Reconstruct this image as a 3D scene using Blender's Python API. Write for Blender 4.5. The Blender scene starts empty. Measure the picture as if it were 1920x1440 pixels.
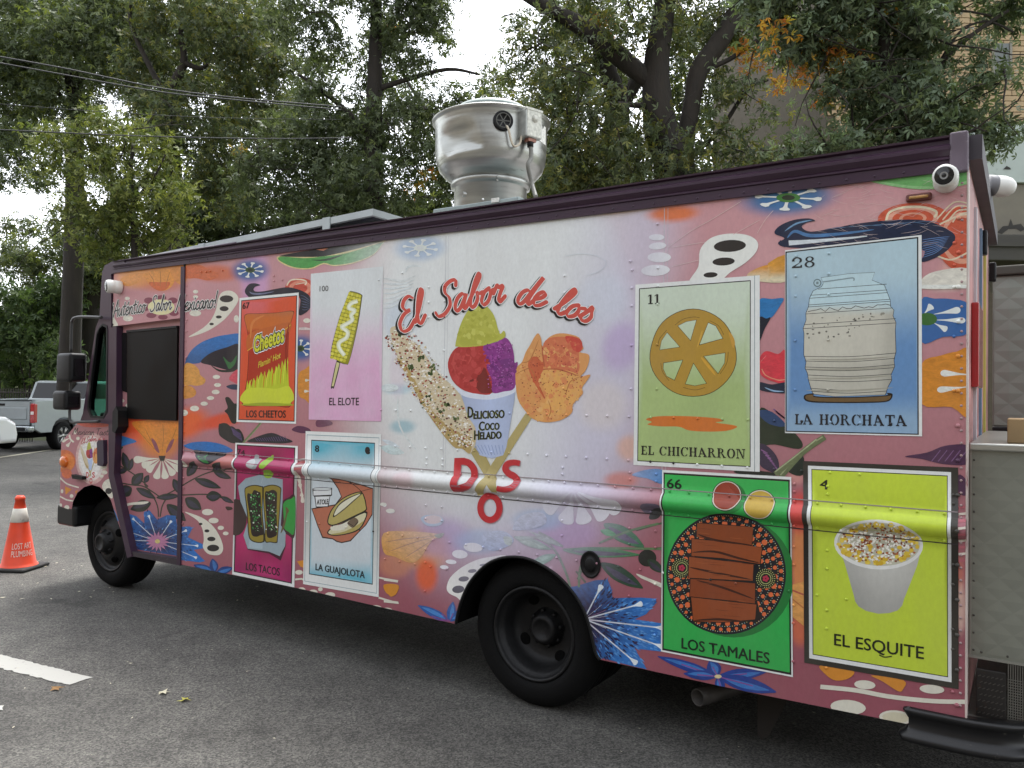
import bpy, bmesh, math, random
import numpy as np
from mathutils import Vector, Matrix
from mathutils.geometry import delaunay_2d_cdt

scene = bpy.context.scene
C = scene.collection
R = math.radians
random.seed(7)
rng = np.random.default_rng(7)

# ------------------------------------------------------------------ camera
YAW, PITCH, ROLL, FPX = R(33.30113), R(0.83232), R(0.69118), 1463.77
CAM_H = 1.72
_fwd = Vector((-math.sin(YAW) * math.cos(PITCH), math.cos(YAW) * math.cos(PITCH), math.sin(PITCH)))
_rt = Vector((math.cos(YAW), math.sin(YAW), 0.0))
_up = _rt.cross(_fwd)
_r2 = math.cos(ROLL) * _rt + math.sin(ROLL) * _up
_u2 = -math.sin(ROLL) * _rt + math.cos(ROLL) * _up
_rt, _up = _r2, _u2
CAM = Vector((0, 0, CAM_H))
cd = bpy.data.cameras.new("camera")
cam = bpy.data.objects.new("camera", cd)
C.objects.link(cam)
cam.matrix_world = Matrix(((_rt.x, _up.x, -_fwd.x, 0), (_rt.y, _up.y, -_fwd.y, 0), (_rt.z, _up.z, -_fwd.z, CAM_H), (0, 0, 0, 1)))
cd.sensor_width = 36
cd.lens = 36 * FPX / 1920
cd.clip_start, cd.clip_end = 0.05, 900
scene.camera = cam

# ------------------------------------------------------------------ sky, sun, exposure
SUN_EL, SUN_AZ = R(66), R(-25)     # azimuth measured from +Y towards +X
world = bpy.data.worlds.new("World")
scene.world = world
world.use_nodes = True
wt = world.node_tree
wt.nodes.clear()
sk = wt.nodes.new("ShaderNodeTexSky")
sk.sky_type = 'NISHITA'
sk.sun_disc = False
sk.sun_elevation, sk.sun_rotation = SUN_EL, SUN_AZ
sk.air_density, sk.dust_density, sk.ozone_density = 1.0, 2.0, 1.0
hs = wt.nodes.new("ShaderNodeHueSaturation")
hs.inputs['Saturation'].default_value = 0.22
bg = wt.nodes.new("ShaderNodeBackground")
bg.inputs['Strength'].default_value = 0.15
wo = wt.nodes.new("ShaderNodeOutputWorld")
wt.links.new(sk.outputs[0], hs.inputs['Color'])
wt.links.new(hs.outputs[0], bg.inputs['Color'])
wt.links.new(bg.outputs[0], wo.inputs['Surface'])
sd = bpy.data.lights.new("sun", 'SUN')
sd.energy = 1.0
sd.angle = R(25)
sd.color = (1.0, 0.97, 0.93)
sun = bpy.data.objects.new("sun", sd)
C.objects.link(sun)
_sdir = Vector((math.sin(SUN_AZ) * math.cos(SUN_EL), math.cos(SUN_AZ) * math.cos(SUN_EL), math.sin(SUN_EL)))
sun.rotation_euler = _sdir.to_track_quat('Z', 'Y').to_euler()
sun.location = _sdir * 40
vs = scene.view_settings
vs.view_transform = 'Standard'
vs.look = 'None'
vs.exposure = 1.86
vs.gamma = 1.0
vs.use_curve_mapping = False
scene.cycles.max_bounces = 6
scene.cycles.transparent_max_bounces = 6
scene.cycles.caustics_reflective = False
scene.cycles.caustics_refractive = False

# ------------------------------------------------------------------ helpers
def ray(px, py):
    return _rt * ((px - 960) / FPX) + _up * (-(py - 720) / FPX) + _fwd
def at(px, py, depth):
    return CAM + ray(px, py) * depth
def on_ground(px, py, z=0.0):
    r = ray(px, py)
    return CAM + r * ((z - CAM_H) / r.z)
def on_y(px, py, y):
    r = ray(px, py)
    return CAM + r * (y / r.y)
def project(p):
    d = Vector(p) - CAM
    w = d.dot(_fwd)
    return 960 + FPX * d.dot(_rt) / w, 720 - FPX * d.dot(_up) / w
def lin1(v):
    return v / 12.92 if v <= 0.04045 else ((v + 0.055) / 1.055) ** 2.4
def hexc(h, k=1.0):
    return tuple(min(0.88, k * lin1(int(h[i:i + 2], 16) / 255)) for i in (0, 2, 4))

_mats = {}
def mat(name, color, rough=0.5, metal=0.0, noise=0.0, nscale=8.0, bump=0.0, bscale=60.0, coat=0.0, spec=0.5, trans=0.0, attr=None, emit=None, stretch=None, dirt=None):
    if name in _mats:
        return _mats[name]
    m = bpy.data.materials.new(name)
    m.use_nodes = True
    nt = m.node_tree
    b = nt.nodes['Principled BSDF']
    col = tuple(color) + (1,)
    b.inputs['Base Color'].default_value = col
    b.inputs['Roughness'].default_value = rough
    b.inputs['Metallic'].default_value = metal
    b.inputs['Specular IOR Level'].default_value = spec
    b.inputs['Coat Weight'].default_value = coat
    b.inputs['Transmission Weight'].default_value = trans
    if emit:
        b.inputs['Emission Color'].default_value = tuple(emit[0]) + (1,)
        b.inputs['Emission Strength'].default_value = emit[1]
    src = None
    if attr:
        a = nt.nodes.new('ShaderNodeAttribute')
        a.attribute_name = attr
        src = a.outputs['Color']
        nt.links.new(src, b.inputs['Base Color'])
    tc = None
    if noise or bump or dirt:
        tc = nt.nodes.new('ShaderNodeTexCoord')
        vec = tc.outputs['Object']
        if stretch:
            mp = nt.nodes.new('ShaderNodeMapping')
            mp.inputs['Scale'].default_value = stretch
            nt.links.new(vec, mp.inputs['Vector'])
            vec = mp.outputs[0]
    if noise:
        n = nt.nodes.new('ShaderNodeTexNoise')
        n.inputs['Scale'].default_value = nscale
        n.inputs['Detail'].default_value = 6
        nt.links.new(vec, n.inputs['Vector'])
        mr = nt.nodes.new('ShaderNodeMapRange')
        mr.inputs['From Min'].default_value, mr.inputs['From Max'].default_value = 0.25, 0.75
        mr.inputs['To Min'].default_value, mr.inputs['To Max'].default_value = 1 - noise, 1 + noise
        nt.links.new(n.outputs['Fac'], mr.inputs['Value'])
        mx = nt.nodes.new('ShaderNodeMix')
        mx.data_type = 'RGBA'
        mx.blend_type = 'MULTIPLY'
        mx.inputs['Factor'].default_value = 1
        if src:
            nt.links.new(src, mx.inputs['A'])
        else:
            mx.inputs['A'].default_value = col
        nt.links.new(mr.outputs[0], mx.inputs['B'])
        src = mx.outputs['Result']
        nt.links.new(src, b.inputs['Base Color'])
        mr2 = nt.nodes.new('ShaderNodeMapRange')
        mr2.inputs['To Min'].default_value, mr2.inputs['To Max'].default_value = max(0.02, rough - 0.12), min(1, rough + 0.12)
        nt.links.new(n.outputs['Fac'], mr2.inputs['Value'])
        nt.links.new(mr2.outputs[0], b.inputs['Roughness'])
    if dirt:
        n3 = nt.nodes.new('ShaderNodeTexNoise')
        n3.inputs['Scale'].default_value = dirt[1]
        n3.inputs['Detail'].default_value = 8
        n3.inputs['Roughness'].default_value = 0.7
        nt.links.new(vec, n3.inputs['Vector'])
        rp = nt.nodes.new('ShaderNodeMapRange')
        rp.inputs['From Min'].default_value, rp.inputs['From Max'].default_value = dirt[2], dirt[2] + 0.12
        nt.links.new(n3.outputs['Fac'], rp.inputs['Value'])
        mx3 = nt.nodes.new('ShaderNodeMix')
        mx3.data_type = 'RGBA'
        nt.links.new(rp.outputs[0], mx3.inputs['Factor'])
        if src:
            nt.links.new(src, mx3.inputs['A'])
        else:
            mx3.inputs['A'].default_value = col
        mx3.inputs['B'].default_value = tuple(dirt[0]) + (1,)
        nt.links.new(mx3.outputs['Result'], b.inputs['Base Color'])
    if bump:
        n2 = nt.nodes.new('ShaderNodeTexNoise')
        n2.inputs['Scale'].default_value = bscale
        n2.inputs['Detail'].default_value = 4
        nt.links.new(vec, n2.inputs['Vector'])
        bp = nt.nodes.new('ShaderNodeBump')
        bp.inputs['Strength'].default_value = bump
        bp.inputs['Distance'].default_value = 0.02
        nt.links.new(n2.outputs['Fac'], bp.inputs['Height'])
        nt.links.new(bp.outputs[0], b.inputs['Normal'])
    _mats[name] = m
    return m

def link(name, me, m=None, parent=None, label=None, cat=None, group=None, kind=None, smooth=False):
    o = bpy.data.objects.new(name, me)
    C.objects.link(o)
    if m is not None and me is not None and not me.materials:
        me.materials.append(m)
    if parent:
        o.parent = parent
        o.matrix_parent_inverse = parent.matrix_world.inverted()
    tag(o, label, cat, group, kind)
    if smooth and me is not None:
        for p in me.polygons:
            p.use_smooth = True
    return o
def tag(o, label=None, cat=None, group=None, kind=None):
    if label: o['label'] = label
    if cat: o['category'] = cat
    if group: o['group'] = group
    if kind: o['kind'] = kind
def empty(name, loc=(0, 0, 0), rz=0.0, **k):
    o = bpy.data.objects.new(name, None)
    C.objects.link(o)
    o.matrix_world = Matrix.Translation(loc) @ Matrix.Rotation(rz, 4, 'Z')
    tag(o, **k)
    return o
def local(o):
    """children built straight in the parent's own frame"""
    return o

class MB:
    """collects shapes for ONE mesh"""
    def __init__(s): s.bm = bmesh.new()
    def box(s, x0, x1, y0, y1, z0, z1, bev=0.0, M=None, seg=2):
        r = bmesh.ops.create_cube(s.bm, size=1)
        vs_ = r['verts']
        bmesh.ops.scale(s.bm, vec=(abs(x1 - x0), abs(y1 - y0), abs(z1 - z0)), verts=vs_)
        bmesh.ops.translate(s.bm, vec=((x0 + x1) / 2, (y0 + y1) / 2, (z0 + z1) / 2), verts=vs_)
        if bev:
            es = list({e for v in vs_ for e in v.link_edges})
            r2 = bmesh.ops.bevel(s.bm, geom=es, offset=bev, segments=seg, affect='EDGES', profile=0.5)
            vs_ = list({v for f in r2['faces'] for v in f.verts} | {v for v in vs_ if v.is_valid})
        if M: bmesh.ops.transform(s.bm, matrix=M, verts=[v for v in vs_ if v.is_valid])
        return s
    def prism(s, prof, axis, a, b, bev=0.0, seg=2):
        """prof: 2D points; axis 'x','y','z' extruded a..b; remaining axes in order"""
        def mk(p, t):
            if axis == 'x': return (t, p[0], p[1])
            if axis == 'y': return (p[0], t, p[1])
            return (p[0], p[1], t)
        va = [s.bm.verts.new(mk(p, a)) for p in prof]
        vb = [s.bm.verts.new(mk(p, b)) for p in prof]
        n = len(prof)
        fs = [s.bm.faces.new(va), s.bm.faces.new(vb[::-1])]
        for i in range(n):
            fs.append(s.bm.faces.new((va[i], vb[i], vb[(i + 1) % n], va[(i + 1) % n])))
        bmesh.ops.recalc_face_normals(s.bm, faces=fs)
        if bev:
            es = list(fs[0].edges) + list(fs[1].edges)
            bmesh.ops.bevel(s.bm, geom=es, offset=bev, segments=seg, affect='EDGES', profile=0.5)
        return s
    def tube(s, pts, rad, n=10, cap=True):
        pts = [Vector(p) for p in pts]
        rads = rad if isinstance(rad, (list, tuple)) else [rad] * len(pts)
        prev = None
        rings = []
        for i, p in enumerate(pts):
            d = (pts[min(i + 1, len(pts) - 1)] - pts[max(i - 1, 0)]).normalized()
            if prev is None:
                u = d.cross(Vector((0, 0, 1)))
                if u.length < 1e-3: u = d.cross(Vector((1, 0, 0)))
            else:
                u = prev - d * prev.dot(d)
            u.normalize(); prev = u
            w = d.cross(u)
            rings.append([s.bm.verts.new(p + (u * math.cos(2 * math.pi * k / n) + w * math.sin(2 * math.pi * k / n)) * rads[i]) for k in range(n)])
        for a, b in zip(rings, rings[1:]):
            for k in range(n):
                f = s.bm.faces.new((a[k], a[(k + 1) % n], b[(k + 1) % n], b[k])); f.smooth = True
        if cap:
            s.bm.faces.new(rings[0][::-1]); s.bm.faces.new(rings[-1])
        return s
    def lathe(s, prof, n=32, M=None, close=False, smooth=True):
        """prof (r, h) turned about local z, M places it"""
        M = M or Matrix()
        rings = []
        for r_, h_ in prof:
            if r_ < 1e-6:
                rings.append([s.bm.verts.new(M @ Vector((0, 0, h_)))])
            else:
                rings.append([s.bm.verts.new(M @ Vector((r_ * math.cos(2 * math.pi * k / n), r_ * math.sin(2 * math.pi * k / n), h_))) for k in range(n)])
        for a, b in zip(rings, rings[1:]):
            for k in range(n):
                k2 = (k + 1) % n
                if len(a) == 1 and len(b) == 1: continue
                if len(a) == 1: f = s.bm.faces.new((a[0], b[k2], b[k]))
                elif len(b) == 1: f = s.bm.faces.new((a[k], a[k2], b[0]))
                else: f = s.bm.faces.new((a[k], a[k2], b[k2], b[k]))
                f.smooth = smooth
        return s
    def quad(s, *pts):
        s.bm.faces.new([s.bm.verts.new(p) for p in pts]); return s
    def build(s, name, m, parent=None, smooth=False, **k):
        bmesh.ops.recalc_face_normals(s.bm, faces=s.bm.faces[:])
        me = bpy.data.meshes.new(name)
        s.bm.to_mesh(me); s.bm.free()
        o = bpy.data.objects.new(name, me)
        C.objects.link(o)
        me.materials.append(m)
        if parent is not None: o.parent = parent
        tag(o, **k)
        if smooth:
            for p in me.polygons: p.use_smooth = True
        return o

def np_mesh(name, verts, faces, cols=None):
    """verts (n,3), faces (m,k)"""
    me = bpy.data.meshes.new(name)
    verts = np.asarray(verts, np.float32); faces = np.asarray(faces, np.int32)
    m_, k_ = faces.shape
    me.vertices.add(len(verts)); me.vertices.foreach_set('co', verts.ravel())
    me.loops.add(m_ * k_); me.loops.foreach_set('vertex_index', faces.ravel())
    me.polygons.add(m_); me.polygons.foreach_set('loop_start', np.arange(0, m_ * k_, k_, dtype=np.int32))
    me.polygons.foreach_set('loop_total', np.full(m_, k_, np.int32))
    me.update(calc_edges=True)
    if cols is not None:
        a = me.color_attributes.new('Col', 'FLOAT_COLOR', 'POINT')
        c4 = np.ones((len(verts), 4), np.float32); c4[:, :3] = cols
        a.data.foreach_set('color', c4.ravel())
    return me

def catmull(pts, n=6, closed=True):
    P = [np.array(p, float) for p in pts]
    out = []
    N = len(P)
    rngi = range(N) if closed else range(N - 1)
    for i in rngi:
        if closed: p0, p1, p2, p3 = P[i - 1], P[i], P[(i + 1) % N], P[(i + 2) % N]
        else: p0, p1, p2, p3 = P[max(i - 1, 0)], P[i], P[i + 1], P[min(i + 2, N - 1)]
        for k in range(n):
            t = k / n
            out.append(0.5 * ((2 * p1) + (p2 - p0) * t + (2 * p0 - 5 * p1 + 4 * p2 - p3) * t * t + (3 * p1 - p0 - 3 * p2 + p3) * t ** 3))
    if not closed: out.append(P[-1])
    return out
# ================================================================== GROUND
def asphalt():
    m = bpy.data.materials.new('asphalt'); m.use_nodes = True
    nt = m.node_tree; N = nt.nodes; L = nt.links
    b = N['Principled BSDF']
    tc = N.new('ShaderNodeTexCoord')
    def noise(s, d=4, r=.55):
        n = N.new('ShaderNodeTexNoise'); n.inputs['Scale'].default_value = s; n.inputs['Detail'].default_value = d
        n.inputs['Roughness'].default_value = r
        L.new(tc.outputs['Object'], n.inputs['Vector']); return n
    def ramp(src, p0, c0, p1, c1):
        r = N.new('ShaderNodeValToRGB'); e = r.color_ramp.elements
        e[0].position, e[0].color = p0, (*c0, 1); e[1].position, e[1].color = p1, (*c1, 1)
        L.new(src, r.inputs['Fac']); return r
    def mixc(kind, a, bb, fac=1.0):
        x = N.new('ShaderNodeMix'); x.data_type = 'RGBA'; x.blend_type = kind
        if isinstance(fac, float): x.inputs['Factor'].default_value = fac
        else: L.new(fac, x.inputs['Factor'])
        L.new(a, x.inputs['A']); L.new(bb, x.inputs['B']); return x.outputs['Result']
    big = ramp(noise(0.55, 8, .62).outputs['Fac'], .34, (.068, .066, .061), .66, (.108, .105, .097))
    med = ramp(noise(4.5, 6, .7).outputs['Fac'], .3, (.72, .72, .72), .7, (1.2, 1.2, 1.18))
    c = mixc('MULTIPLY', big.outputs[0], med.outputs[0])
    v = N.new('ShaderNodeTexVoronoi'); v.inputs['Scale'].default_value = 120
    L.new(tc.outputs['Object'], v.inputs['Vector'])
    rv = ramp(v.outputs['Color'], .25, (.5, .5, .5), .95, (1.75, 1.72, 1.68))
    c = mixc('MULTIPLY', c, rv.outputs[0])
    v2 = N.new('ShaderNodeTexVoronoi'); v2.inputs['Scale'].default_value = 55
    L.new(tc.outputs['Object'], v2.inputs['Vector'])
    sp = ramp(v2.outputs['Color'], .9, (0, 0, 0), .97, (1, 1, 1))
    ring = ramp(v2.outputs['Distance'], .22, (1, 1, 1), .32, (0, 0, 0))
    spk = mixc('MULTIPLY', sp.outputs[0], ring.outputs[0])
    li = N.new('ShaderNodeRGB'); li.outputs[0].default_value = (.21, .205, .19, 1)
    c = mixc('MIX', c, li.outputs[0], spk)
    # oil stains
    st = ramp(noise(1.3, 5, .6).outputs['Fac'], .62, (1, 1, 1), .72, (.55, .55, .55))
    c = mixc('MULTIPLY', c, st.outputs[0])
    L.new(c, b.inputs['Base Color'])
    b.inputs['Roughness'].default_value = .82
    b.inputs['Specular IOR Level'].default_value = .35
    bp = N.new('ShaderNodeBump'); bp.inputs['Strength'].default_value = .55; bp.inputs['Distance'].default_value = .006
    L.new(v.outputs['Distance'], bp.inputs['Height']); L.new(bp.outputs[0], b.inputs['Normal'])
    return m
ASPHALT = asphalt()

def sheet(name, pts, z, m, **k):
    me = bpy.data.meshes.new(name)
    me.from_pydata([(p[0], p[1], z) for p in pts], [], [list(range(len(pts)))])
    return link(name, me, m, **k)

GRASS = mat('grass_soil', hexc('5c6a38'), .95, noise=.45, nscale=1.2, bump=.6, bscale=25)
CONCRETE = mat('concrete', hexc('a9a59a'), .85, noise=.18, nscale=6, bump=.2, bscale=90)
sheet('ground', [(-400, -300), (400, -300), (400, 500), (-400, 500)], -.16, GRASS, kind='structure')
sheet('road', [(-90, -40), (60, -40), (60, 7.6), (-13, 7.6), (-18.2, 9.2), (-24.6, 17), (-40, 36), (-90, 36)], 0, ASPHALT, kind='structure')
# pavement behind the truck, with its kerb
mb = MB(); mb.box(-13, 60, 7.75, 11.6, -.14, .13)
mb.build('pavement', CONCRETE, kind='structure')
mb = MB(); mb.box(-13.05, 60, 7.58, 7.745, -.14, .14, bev=.02)
mb.build('kerb', mat('kerb_stone', hexc('8f8c84'), .85, noise=.2, nscale=9), kind='structure')
# pale gutter strip that runs under the parked pickup
a, b_ = Vector((-19.2, 6.5, .004)), Vector((-27.5, 16.6, .004))
d = (b_ - a).normalized(); nrm = Vector((-d.y, d.x, 0)) * .075
sheet('gutter_strip', [a - nrm, b_ - nrm, b_ + nrm, a + nrm], .004, mat('gutter', hexc('b5b09c'), .9, noise=.2), kind='structure')

def paint():
    m = bpy.data.materials.new('road_paint'); m.use_nodes = True
    nt = m.node_tree; N = nt.nodes; L = nt.links; b = N['Principled BSDF']
    tc = N.new('ShaderNodeTexCoord')
    n = N.new('ShaderNodeTexNoise'); n.inputs['Scale'].default_value = 28; n.inputs['Detail'].default_value = 8; n.inputs['Roughness'].default_value = .75
    L.new(tc.outputs['Object'], n.inputs['Vector'])
    r = N.new('ShaderNodeValToRGB'); e = r.color_ramp.elements
    e[0].position, e[0].color = .32, (.10, .10, .095, 1); e[1].position, e[1].color = .40, (.40, .395, .36, 1)
    L.new(n.outputs['Fac'], r.inputs['Fac']); L.new(r.outputs[0], b.inputs['Base Color'])
    b.inputs['Roughness'].default_value = .75
    return m
PAINT = paint()
def ragged(pts, step=.03, amp=.008):
    out = []
    for i, p in enumerate(pts):
        q = pts[(i + 1) % len(pts)]
        L_ = math.dist(p, q); n = max(1, int(L_ / step))
        for k in range(n):
            t = k / n
            out.append((p[0] + (q[0] - p[0]) * t + random.uniform(-amp, amp), p[1] + (q[1] - p[1]) * t + random.uniform(-amp, amp)))
    return out
g = [on_ground(*p) for p in ((-130, 1196), (172, 1271), (128, 1285), (-150, 1217))]
sheet('lane_marking', ragged([(v.x, v.y) for v in g]), .004, PAINT, kind='structure')
g = [on_ground(*p) for p in ((-60, 1322), (6, 1325), (3, 1333), (-60, 1332))]
sheet('lane_marking', ragged([(v.x, v.y) for v in g]), .004, PAINT, kind='structure')

# hillside that climbs behind the parked cars
def hill_h(x, y):
    dp = x * _fwd.x + y * _fwd.y
    lat = x * _rt.x + y * _rt.y
    t = max(0.0, dp - 25.5)
    side = 1 / (1 + math.exp((lat + 5.5) / 3.0))      # only on the left of the view
    far = 1 / (1 + math.exp(-(lat + 30) / 3))
    h = 0.17 * t + .25 * math.sin(x * .35) * math.sin(y * .28) * min(1, t / 5)
    return -.15 + min(h, 7.0) * side
nx, ny = 70, 60
V_, F_ = [], []
for j in range(ny):
    for i in range(nx):
        lat = -60 + 80 * i / (nx - 1); dp = 25.0 + 70 * (j / (ny - 1)) ** 1.5
        x = _rt.x * lat + _fwd.x * dp; y = _rt.y * lat + _fwd.y * dp
        V_.append((x, y, hill_h(x, y)))
for j in range(ny - 1):
    for i in range(nx - 1):
        F_.append((j * nx + i, j * nx + i + 1, (j + 1) * nx + i + 1, (j + 1) * nx + i))
me = np_mesh('hillside', V_, F_)
link('hillside', me, mat('hill_grass', hexc('4e5430'), .95, noise=.5, nscale=.8, bump=.8, bscale=14), kind='structure', smooth=True)

# ================================================================== LEAVES
def leaf_mat(name, trans=.35, rough=.55):
    m = bpy.data.materials.new(name); m.use_nodes = True
    nt = m.node_tree; N = nt.nodes; L = nt.links
    b = N['Principled BSDF']
    a = N.new('ShaderNodeAttribute'); a.attribute_name = 'Col'
    L.new(a.outputs['Color'], b.inputs['Base Color'])
    b.inputs['Roughness'].default_value = rough
    b.inputs['Specular IOR Level'].default_value = .35
    tr = N.new('ShaderNodeBsdfTranslucent')
    br = N.new('ShaderNodeMix'); br.data_type = 'RGBA'; br.blend_type = 'MULTIPLY'; br.inputs['Factor'].default_value = 1
    br.inputs['B'].default_value = (1.3, 1.35, .7, 1)
    L.new(a.outputs['Color'], br.inputs['A']); L.new(br.outputs['Result'], tr.inputs['Color'])
    mx = N.new('ShaderNodeMixShader'); mx.inputs[0].default_value = trans
    L.new(b.outputs[0], mx.inputs[1]); L.new(tr.outputs[0], mx.inputs[2])
    L.new(mx.outputs[0], N['Material Output'].inputs['Surface'])
    return m
LEAF = leaf_mat('leaf')
BARK = mat('bark', hexc('28231d'), .95, noise=.4, nscale=7, bump=1.0, bscale=22, stretch=(1, 1, .25))

def leaves(centres, size, pal, lobes=3, droop=.5, spread=.16, width=.32):
    """tri-lobed leaf sprays at the given centres -> verts, quads, colours"""
    n = len(centres)
    c = np.asarray(centres, float)
    size = np.broadcast_to(size, (n,)).astype(float)
    d = rng.normal(size=(n, 3)); d[:, 2] -= droop
    d /= np.linalg.norm(d, axis=1)[:, None]
    q = rng.normal(size=(n, 3)); s_ = np.cross(d, q); s_ /= np.linalg.norm(s_, axis=1)[:, None]
    nr = np.cross(d, s_)
    col = np.array(pal)[rng.integers(0, len(pal), n)] * rng.uniform(.65, 1.35, (n, 1))
    Vs, Cs = [], []
    angs = np.linspace(-.95, .95, lobes) if lobes > 1 else [0.0]
    for an in angs:
        ln = size * (1.0 if abs(an) < .1 else .8)
        dd = d * math.cos(an) + s_ * math.sin(an)
        ss = -d * math.sin(an) + s_ * math.cos(an)
        w = ln * width * .5
        fold = nr * (ln * .08)[:, None]
        p0 = c; p2 = c + dd * ln[:, None]
        p1 = c + dd * (ln * .5)[:, None] + ss * w[:, None] + fold
        p3 = c + dd * (ln * .5)[:, None] - ss * w[:, None] + fold
        Vs.append(np.stack([p0, p1, p2, p3], 1).reshape(-1, 3))
        Cs.append(np.repeat(col, 4, axis=0))
    V = np.concatenate(Vs); Cc = np.concatenate(Cs)
    return V, np.arange(len(V)).reshape(-1, 4), np.clip(Cc, .004, .8)

def crown_points(lobes, depth, thick, dens, clump=.34, per=22, shell=.35):
    """lobes: (px, py, radius px[, depth]) -> spray centres in the world, clumped"""
    out = []
    for lb in lobes:
        dp = lb[3] if len(lb) > 3 else depth + rng.uniform(-thick, thick) * .6
        c = np.array(at(lb[0], lb[1], dp)); r = lb[2] * dp / FPX
        n = max(3, int(dens * r * r * 4 / per * 3.1))
        u = rng.normal(size=(n, 3)); u /= np.linalg.norm(u, axis=1)[:, None]
        rad = r * (shell + (1 - shell) * rng.random(n)) ** .6
        cl = c + u * rad[:, None] * np.array([1, 1, .85])
        p = np.repeat(cl, per, axis=0) + rng.normal(size=(n * per, 3)) * clump * np.array([.5, .5, .38])
        out.append(p)
    return np.concatenate(out)

def px_tube(mb, pts, depth, n=10):
    """pts (px, py, width px)"""
    P, Rr = [], []
    cc = catmull([(a_, b2, w_) for a_, b2, w_ in pts], 5, closed=False)
    for q in cc:
        dp = depth
        P.append(at(q[0], q[1], dp)); Rr.append(max(.012, q[2] * .5 * dp / FPX))
    return mb.tube(P, Rr, n)

def twigs(mb, P, n, L0=(.5, 1.3), r0=.014):
    """thin bare twigs inside the crown"""
    for i in rng.integers(0, len(P), n):
        p = Vector(P[i]); pts = [p]
        dd = Vector(rng.normal(size=3)).normalized()
        st = rng.uniform(*L0) / 4
        for k in range(4):
            dd = (dd + Vector(rng.normal(size=3)) * .25).normalized()
            pts.append(pts[-1] + dd * st)
        mb.tube(pts, [r0, r0 * .8, r0 * .6, r0 * .45, r0 * .3], 5, cap=False)

def tree(name, label, base_px, depth, trunks, lobes, pal, dens=153, size=0.117, thick=1.2, group='trees behind the truck', lobesn=3, per=22, clump=.34, ntw=60, extra=None, droop=.5):
    b0 = at(base_px[0], base_px[1], depth)
    z0 = hill_h(b0.x, b0.y) if name != 'street_tree' else -.1
    root = empty(name, (b0.x, b0.y, z0), label=label, cat='tree', group=group)
    P = crown_points(lobes, depth, thick, dens, clump, per)
    V, Fq, Cc = leaves(P, rng.uniform(size * .7, size * 1.25, len(P)), pal, lobesn, droop)
    if extra is not None:
        for (lb, pal2, n2) in extra:
            P2 = crown_points(lb, depth, thick, n2, .2, 14)
            V2, F2, C2 = leaves(P2, rng.uniform(size * .7, size * 1.2, len(P2)), pal2, lobesn, droop)
            Fq = np.concatenate([Fq, F2 + len(V)]); V = np.concatenate([V, V2]); Cc = np.concatenate([Cc, C2])
    V = V - np.array([b0.x, b0.y, z0])
    me = np_mesh('crown', V, Fq, Cc)
    link('crown', me, LEAF).parent = root
    mb = MB()
    first = True
    for t in trunks:
        t = list(t)
        if first:
            # run the trunk down to the ground
            gz = Vector((b0.x, b0.y, z0 - .1)); gp = project(gz)
            t = [(gp[0], gp[1], t[0][2] * 1.35), (gp[0] * .5 + t[0][0] * .5, gp[1] * .5 + t[0][1] * .5, t[0][2] * 1.08)] + t
            first = False
        px_tube(mb, t, depth, 12)
    twigs(mb, P, ntw)
    bmesh.ops.translate(mb.bm, vec=-Vector((b0.x, b0.y, z0)), verts=mb.bm.verts[:])
    mb.build('trunk', BARK, root)
    return root

OAK = [hexc(h, .93) for h in ('4f5a40', '566347', '636e54', '465138', '707a5a', '5a6648')]
OAKW = [hexc(h, .93) for h in ('5c6238', '6d703c', '4c5536', '7b7a42')]
YEL = [hexc(h, .93) for h in ('656f36', '737a40', '58633a', '7e8448', '525f34')]
AUT = [hexc(h) for h in ('a8842c', 'b07a2a', '96852f', 'a5652a')]
DARK = [hexc(h, .93) for h in ('3d472c', '465034', '37402a', '50583a')]
NEAR = [hexc(h, .93) for h in ('5d6c54', '697a62', '505e46', '74856c', '4a563c', '64704e')]

tree('street_tree', 'large oak with forked dark trunks rising behind the exhaust fan', (1266, 420), 13.0,
     [[(1266, 330, 78), (1240, 250, 64), (1230, 155, 52), (1233, 97, 46), (1244, 28, 40), (1250, -90, 30)],
      [(1275, 320, 40), (1290, 235, 34), (1298, 190, 32), (1310, 133, 36), (1349, 78, 36), (1383, 14, 30), (1410, -60, 24)],
      [(1228, 160, 34), (1147, 95, 36), (1099, 55, 34), (1044, 24, 28), (985, -10, 22)],
      [(1310, 135, 10), (1370, 110, 9), (1440, 60, 7)], [(1280, 300, 12), (1345, 250, 9), (1400, 170, 7), (1440, 150, 5)],
      [(1230, 200, 12), (1150, 195, 9), (1060, 192, 7)]],
     [(1010, 50, 55), (975, 120, 40), (1062, 140, 55), (1050, 215, 55), (1105, 265, 65), (1140, 335, 60), (1175, 40, 60),
      (1205, 240, 45), (1290, 50, 60), (1335, 160, 42), (1300, 310, 60), (1355, 270, 50), (1185, 315, 60), (1050, 320, 60),
      (1400, 50, 55), (1385, 170, 36), (990, 330, 55), (1100, -40, 80), (1250, -60, 90), (1400, -60, 90), (1420, 330, 50), (1075, 40, 30), (1150, 190, 40),
      (1450, 200, 26), (1440, 300, 30), (1465, 330, 40), (1010, 200, 30)],
     OAK + OAKW, dens=157, size=0.121, ntw=110,
     extra=[([(1125, 25, 26), (1145, 40, 20), (1400, 90, 22), (1420, 130, 22), (1440, 60, 20), (1455, 160, 20)], AUT, 60)])
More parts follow.
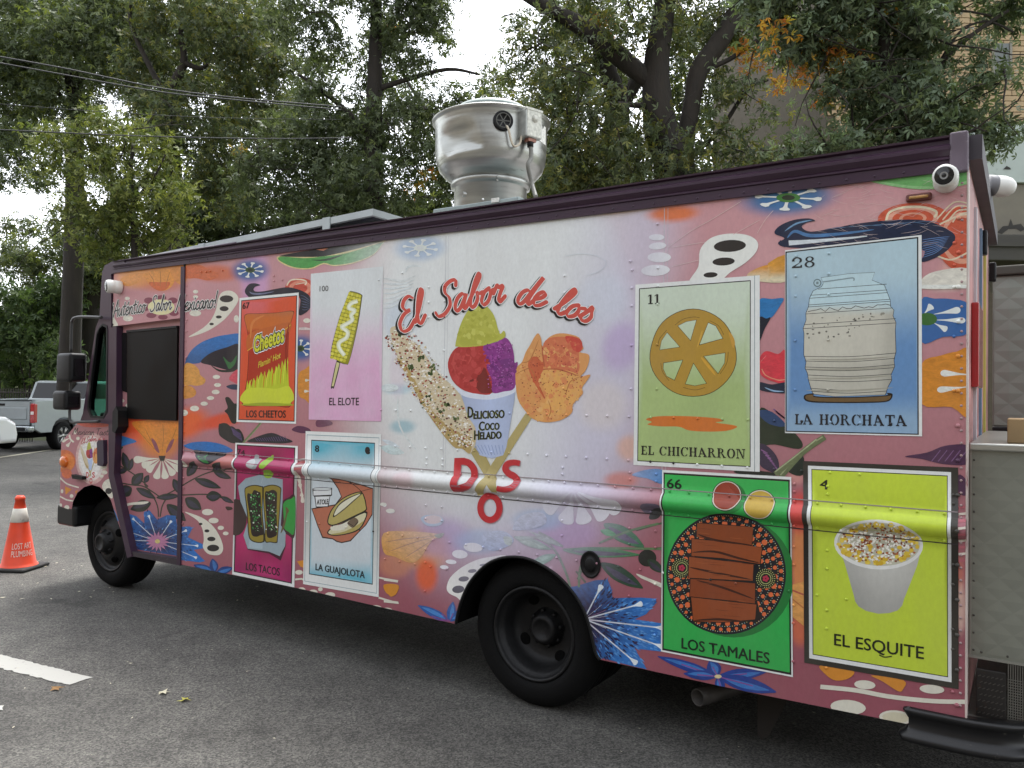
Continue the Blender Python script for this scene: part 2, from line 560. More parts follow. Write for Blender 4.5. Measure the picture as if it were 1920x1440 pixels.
tree('street_tree', 'oak with a leaning trunk beside the exhaust fan', (1150, 420), 14.6,
     [[(1148, 285, 46), (1160, 208, 42), (1147, 155, 36), (1130, 105, 32), (1119, 55, 28), (1095, 5, 22), (1080, -80, 18)],
      [(1165, 200, 30), (1185, 165, 26), (1212, 125, 20)], [(1150, 260, 26), (1090, 300, 20), (1040, 270, 16), (1000, 255, 12)],
      [(1130, 110, 9), (1060, 130, 7), (1010, 160, 5)]],
     [(1020, 240, 60), (1080, 180, 50), (1150, 300, 70), (1090, 340, 60), (1190, 280, 40), (1010, 320, 60), (1100, 90, 40), (1160, 120, 36), (1270, 330, 40), (940, 160, 24), (960, 200, 34)],
     OAK + OAKW + YEL[:2], dens=147, size=0.117, ntw=90)
tree('street_tree', 'tall dense oak behind the solar panel on the roof', (700, 500), 17.0,
     [[(700, 400, 40), (700, 300, 36), (702, 180, 30), (704, 80, 24), (706, 0, 20), (706, -60, 16)],
      [(700, 260, 14), (640, 200, 10), (590, 160, 8), (560, 140, 5)], [(640, 60, 6), (610, 25, 9), (575, 35, 7), (558, 48, 4)],
      [(702, 170, 12), (760, 150, 9), (840, 130, 7), (900, 140, 4)]],
     [(745, 50, 62), (800, 20, 52), (705, 125, 50), (775, 120, 36), (610, 90, 46), (550, 30, 60), (640, 270, 80), (740, 240, 70),
      (825, 190, 44), (565, 270, 80), (500, 340, 70), (610, 375, 75), (700, 350, 75), (800, 310, 55), (870, 340, 50), (895, 190, 36),
      (925, 150, 24), (650, -20, 60), (780, -50, 80), (880, 260, 44), (930, 330, 50), (670, 190, 26), (590, 180, 40), (760, 390, 40)],
     OAK + DARK[:2], dens=157, size=0.133, ntw=90,
     extra=[([(735, 50, 24), (800, 330, 22), (770, 350, 18), (450, 275, 12)], AUT + YEL, 40)])
tree('park_tree', 'tall mid green tree with upright limbs at the far left', (130, 560), 24.0,
     [[(140, 420, 34), (140, 300, 30), (142, 200, 26), (128, 120, 20), (118, 40, 14), (110, -60, 10)], [(142, 190, 16), (150, 130, 14), (140, 60, 10), (150, -20, 8)],
      [(140, 210, 10), (90, 150, 8), (60, 100, 5)], [(150, 150, 9), (200, 90, 7), (240, 20, 5)]],
     [(40, 70, 90), (150, 70, 90), (240, 120, 80), (110, 190, 70), (40, 180, 70), (200, 30, 70), (20, 270, 46), (60, -20, 90), (240, 20, 70), (10, 320, 40), (-40, 120, 90), (-60, 260, 70)],
     OAK + YEL[:1], dens=111, size=0.164, thick=2, ntw=60)
tree('park_tree', 'tall tree with a crooked limb behind the overhead cables', (330, 520), 21.0,
     [[(330, 400, 30), (322, 260, 26), (316, 180, 22), (330, 150, 18), (345, 115, 14), (340, 70, 10), (336, 20, 7)], [(345, 118, 12), (375, 128, 8), (390, 120, 5)],
      [(320, 200, 12), (250, 60, 8), (246, 0, 6)]],
     [(310, 60, 80), (420, 50, 80), (480, 130, 70), (390, 200, 80), (300, 210, 60), (460, 260, 60), (350, 320, 70), (430, 370, 60), (340, -30, 90), (480, 20, 60), (520, 210, 44), (270, 150, 50), (520, 120, 40)],
     OAK + OAKW, dens=127, size=0.148, thick=1.6, ntw=70)
tree('park_tree', 'bright yellow green maple standing left of the truck roof', (250, 560), 15.5,
     [[(252, 470, 12), (250, 400, 10), (245, 330, 8), (250, 270, 6)], [(250, 400, 7), (200, 340, 5), (150, 300, 3)], [(250, 380, 6), (290, 330, 4), (310, 290, 3)]],
     [(150, 290, 60), (220, 265, 52), (100, 262, 34), (285, 320, 60), (205, 360, 75), (280, 420, 70), (150, 410, 40), (325, 380, 42), (220, 460, 60), (95, 300, 30), (300, 270, 26), (260, 240, 22), (180, 230, 30)],
     YEL, dens=172, size=0.117, thick=.8, ntw=60, droop=.2)
tree('park_tree', 'old tree with a thick bare trunk beside the truck mirrors', (170, 700), 29.0,
     [[(170, 660, 50), (168, 600, 44), (166, 540, 42), (160, 450, 36), (150, 380, 30)], [(160, 440, 18), (210, 380, 14), (240, 330, 10)]],
     [(180, 500, 44), (140, 480, 36), (215, 470, 44), (120, 430, 28), (170, 430, 40), (230, 420, 40), (100, 470, 24), (60, 490, 30), (20, 470, 24), (200, 530, 26), (130, 530, 24), (30, 500, 36), (80, 520, 24)],
     OAK + YEL[:2], dens=76, size=0.203, thick=1.5, ntw=50, clump=.4)
# a second row closes the gaps behind
for i, (cx, lb) in enumerate([(420, [(320, 120, 60), (430, 130, 60), (500, 60, 50), (380, 40, 60), (440, 220, 50), (300, 230, 50), (520, 240, 40), (400, 400, 80), (470, 420, 70), (350, 440, 70), (420, 330, 60), (330, 480, 50)]),
                              (620, [(600, 410, 80), (560, 440, 60), (680, 420, 60), (640, 340, 60), (560, 200, 50), (600, 130, 34)]),
                              (880, [(760, 180, 40), (720, 60, 40), (800, 240, 40), (680, 230, 40), (860, 380, 70), (930, 400, 60), (800, 410, 60), (960, 320, 50), (880, 300, 50)]),
                              (1120, [(1060, 80, 36), (1105, 140, 36), (1030, 140, 30), (835, 70, 24), (1090, 30, 30), (1080, 370, 70), (1150, 390, 60), (1020, 400, 60), (1200, 360, 60), (1060, 290, 44)]),
                              (1340, [(1300, 370, 70), (1370, 350, 50), (1240, 380, 60), (1420, 360, 40), (1270, 130, 44), (1275, 200, 44), (1340, 215, 36), (1180, 150, 34), (1310, 70, 36), (1265, 40, 40)]),
                              (200, [(120, 140, 60), (60, 60, 60), (200, 60, 60), (40, 160, 50), (40, 430, 30), (20, 250, 40), (70, 330, 30), (170, 560, 40), (120, 575, 40), (220, 540, 40), (230, 600, 40), (80, 560, 40)])]):
    names = ['dark tree filling the gap below the overhead cables', 'dark tree low behind the middle of the solar panel',
             'dark tree behind the base of the exhaust fan', 'dark tree low between the fan and the forked oak',
             'dark tree behind the trunk of the forked oak', 'dark tree behind the thick bare trunk at far left']
    tree('park_tree', names[i], (cx, 600), 27.0 + i * .7, [[(cx, 520, 18), (cx, 430, 14), (cx + 10, 330, 10)] + ([((cx + min(lb, key=lambda l_: l_[1])[0]) / 2, 210, 7), (min(lb, key=lambda l_: l_[1])[0], min(l_[1] for l_ in lb) + 20, 4)] if min(l_[1] for l_ in lb) < 280 else [])], lb, DARK + OAK[:2] + (YEL[:2] if i > 1 else []), dens=60, size=0.234, thick=1.5, ntw=24, clump=.5,
         group='dark trees in the second row')
tree('street_tree', 'near oak with pale lobed leaves hanging in front of the brick building', (1705, 400), 8.6,
     [[(1705, 330, 34), (1690, 220, 30), (1665, 120, 24), (1650, 30, 20), (1640, -60, 16)], [(1690, 210, 14), (1760, 120, 11), (1830, 60, 8), (1890, 20, 6)],
      [(1670, 140, 12), (1600, 100, 9), (1540, 90, 7), (1480, 100, 5)], [(1600, 100, 6), (1594, 160, 5), (1600, 240, 3)], [(1760, 120, 6), (1800, 60, 5), (1850, 40, 3), (1900, 60, 3)],
      [(1660, 110, 6), (1720, 40, 5), (1790, 20, 4), (1860, 30, 3)]],
     [(1480, 30, 70), (1560, 55, 76), (1650, 60, 80), (1740, 40, 60), (1650, 190, 70), (1715, 195, 70), (1765, 245, 60), (1800, 215, 50), (1720, 130, 50),
      (1850, 150, 32), (1900, 30, 44), (1575, 275, 46), (1640, 290, 44), (1500, 100, 40), (1845, 265, 36), (1500, 290, 36), (1700, 290, 50), (1880, 240, 30),
      (1600, -50, 90), (1750, -50, 90), (1900, -50, 70), (1440, -30, 60), (1590, 150, 40), (1830, 100, 24), (1540, 180, 24), (1905, 130, 20)],
     NEAR, dens=382, size=0.098, thick=.5, ntw=120, clump=.2, per=14,
     extra=[([(1470, 60, 20), (1560, 90, 20), (1500, 130, 16), (1580, 120, 14), (1560, 170, 16), (1640, 40, 16)], AUT, 160)])

# shrubs on the bank
for i, (lb, lab) in enumerate([
        ([(5, 570, 50), (-40, 620, 60), (20, 620, 46)], 'tall leafy shrub on the bank at the left picture edge'),
        ([(60, 585, 46), (80, 630, 46), (50, 650, 40)], 'broad shrub on the bank above the pickup cab'),
        ([(20, 690, 40), (-20, 700, 40), (60, 695, 34), (0, 735, 30), (45, 730, 26)], 'low shrub behind the pickup tailgate'),
        ([(100, 680, 36), (118, 660, 28), (90, 710, 24), (120, 720, 26), (150, 730, 24)], 'low shrub beside the truck mirrors'),
        ([(110, 590, 28), (118, 560, 30), (95, 545, 26)], 'small shrub high on the bank beside the thick trunk')]):
    dp = 26.5 + (i % 3) * 1.2
    b0 = at(lb[0][0], 735, dp); z0 = max(hill_h(b0.x, b0.y), -.1)
    root = empty('shrub', (b0.x, b0.y, z0), label=lab, cat='shrub', group='shrubs on the bank')
    P = crown_points(lb, dp, .8, 70, .4, 22)
    P = P[P[:, 2] > z0]
    V, Fq, Cc = leaves(P, rng.uniform(.14, .28, len(P)), [hexc(h) for h in ('4d6136', '5a6e3f', '45583a', '637549', '3c4c2e')], 3, .4)
    link('foliage', np_mesh('foliage', V - np.array([b0.x, b0.y, z0]), Fq, Cc), LEAF).parent = root
    mb = MB()
    for k in range(5):
        q = P[rng.integers(0, len(P))] - np.array([b0.x, b0.y, z0])
        mb.tube([(rng.uniform(-.2, .2), rng.uniform(-.2, .2), 0), (q[0] * .5, q[1] * .5, q[2] * .6), tuple(q)], [.04, .025, .01], 6)
    mb.build('stem', BARK, root)

# railing on the bank behind the pickup
f0, f1 = at(-60, 748, 25.4), at(62, 748, 25.8)
fr = empty('railing', (f0.x, f0.y, 0), label='low dark metal railing at the foot of the bank behind the pickup', cat='railing')
IRON = mat('iron', hexc('4a4640'), .7)
dv = Vector((f1.x - f0.x, f1.y - f0.y, 0)); n_ = 26
for k in range(n_ + 1):
    p = dv * (k / n_)
    mb = MB(); mb.box(p.x - .012, p.x + .012, p.y - .012, p.y + .012, -.1, 1.75)
    mb.build('baluster', IRON, fr)
for z in (1.62, .9):
    mb = MB(); mb.tube([(0, 0, z), (dv.x, dv.y, z)], .025, 6)
    mb.build('rail', IRON, fr)

# ================================================================== BUILDING ON THE RIGHT
BD = 14.0
bx = Vector((_rt.x, _rt.y, 0)).normalized(); bn = Vector((-bx.y, bx.x, 0))
b0 = at(1546, 735, BD); b0.z = 0
BLD = empty('brick_building', (b0.x, b0.y, 0), math.atan2(bx.y, bx.x), label='beige brick building behind the near oak with a pale painted fascia', cat='building')
def brick_mat():
    m = bpy.data.materials.new('brickwork'); m.use_nodes = True
    nt = m.node_tree; N = nt.nodes; L = nt.links; b = N['Principled BSDF']
    tc = N.new('ShaderNodeTexCoord'); mp = N.new('ShaderNodeMapping'); mp.inputs['Rotation'].default_value = (R(90), 0, 0)
    br = N.new('ShaderNodeTexBrick'); L.new(tc.outputs['Object'], mp.inputs['Vector']); L.new(mp.outputs[0], br.inputs['Vector'])
    br.inputs['Scale'].default_value = 1; br.inputs['Brick Width'].default_value = .3; br.inputs['Row Height'].default_value = .102; br.inputs['Mortar Size'].default_value = .012
    br.inputs['Color1'].default_value = (*hexc('a58f70'), 1); br.inputs['Color2'].default_value = (*hexc('96825f'), 1); br.inputs['Mortar'].default_value = (*hexc('4c4438'), 1)
    L.new(br.outputs['Color'], b.inputs['Base Color']); b.inputs['Roughness'].default_value = .9
    return m
FULL = -.02
def bz(py): return at(1700, py, BD).z
mb = MB(); mb.box(0, 12, 0, 8, 0, 12)
mb.build('wall', mat('mortar', hexc('4f473b'), .95, noise=.2, nscale=20), BLD)
mb = MB(); mb.box(0, 12, -.02, -.004, bz(-10), 11.9)
mb.build('upper_brickwork', brick_mat(), BLD)
mb = MB(); mb.box(-.145, .145, -.022, .02, 0, .088, bev=.004, seg=1)
brick0 = mb.build('brick', mat('beige_brick', hexc('a58f70'), .9, noise=.3, nscale=5), BLD)
zr, cnt = bz(247), 0
brick0.location = (.16, 0, zr)
for row in range(25):
    for cidx in range(12):
        x = .16 + cidx * .302 - (.0 if row % 2 else -.15)
        if row == 0 and cidx == 0: brick0.location = (x, 0, zr); continue
        o = brick0.copy(); C.objects.link(o); o.location = (x, random.uniform(-.003, .003), zr + row * .1)
cx0 = (1820 - 1546) / FPX * BD
mb = MB(); mb.box(2.35, 12, -.14, -.03, bz(342), bz(232), bev=.01)
mb.build('fascia', mat('pale_fascia', hexc('9fa9a4'), .7, noise=.12, nscale=2, dirt=(hexc('6c6f68'), 3, .62)), BLD)
mb = MB(); mb.box(2.3, 12, -.06, -.025, bz(445), bz(343))
sh = mb.build('shutter', mat('shutter', hexc('6b665a'), .7, noise=.15, nscale=3), BLD)
mb = MB(); mb.prism([(0, 0), (.1, .11), (.2, .12), (.24, .24), (.28, .13), (.42, .16), (.5, .06), (.42, .02), (.34, .07), (.2, .06), (.08, -.03)], 'y', -.066, -.062)
o = mb.build('painted_mark', mat('mark_paint', hexc('2f2d29'), .8), BLD); o.location = (3.05, 0, bz(434))
mb = MB(); mb.prism([(0, 0), (.06, .06), (.12, .03), (.14, 0)], 'y', -.15, -.145)
o = mb.build('painted_mark', _mats['mark_paint'], BLD); o.location = (3.1, 0, bz(318))
mb = MB(); mb.box(2.3, 12, -.5, -.03, bz(495), bz(447), bev=.02); mb.box(2.3, 12, -.55, -.35, bz(470), bz(462))
mb.build('awning_beam', mat('awning_dark', hexc('3a3833'), .75, noise=.2, nscale=3), BLD)
for k in range(10):
    o = brick0.copy(); C.objects.link(o); o.location = (2.5 + k * .21, -.02, bz(512)); o.scale = (.66, 1, 1.6)
# window with a pale diagonal cable stay
mb = MB(); mb.box(3.0, 3.28, -.03, -.02, bz(140), bz(76))
w_ = mb.build('window', mat('dull_glass', hexc('5a5f5c'), .15), BLD)
mb = MB(); mb.box(2.96, 3.0, -.05, -.02, bz(142), bz(74)); mb.box(3.28, 3.32, -.05, -.02, bz(142), bz(74)); mb.box(2.96, 3.32, -.06, -.02, bz(146), bz(142.2))
mb.build('frame', mat('win_frame', hexc('7b776c'), .6), w_)

# ================================================================== HOUSES ACROSS THE STREET (unseen behind the viewer, added to darken the paint's reflections)
for i, (xa, xb, hh, hc, lab) in enumerate(((-46, -24, 9.5, '7a5a4a', 'unseen added red brown brick house across the street, tallest of the three'), (-23.5, -4, 8.2, '8c8070', 'unseen added tan rendered house across the street in the middle of the row'), (-3.5, 24, 10.5, '6a6058', 'unseen added dark stone house across the street behind the viewer'))):
    hr = empty('added_house', ((xa + xb) / 2, -13, 0), label=lab, cat='house', group='unseen houses added across the street')
    mb = MB(); mb.box(-(xb - xa) / 2, (xb - xa) / 2, -7, 0, -.1, hh); mb.build('wall', mat('house_wall%d' % i, hexc(hc), .9, noise=.25, nscale=2), hr)
    mb = MB(); mb.box(-(xb - xa) / 2 - .2, (xb - xa) / 2 + .2, -.1, .35, hh - .5, hh + .1, bev=.04); mb.build('cornice', mat('cornice', hexc('8a857c'), .8), hr)
    nw = int((xb - xa) / 3.2)
    for fl in range(3):
        for k in range(nw):
            x = -(xb - xa) / 2 + 1.6 + k * 3.2
            if fl == 0 and k == 1:
                mb = MB(); mb.box(x - .55, x + .55, .0, .06, 0, 2.2); d_ = mb.build('door', mat('house_door', hexc('3a2a24'), .5), hr)
                continue
            z = 1.0 + fl * 2.9
            mb = MB(); mb.box(x - .5, x + .5, .004, .03, z, z + 1.5); w2 = mb.build('window', mat('dull_glass', hexc('5a5f5c'), .15), hr)
            mb = MB(); mb.box(x - .62, x + .62, 0, .14, z - .12, z - .004); mb.build('sill', _mats['cornice'], w2)
mb = MB(); mb.box(-60, 40, -12.9, -9.6, -.14, .13); mb.build('pavement', CONCRETE, kind='structure')
# ================================================================== OVERHEAD CABLES
CAB = mat('cable', hexc('26282a'), .6)
for (pts, dp, w, lab) in [
        ([(-60, 96), (120, 128), (300, 165), (450, 184), (640, 200)], 11, .022, 'thick overhead cable, topmost of those crossing the left trees'),
        ([(-60, 107), (120, 140), (300, 172), (450, 188), (640, 206)], 11.2, .02, 'overhead cable just below the topmost one'),
        ([(-60, 190), (200, 210), (420, 221), (640, 224)], 12, .009, 'thinnest faint overhead wire across the left trees'),
        ([(-60, 240), (120, 249), (300, 256), (510, 260), (660, 258)], 11, .018, 'lowest overhead cable across the yellow green tree')]:
    mb = MB(); mb.tube([at(q[0], q[1], dp + 0.004 * q[0]) for q in catmull(pts, 6, closed=False)], w * .5, 6)
    mb.build('overhead_cable', CAB, label=lab, cat='cable', group='overhead cables')
# ================================================================== FOOD TRUCK
D = 3.62                    # plane of the side we see (y)
X_REAR, X_SEAM, X_FRONT = -0.195, -5.39, -6.385
Z_TOP = 2.715
Y_FAR = 5.80
TR = empty('food_truck', (-3.4, 4.7, 0), label='food truck wrapped in pink folk art print with eight menu cards', cat='food truck')
bpy.context.view_layer.update()
_trinv = TR.matrix_world.inverted()
def TB(mb, name, m, parent=None, smooth=False, label=None):
    o = mb.build(name, m, None, smooth)
    o.parent = parent or TR
    if o.parent is TR: o.matrix_parent_inverse = _trinv
    if label: o['label'] = label
    return o
def TL(name, me, m, parent=None, label=None):
    o = bpy.data.objects.new(name, me); C.objects.link(o)
    if m is not None: me.materials.append(m)
    o.parent = parent or TR
    if o.parent is TR: o.matrix_parent_inverse = _trinv
    if label: o['label'] = label
    return o
def TE(name, parent=None, label=None):
    o = bpy.data.objects.new(name, None); C.objects.link(o)
    o.parent = parent or TR
    if o.parent is TR: o.matrix_parent_inverse = _trinv
    if label: o['label'] = label
    return o

PURPLE = mat('purple_paint', hexc('392536'), .36, noise=.12, nscale=3, coat=.15, spec=.35, dirt=(hexc('6a5f68'), 14, .66))
BLACKP = mat('black_plastic', (.006, .006, .0065), .5, noise=.2, nscale=10, spec=.28)
BLACKM = mat('black_metal', (.009, .009, .0095), .34, noise=.25, nscale=9, dirt=(hexc('6b675f'), 20, .66), spec=.4)
DARKIN = mat('dark_inside', (.006, .006, .006), .9, spec=.03)
RUBBER = mat('rubber', (.0045, .0045, .0045), .85, noise=.2, nscale=14, bump=.15, bscale=90, spec=.18)
WHEELM = mat('wheel_black', (.009, .009, .0095), .5, noise=.25, nscale=8, bump=.1, spec=.3, dirt=(hexc('3a352e'), 6, .62))
WHITEP = mat('white_plastic', hexc('dcdcd6'), .4, noise=.06)
ALU = mat('aluminium', hexc('a6a7a2'), .34, metal=.9, noise=.16, nscale=4, dirt=(hexc('77736a'), 5, .6), bump=.04, bscale=3, stretch=(1, 1, 9))
ALUF = mat('alu_frame', hexc('a8b0b0'), .5, metal=.35, noise=.1)
STEEL = mat('stainless', hexc('8a8d83'), .38, metal=.5, noise=.1, nscale=3, bump=.03, bscale=4, dirt=(hexc('74746a'), 2.5, .6))
GLASS = mat('tinted_glass', (.35, .62, .52), .03, trans=1.0)
GLASS.node_tree.nodes['Principled BSDF'].inputs['IOR'].default_value = 1.05
DGLASS = mat('dark_glass', (.008, .008, .008), .12, noise=.1)
SCREEN = mat('window_screen', (.004, .004, .004), .35, noise=.3, spec=.12, nscale=4)
REDL = mat('red_lens', hexc('a01c22'), .2, coat=.6)
AMBER = mat('amber_lens', hexc('d06a1c'), .2, coat=.6)

def P2(pl, y=D): return [(lambda v: (v.x, v.z))(on_y(p[0], p[1], y)) for p in pl]
def wind(pt, poly):
    x, z = pt; w = 0; n = len(poly)
    for i in range(n):
        x0, z0 = poly[i]; x1, z1 = poly[(i + 1) % n]
        if z0 <= z:
            if z1 > z and (x1 - x0) * (z - z0) - (x - x0) * (z1 - z0) > 0: w += 1
        elif z1 <= z and (x1 - x0) * (z - z0) - (x - x0) * (z1 - z0) < 0: w -= 1
    return w
def cdt(loops, keep, extra_v=(), extra_e=()):
    V, E_ = [], []
    for lp in loops:
        s = len(V); V += [Vector(p) for p in lp]
        E_ += [(s + i, s + (i + 1) % len(lp)) for i in range(len(lp))]
    s = len(V); V += [Vector(p) for p in extra_v]; E_ += [(s + a_, s + b2) for a_, b2 in extra_e]
    v, e, f, *_ = delaunay_2d_cdt(V, E_, [], 0, 1e-6)
    out = []
    for t in f:
        cx = sum(v[i][0] for i in t) / len(t); cz = sum(v[i][1] for i in t) / len(t)
        if keep((cx, cz)): out.append(t)
    used = sorted({i for t in out for i in t}); mp = {k: i for i, k in enumerate(used)}
    return [(v[k][0], v[k][1]) for k in used], [[mp[i] for i in t] for t in out]
def plate(outer, holes, y0, y1):
    """flat plate with holes, outline in (x, z), from y0 (near) to y1"""
    v, f = cdt([outer] + holes, lambda p: wind(p, outer) != 0 and not any(wind(p, h) for h in holes))
    mb = MB()
    vs_ = [mb.bm.verts.new((p[0], y0, p[1])) for p in v]
    fs = [mb.bm.faces.new([vs_[i] for i in t]) for t in f if len(set(t)) == len(t)]
    r = bmesh.ops.extrude_face_region(mb.bm, geom=fs)
    bmesh.ops.translate(mb.bm, vec=(0, y1 - y0, 0), verts=[q for q in r['geom'] if isinstance(q, bmesh.types.BMVert)])
    return mb

# outlines of the printed side (x, z)
ARCH_PX = [(855, 1170), (858, 1152), (866, 1124), (882, 1091), (908, 1062), (934, 1048), (963, 1044), (991, 1048), (1019, 1061), (1048, 1081), (1074, 1110), (1093, 1140), (1104, 1169), (1111, 1197), (1117, 1223), (1125, 1237)]
ARCH = [tuple(p) for p in catmull(P2(ARCH_PX), 4, closed=False)]
BOT = P2([(338, 1058), (560, 1103), (845, 1168)])
BOT2 = P2([(1131, 1238), (1400, 1297), (1705, 1358)])
SIDE_OUT = [(X_SEAM, Z_TOP)] + [(X_SEAM, BOT[0][1])] + BOT[1:] + [(-2.752, ARCH[0][1] + .002)] + ARCH + BOT2 + [(X_REAR, BOT2[-1][1]), (X_REAR, Z_TOP)]
def bottom_z(x):
    pts = BOT + BOT2
    if x <= pts[0][0]: return pts[0][1]
    for a_, b2 in zip(pts, pts[1:]):
        if a_[0] <= x <= b2[0]: return a_[1] + (b2[1] - a_[1]) * (x - a_[0]) / (b2[0] - a_[0])
    return pts[-1][1]
RZ = [1.160, 1.168, 1.176, 1.187, 1.199, 1.211, 1.223, 1.234, 1.243, 1.250]
def ridge(x, z):
    if x < X_SEAM - .01 or z < 1.160 or z > 1.250: return 0.0
    t = (z - 1.160) / .090
    h = .032 * math.sin(math.pi * t) ** .75
    f = min(1, (x - X_SEAM) / .04) if x < X_SEAM + .04 else 1
    e = 1.0
    return h * max(0, f) * e

DOOR_Y = D + .045
BAND_OUT = [(X_FRONT, Z_TOP)] + [P2([(211, 612)])[0], P2([(343, 596)])[0]] + [(X_SEAM - .028, Z_TOP)]
DOOR_OUT = P2([(214, 606), (344, 592), (338, 1046), (246, 1030), (212, 890), (213, 792)], DOOR_Y)
NOSE_Y = D + .02
NOSE_OUT = P2([(147, 791), (115, 829), (112, 949), (134, 957), (137, 940), (145, 924), (158, 913), (172, 909), (187, 913), (199, 924), (208, 938), (214, 957), (243, 1044), (248, 1040), (214, 890), (214, 792)], NOSE_Y)

# --- printed wrap material
def print_mat(name, rough=.32, gain=1.0, coat=.16):
    m = bpy.data.materials.new(name); m.use_nodes = True
    nt = m.node_tree; N = nt.nodes; L = nt.links; b = N['Principled BSDF']
    a = N.new('ShaderNodeAttribute'); a.attribute_name = 'Col'
    tc = N.new('ShaderNodeTexCoord')
    n = N.new('ShaderNodeTexNoise'); n.inputs['Scale'].default_value = 55; n.inputs['Detail'].default_value = 5; n.inputs['Roughness'].default_value = .7
    mp = N.new('ShaderNodeMapping'); mp.inputs['Scale'].default_value = (1, 1, .55)
    L.new(tc.outputs['Object'], mp.inputs['Vector']); L.new(mp.outputs[0], n.inputs['Vector'])
    mr = N.new('ShaderNodeMapRange'); mr.inputs['From Min'].default_value, mr.inputs['From Max'].default_value = .25, .75
    mr.inputs['To Min'].default_value, mr.inputs['To Max'].default_value = .92 * gain, 1.07 * gain
    L.new(n.outputs['Fac'], mr.inputs['Value'])
    mx = N.new('ShaderNodeMix'); mx.data_type = 'RGBA'; mx.blend_type = 'MULTIPLY'; mx.inputs['Factor'].default_value = 1
    L.new(a.outputs['Color'], mx.inputs['A']); L.new(mr.outputs[0], mx.inputs['B'])
    col = mx.outputs['Result']
    # road film and grime drifting over the lower half in streaks
    n2 = N.new('ShaderNodeTexNoise'); n2.inputs['Scale'].default_value = 2.2; n2.inputs['Detail'].default_value = 7
    mp2 = N.new('ShaderNodeMapping'); mp2.inputs['Scale'].default_value = (2.5, 1, .8)
    L.new(tc.outputs['Object'], mp2.inputs['Vector']); L.new(mp2.outputs[0], n2.inputs['Vector'])
    mr2 = N.new('ShaderNodeMapRange'); mr2.inputs['From Min'].default_value, mr2.inputs['From Max'].default_value = .4, .8
    mr2.inputs['To Min'].default_value, mr2.inputs['To Max'].default_value = 0, .13
    L.new(n2.outputs['Fac'], mr2.inputs['Value'])
    mx2 = N.new('ShaderNodeMix'); mx2.data_type = 'RGBA'; L.new(mr2.outputs[0], mx2.inputs['Factor'])
    L.new(col, mx2.inputs['A']); mx2.inputs['B'].default_value = (*hexc('8a8078'), 1)
    L.new(mx2.outputs['Result'], b.inputs['Base Color'])
    b.inputs['Roughness'].default_value = rough
    b.inputs['Specular IOR Level'].default_value = .3; b.inputs['Coat Weight'].default_value = coat; b.inputs['Coat Roughness'].default_value = .12
    # gentle waviness of the sheet metal
    n3 = N.new('ShaderNodeTexNoise'); n3.inputs['Scale'].default_value = 1.6; n3.inputs['Detail'].default_value = 2
    L.new(tc.outputs['Object'], n3.inputs['Vector'])
    bp = N.new('ShaderNodeBump'); bp.inputs['Strength'].default_value = .22; bp.inputs['Distance'].default_value = .05
    L.new(n3.outputs['Fac'], bp.inputs['Height']); L.new(bp.outputs[0], b.inputs['Normal'])
    return m
WRAP = print_mat('wrap_print', gain=1.08)
# brushed folk-art paint of the printed motifs
BRUSH = print_mat('brushed_print', gain=1.06)
_nt = BRUSH.node_tree
for _n in _nt.nodes:
    if _n.type == 'TEX_NOISE' and _n.inputs['Scale'].default_value == 55: _n.inputs['Scale'].default_value = 38; _n.inputs['Detail'].default_value = 8; _n.inputs['Distortion'].default_value = .6
    if _n.type == 'MAP_RANGE' and abs(_n.inputs['To Min'].default_value - .92 * 1.06) < 1e-3: _n.inputs['To Min'].default_value, _n.inputs['To Max'].default_value = .76, 1.34
    if _n.type == 'MAPPING' and abs(_n.inputs['Scale'].default_value[2] - .55) < 1e-3: _n.inputs['Scale'].default_value = (.7, 1, 1.5)

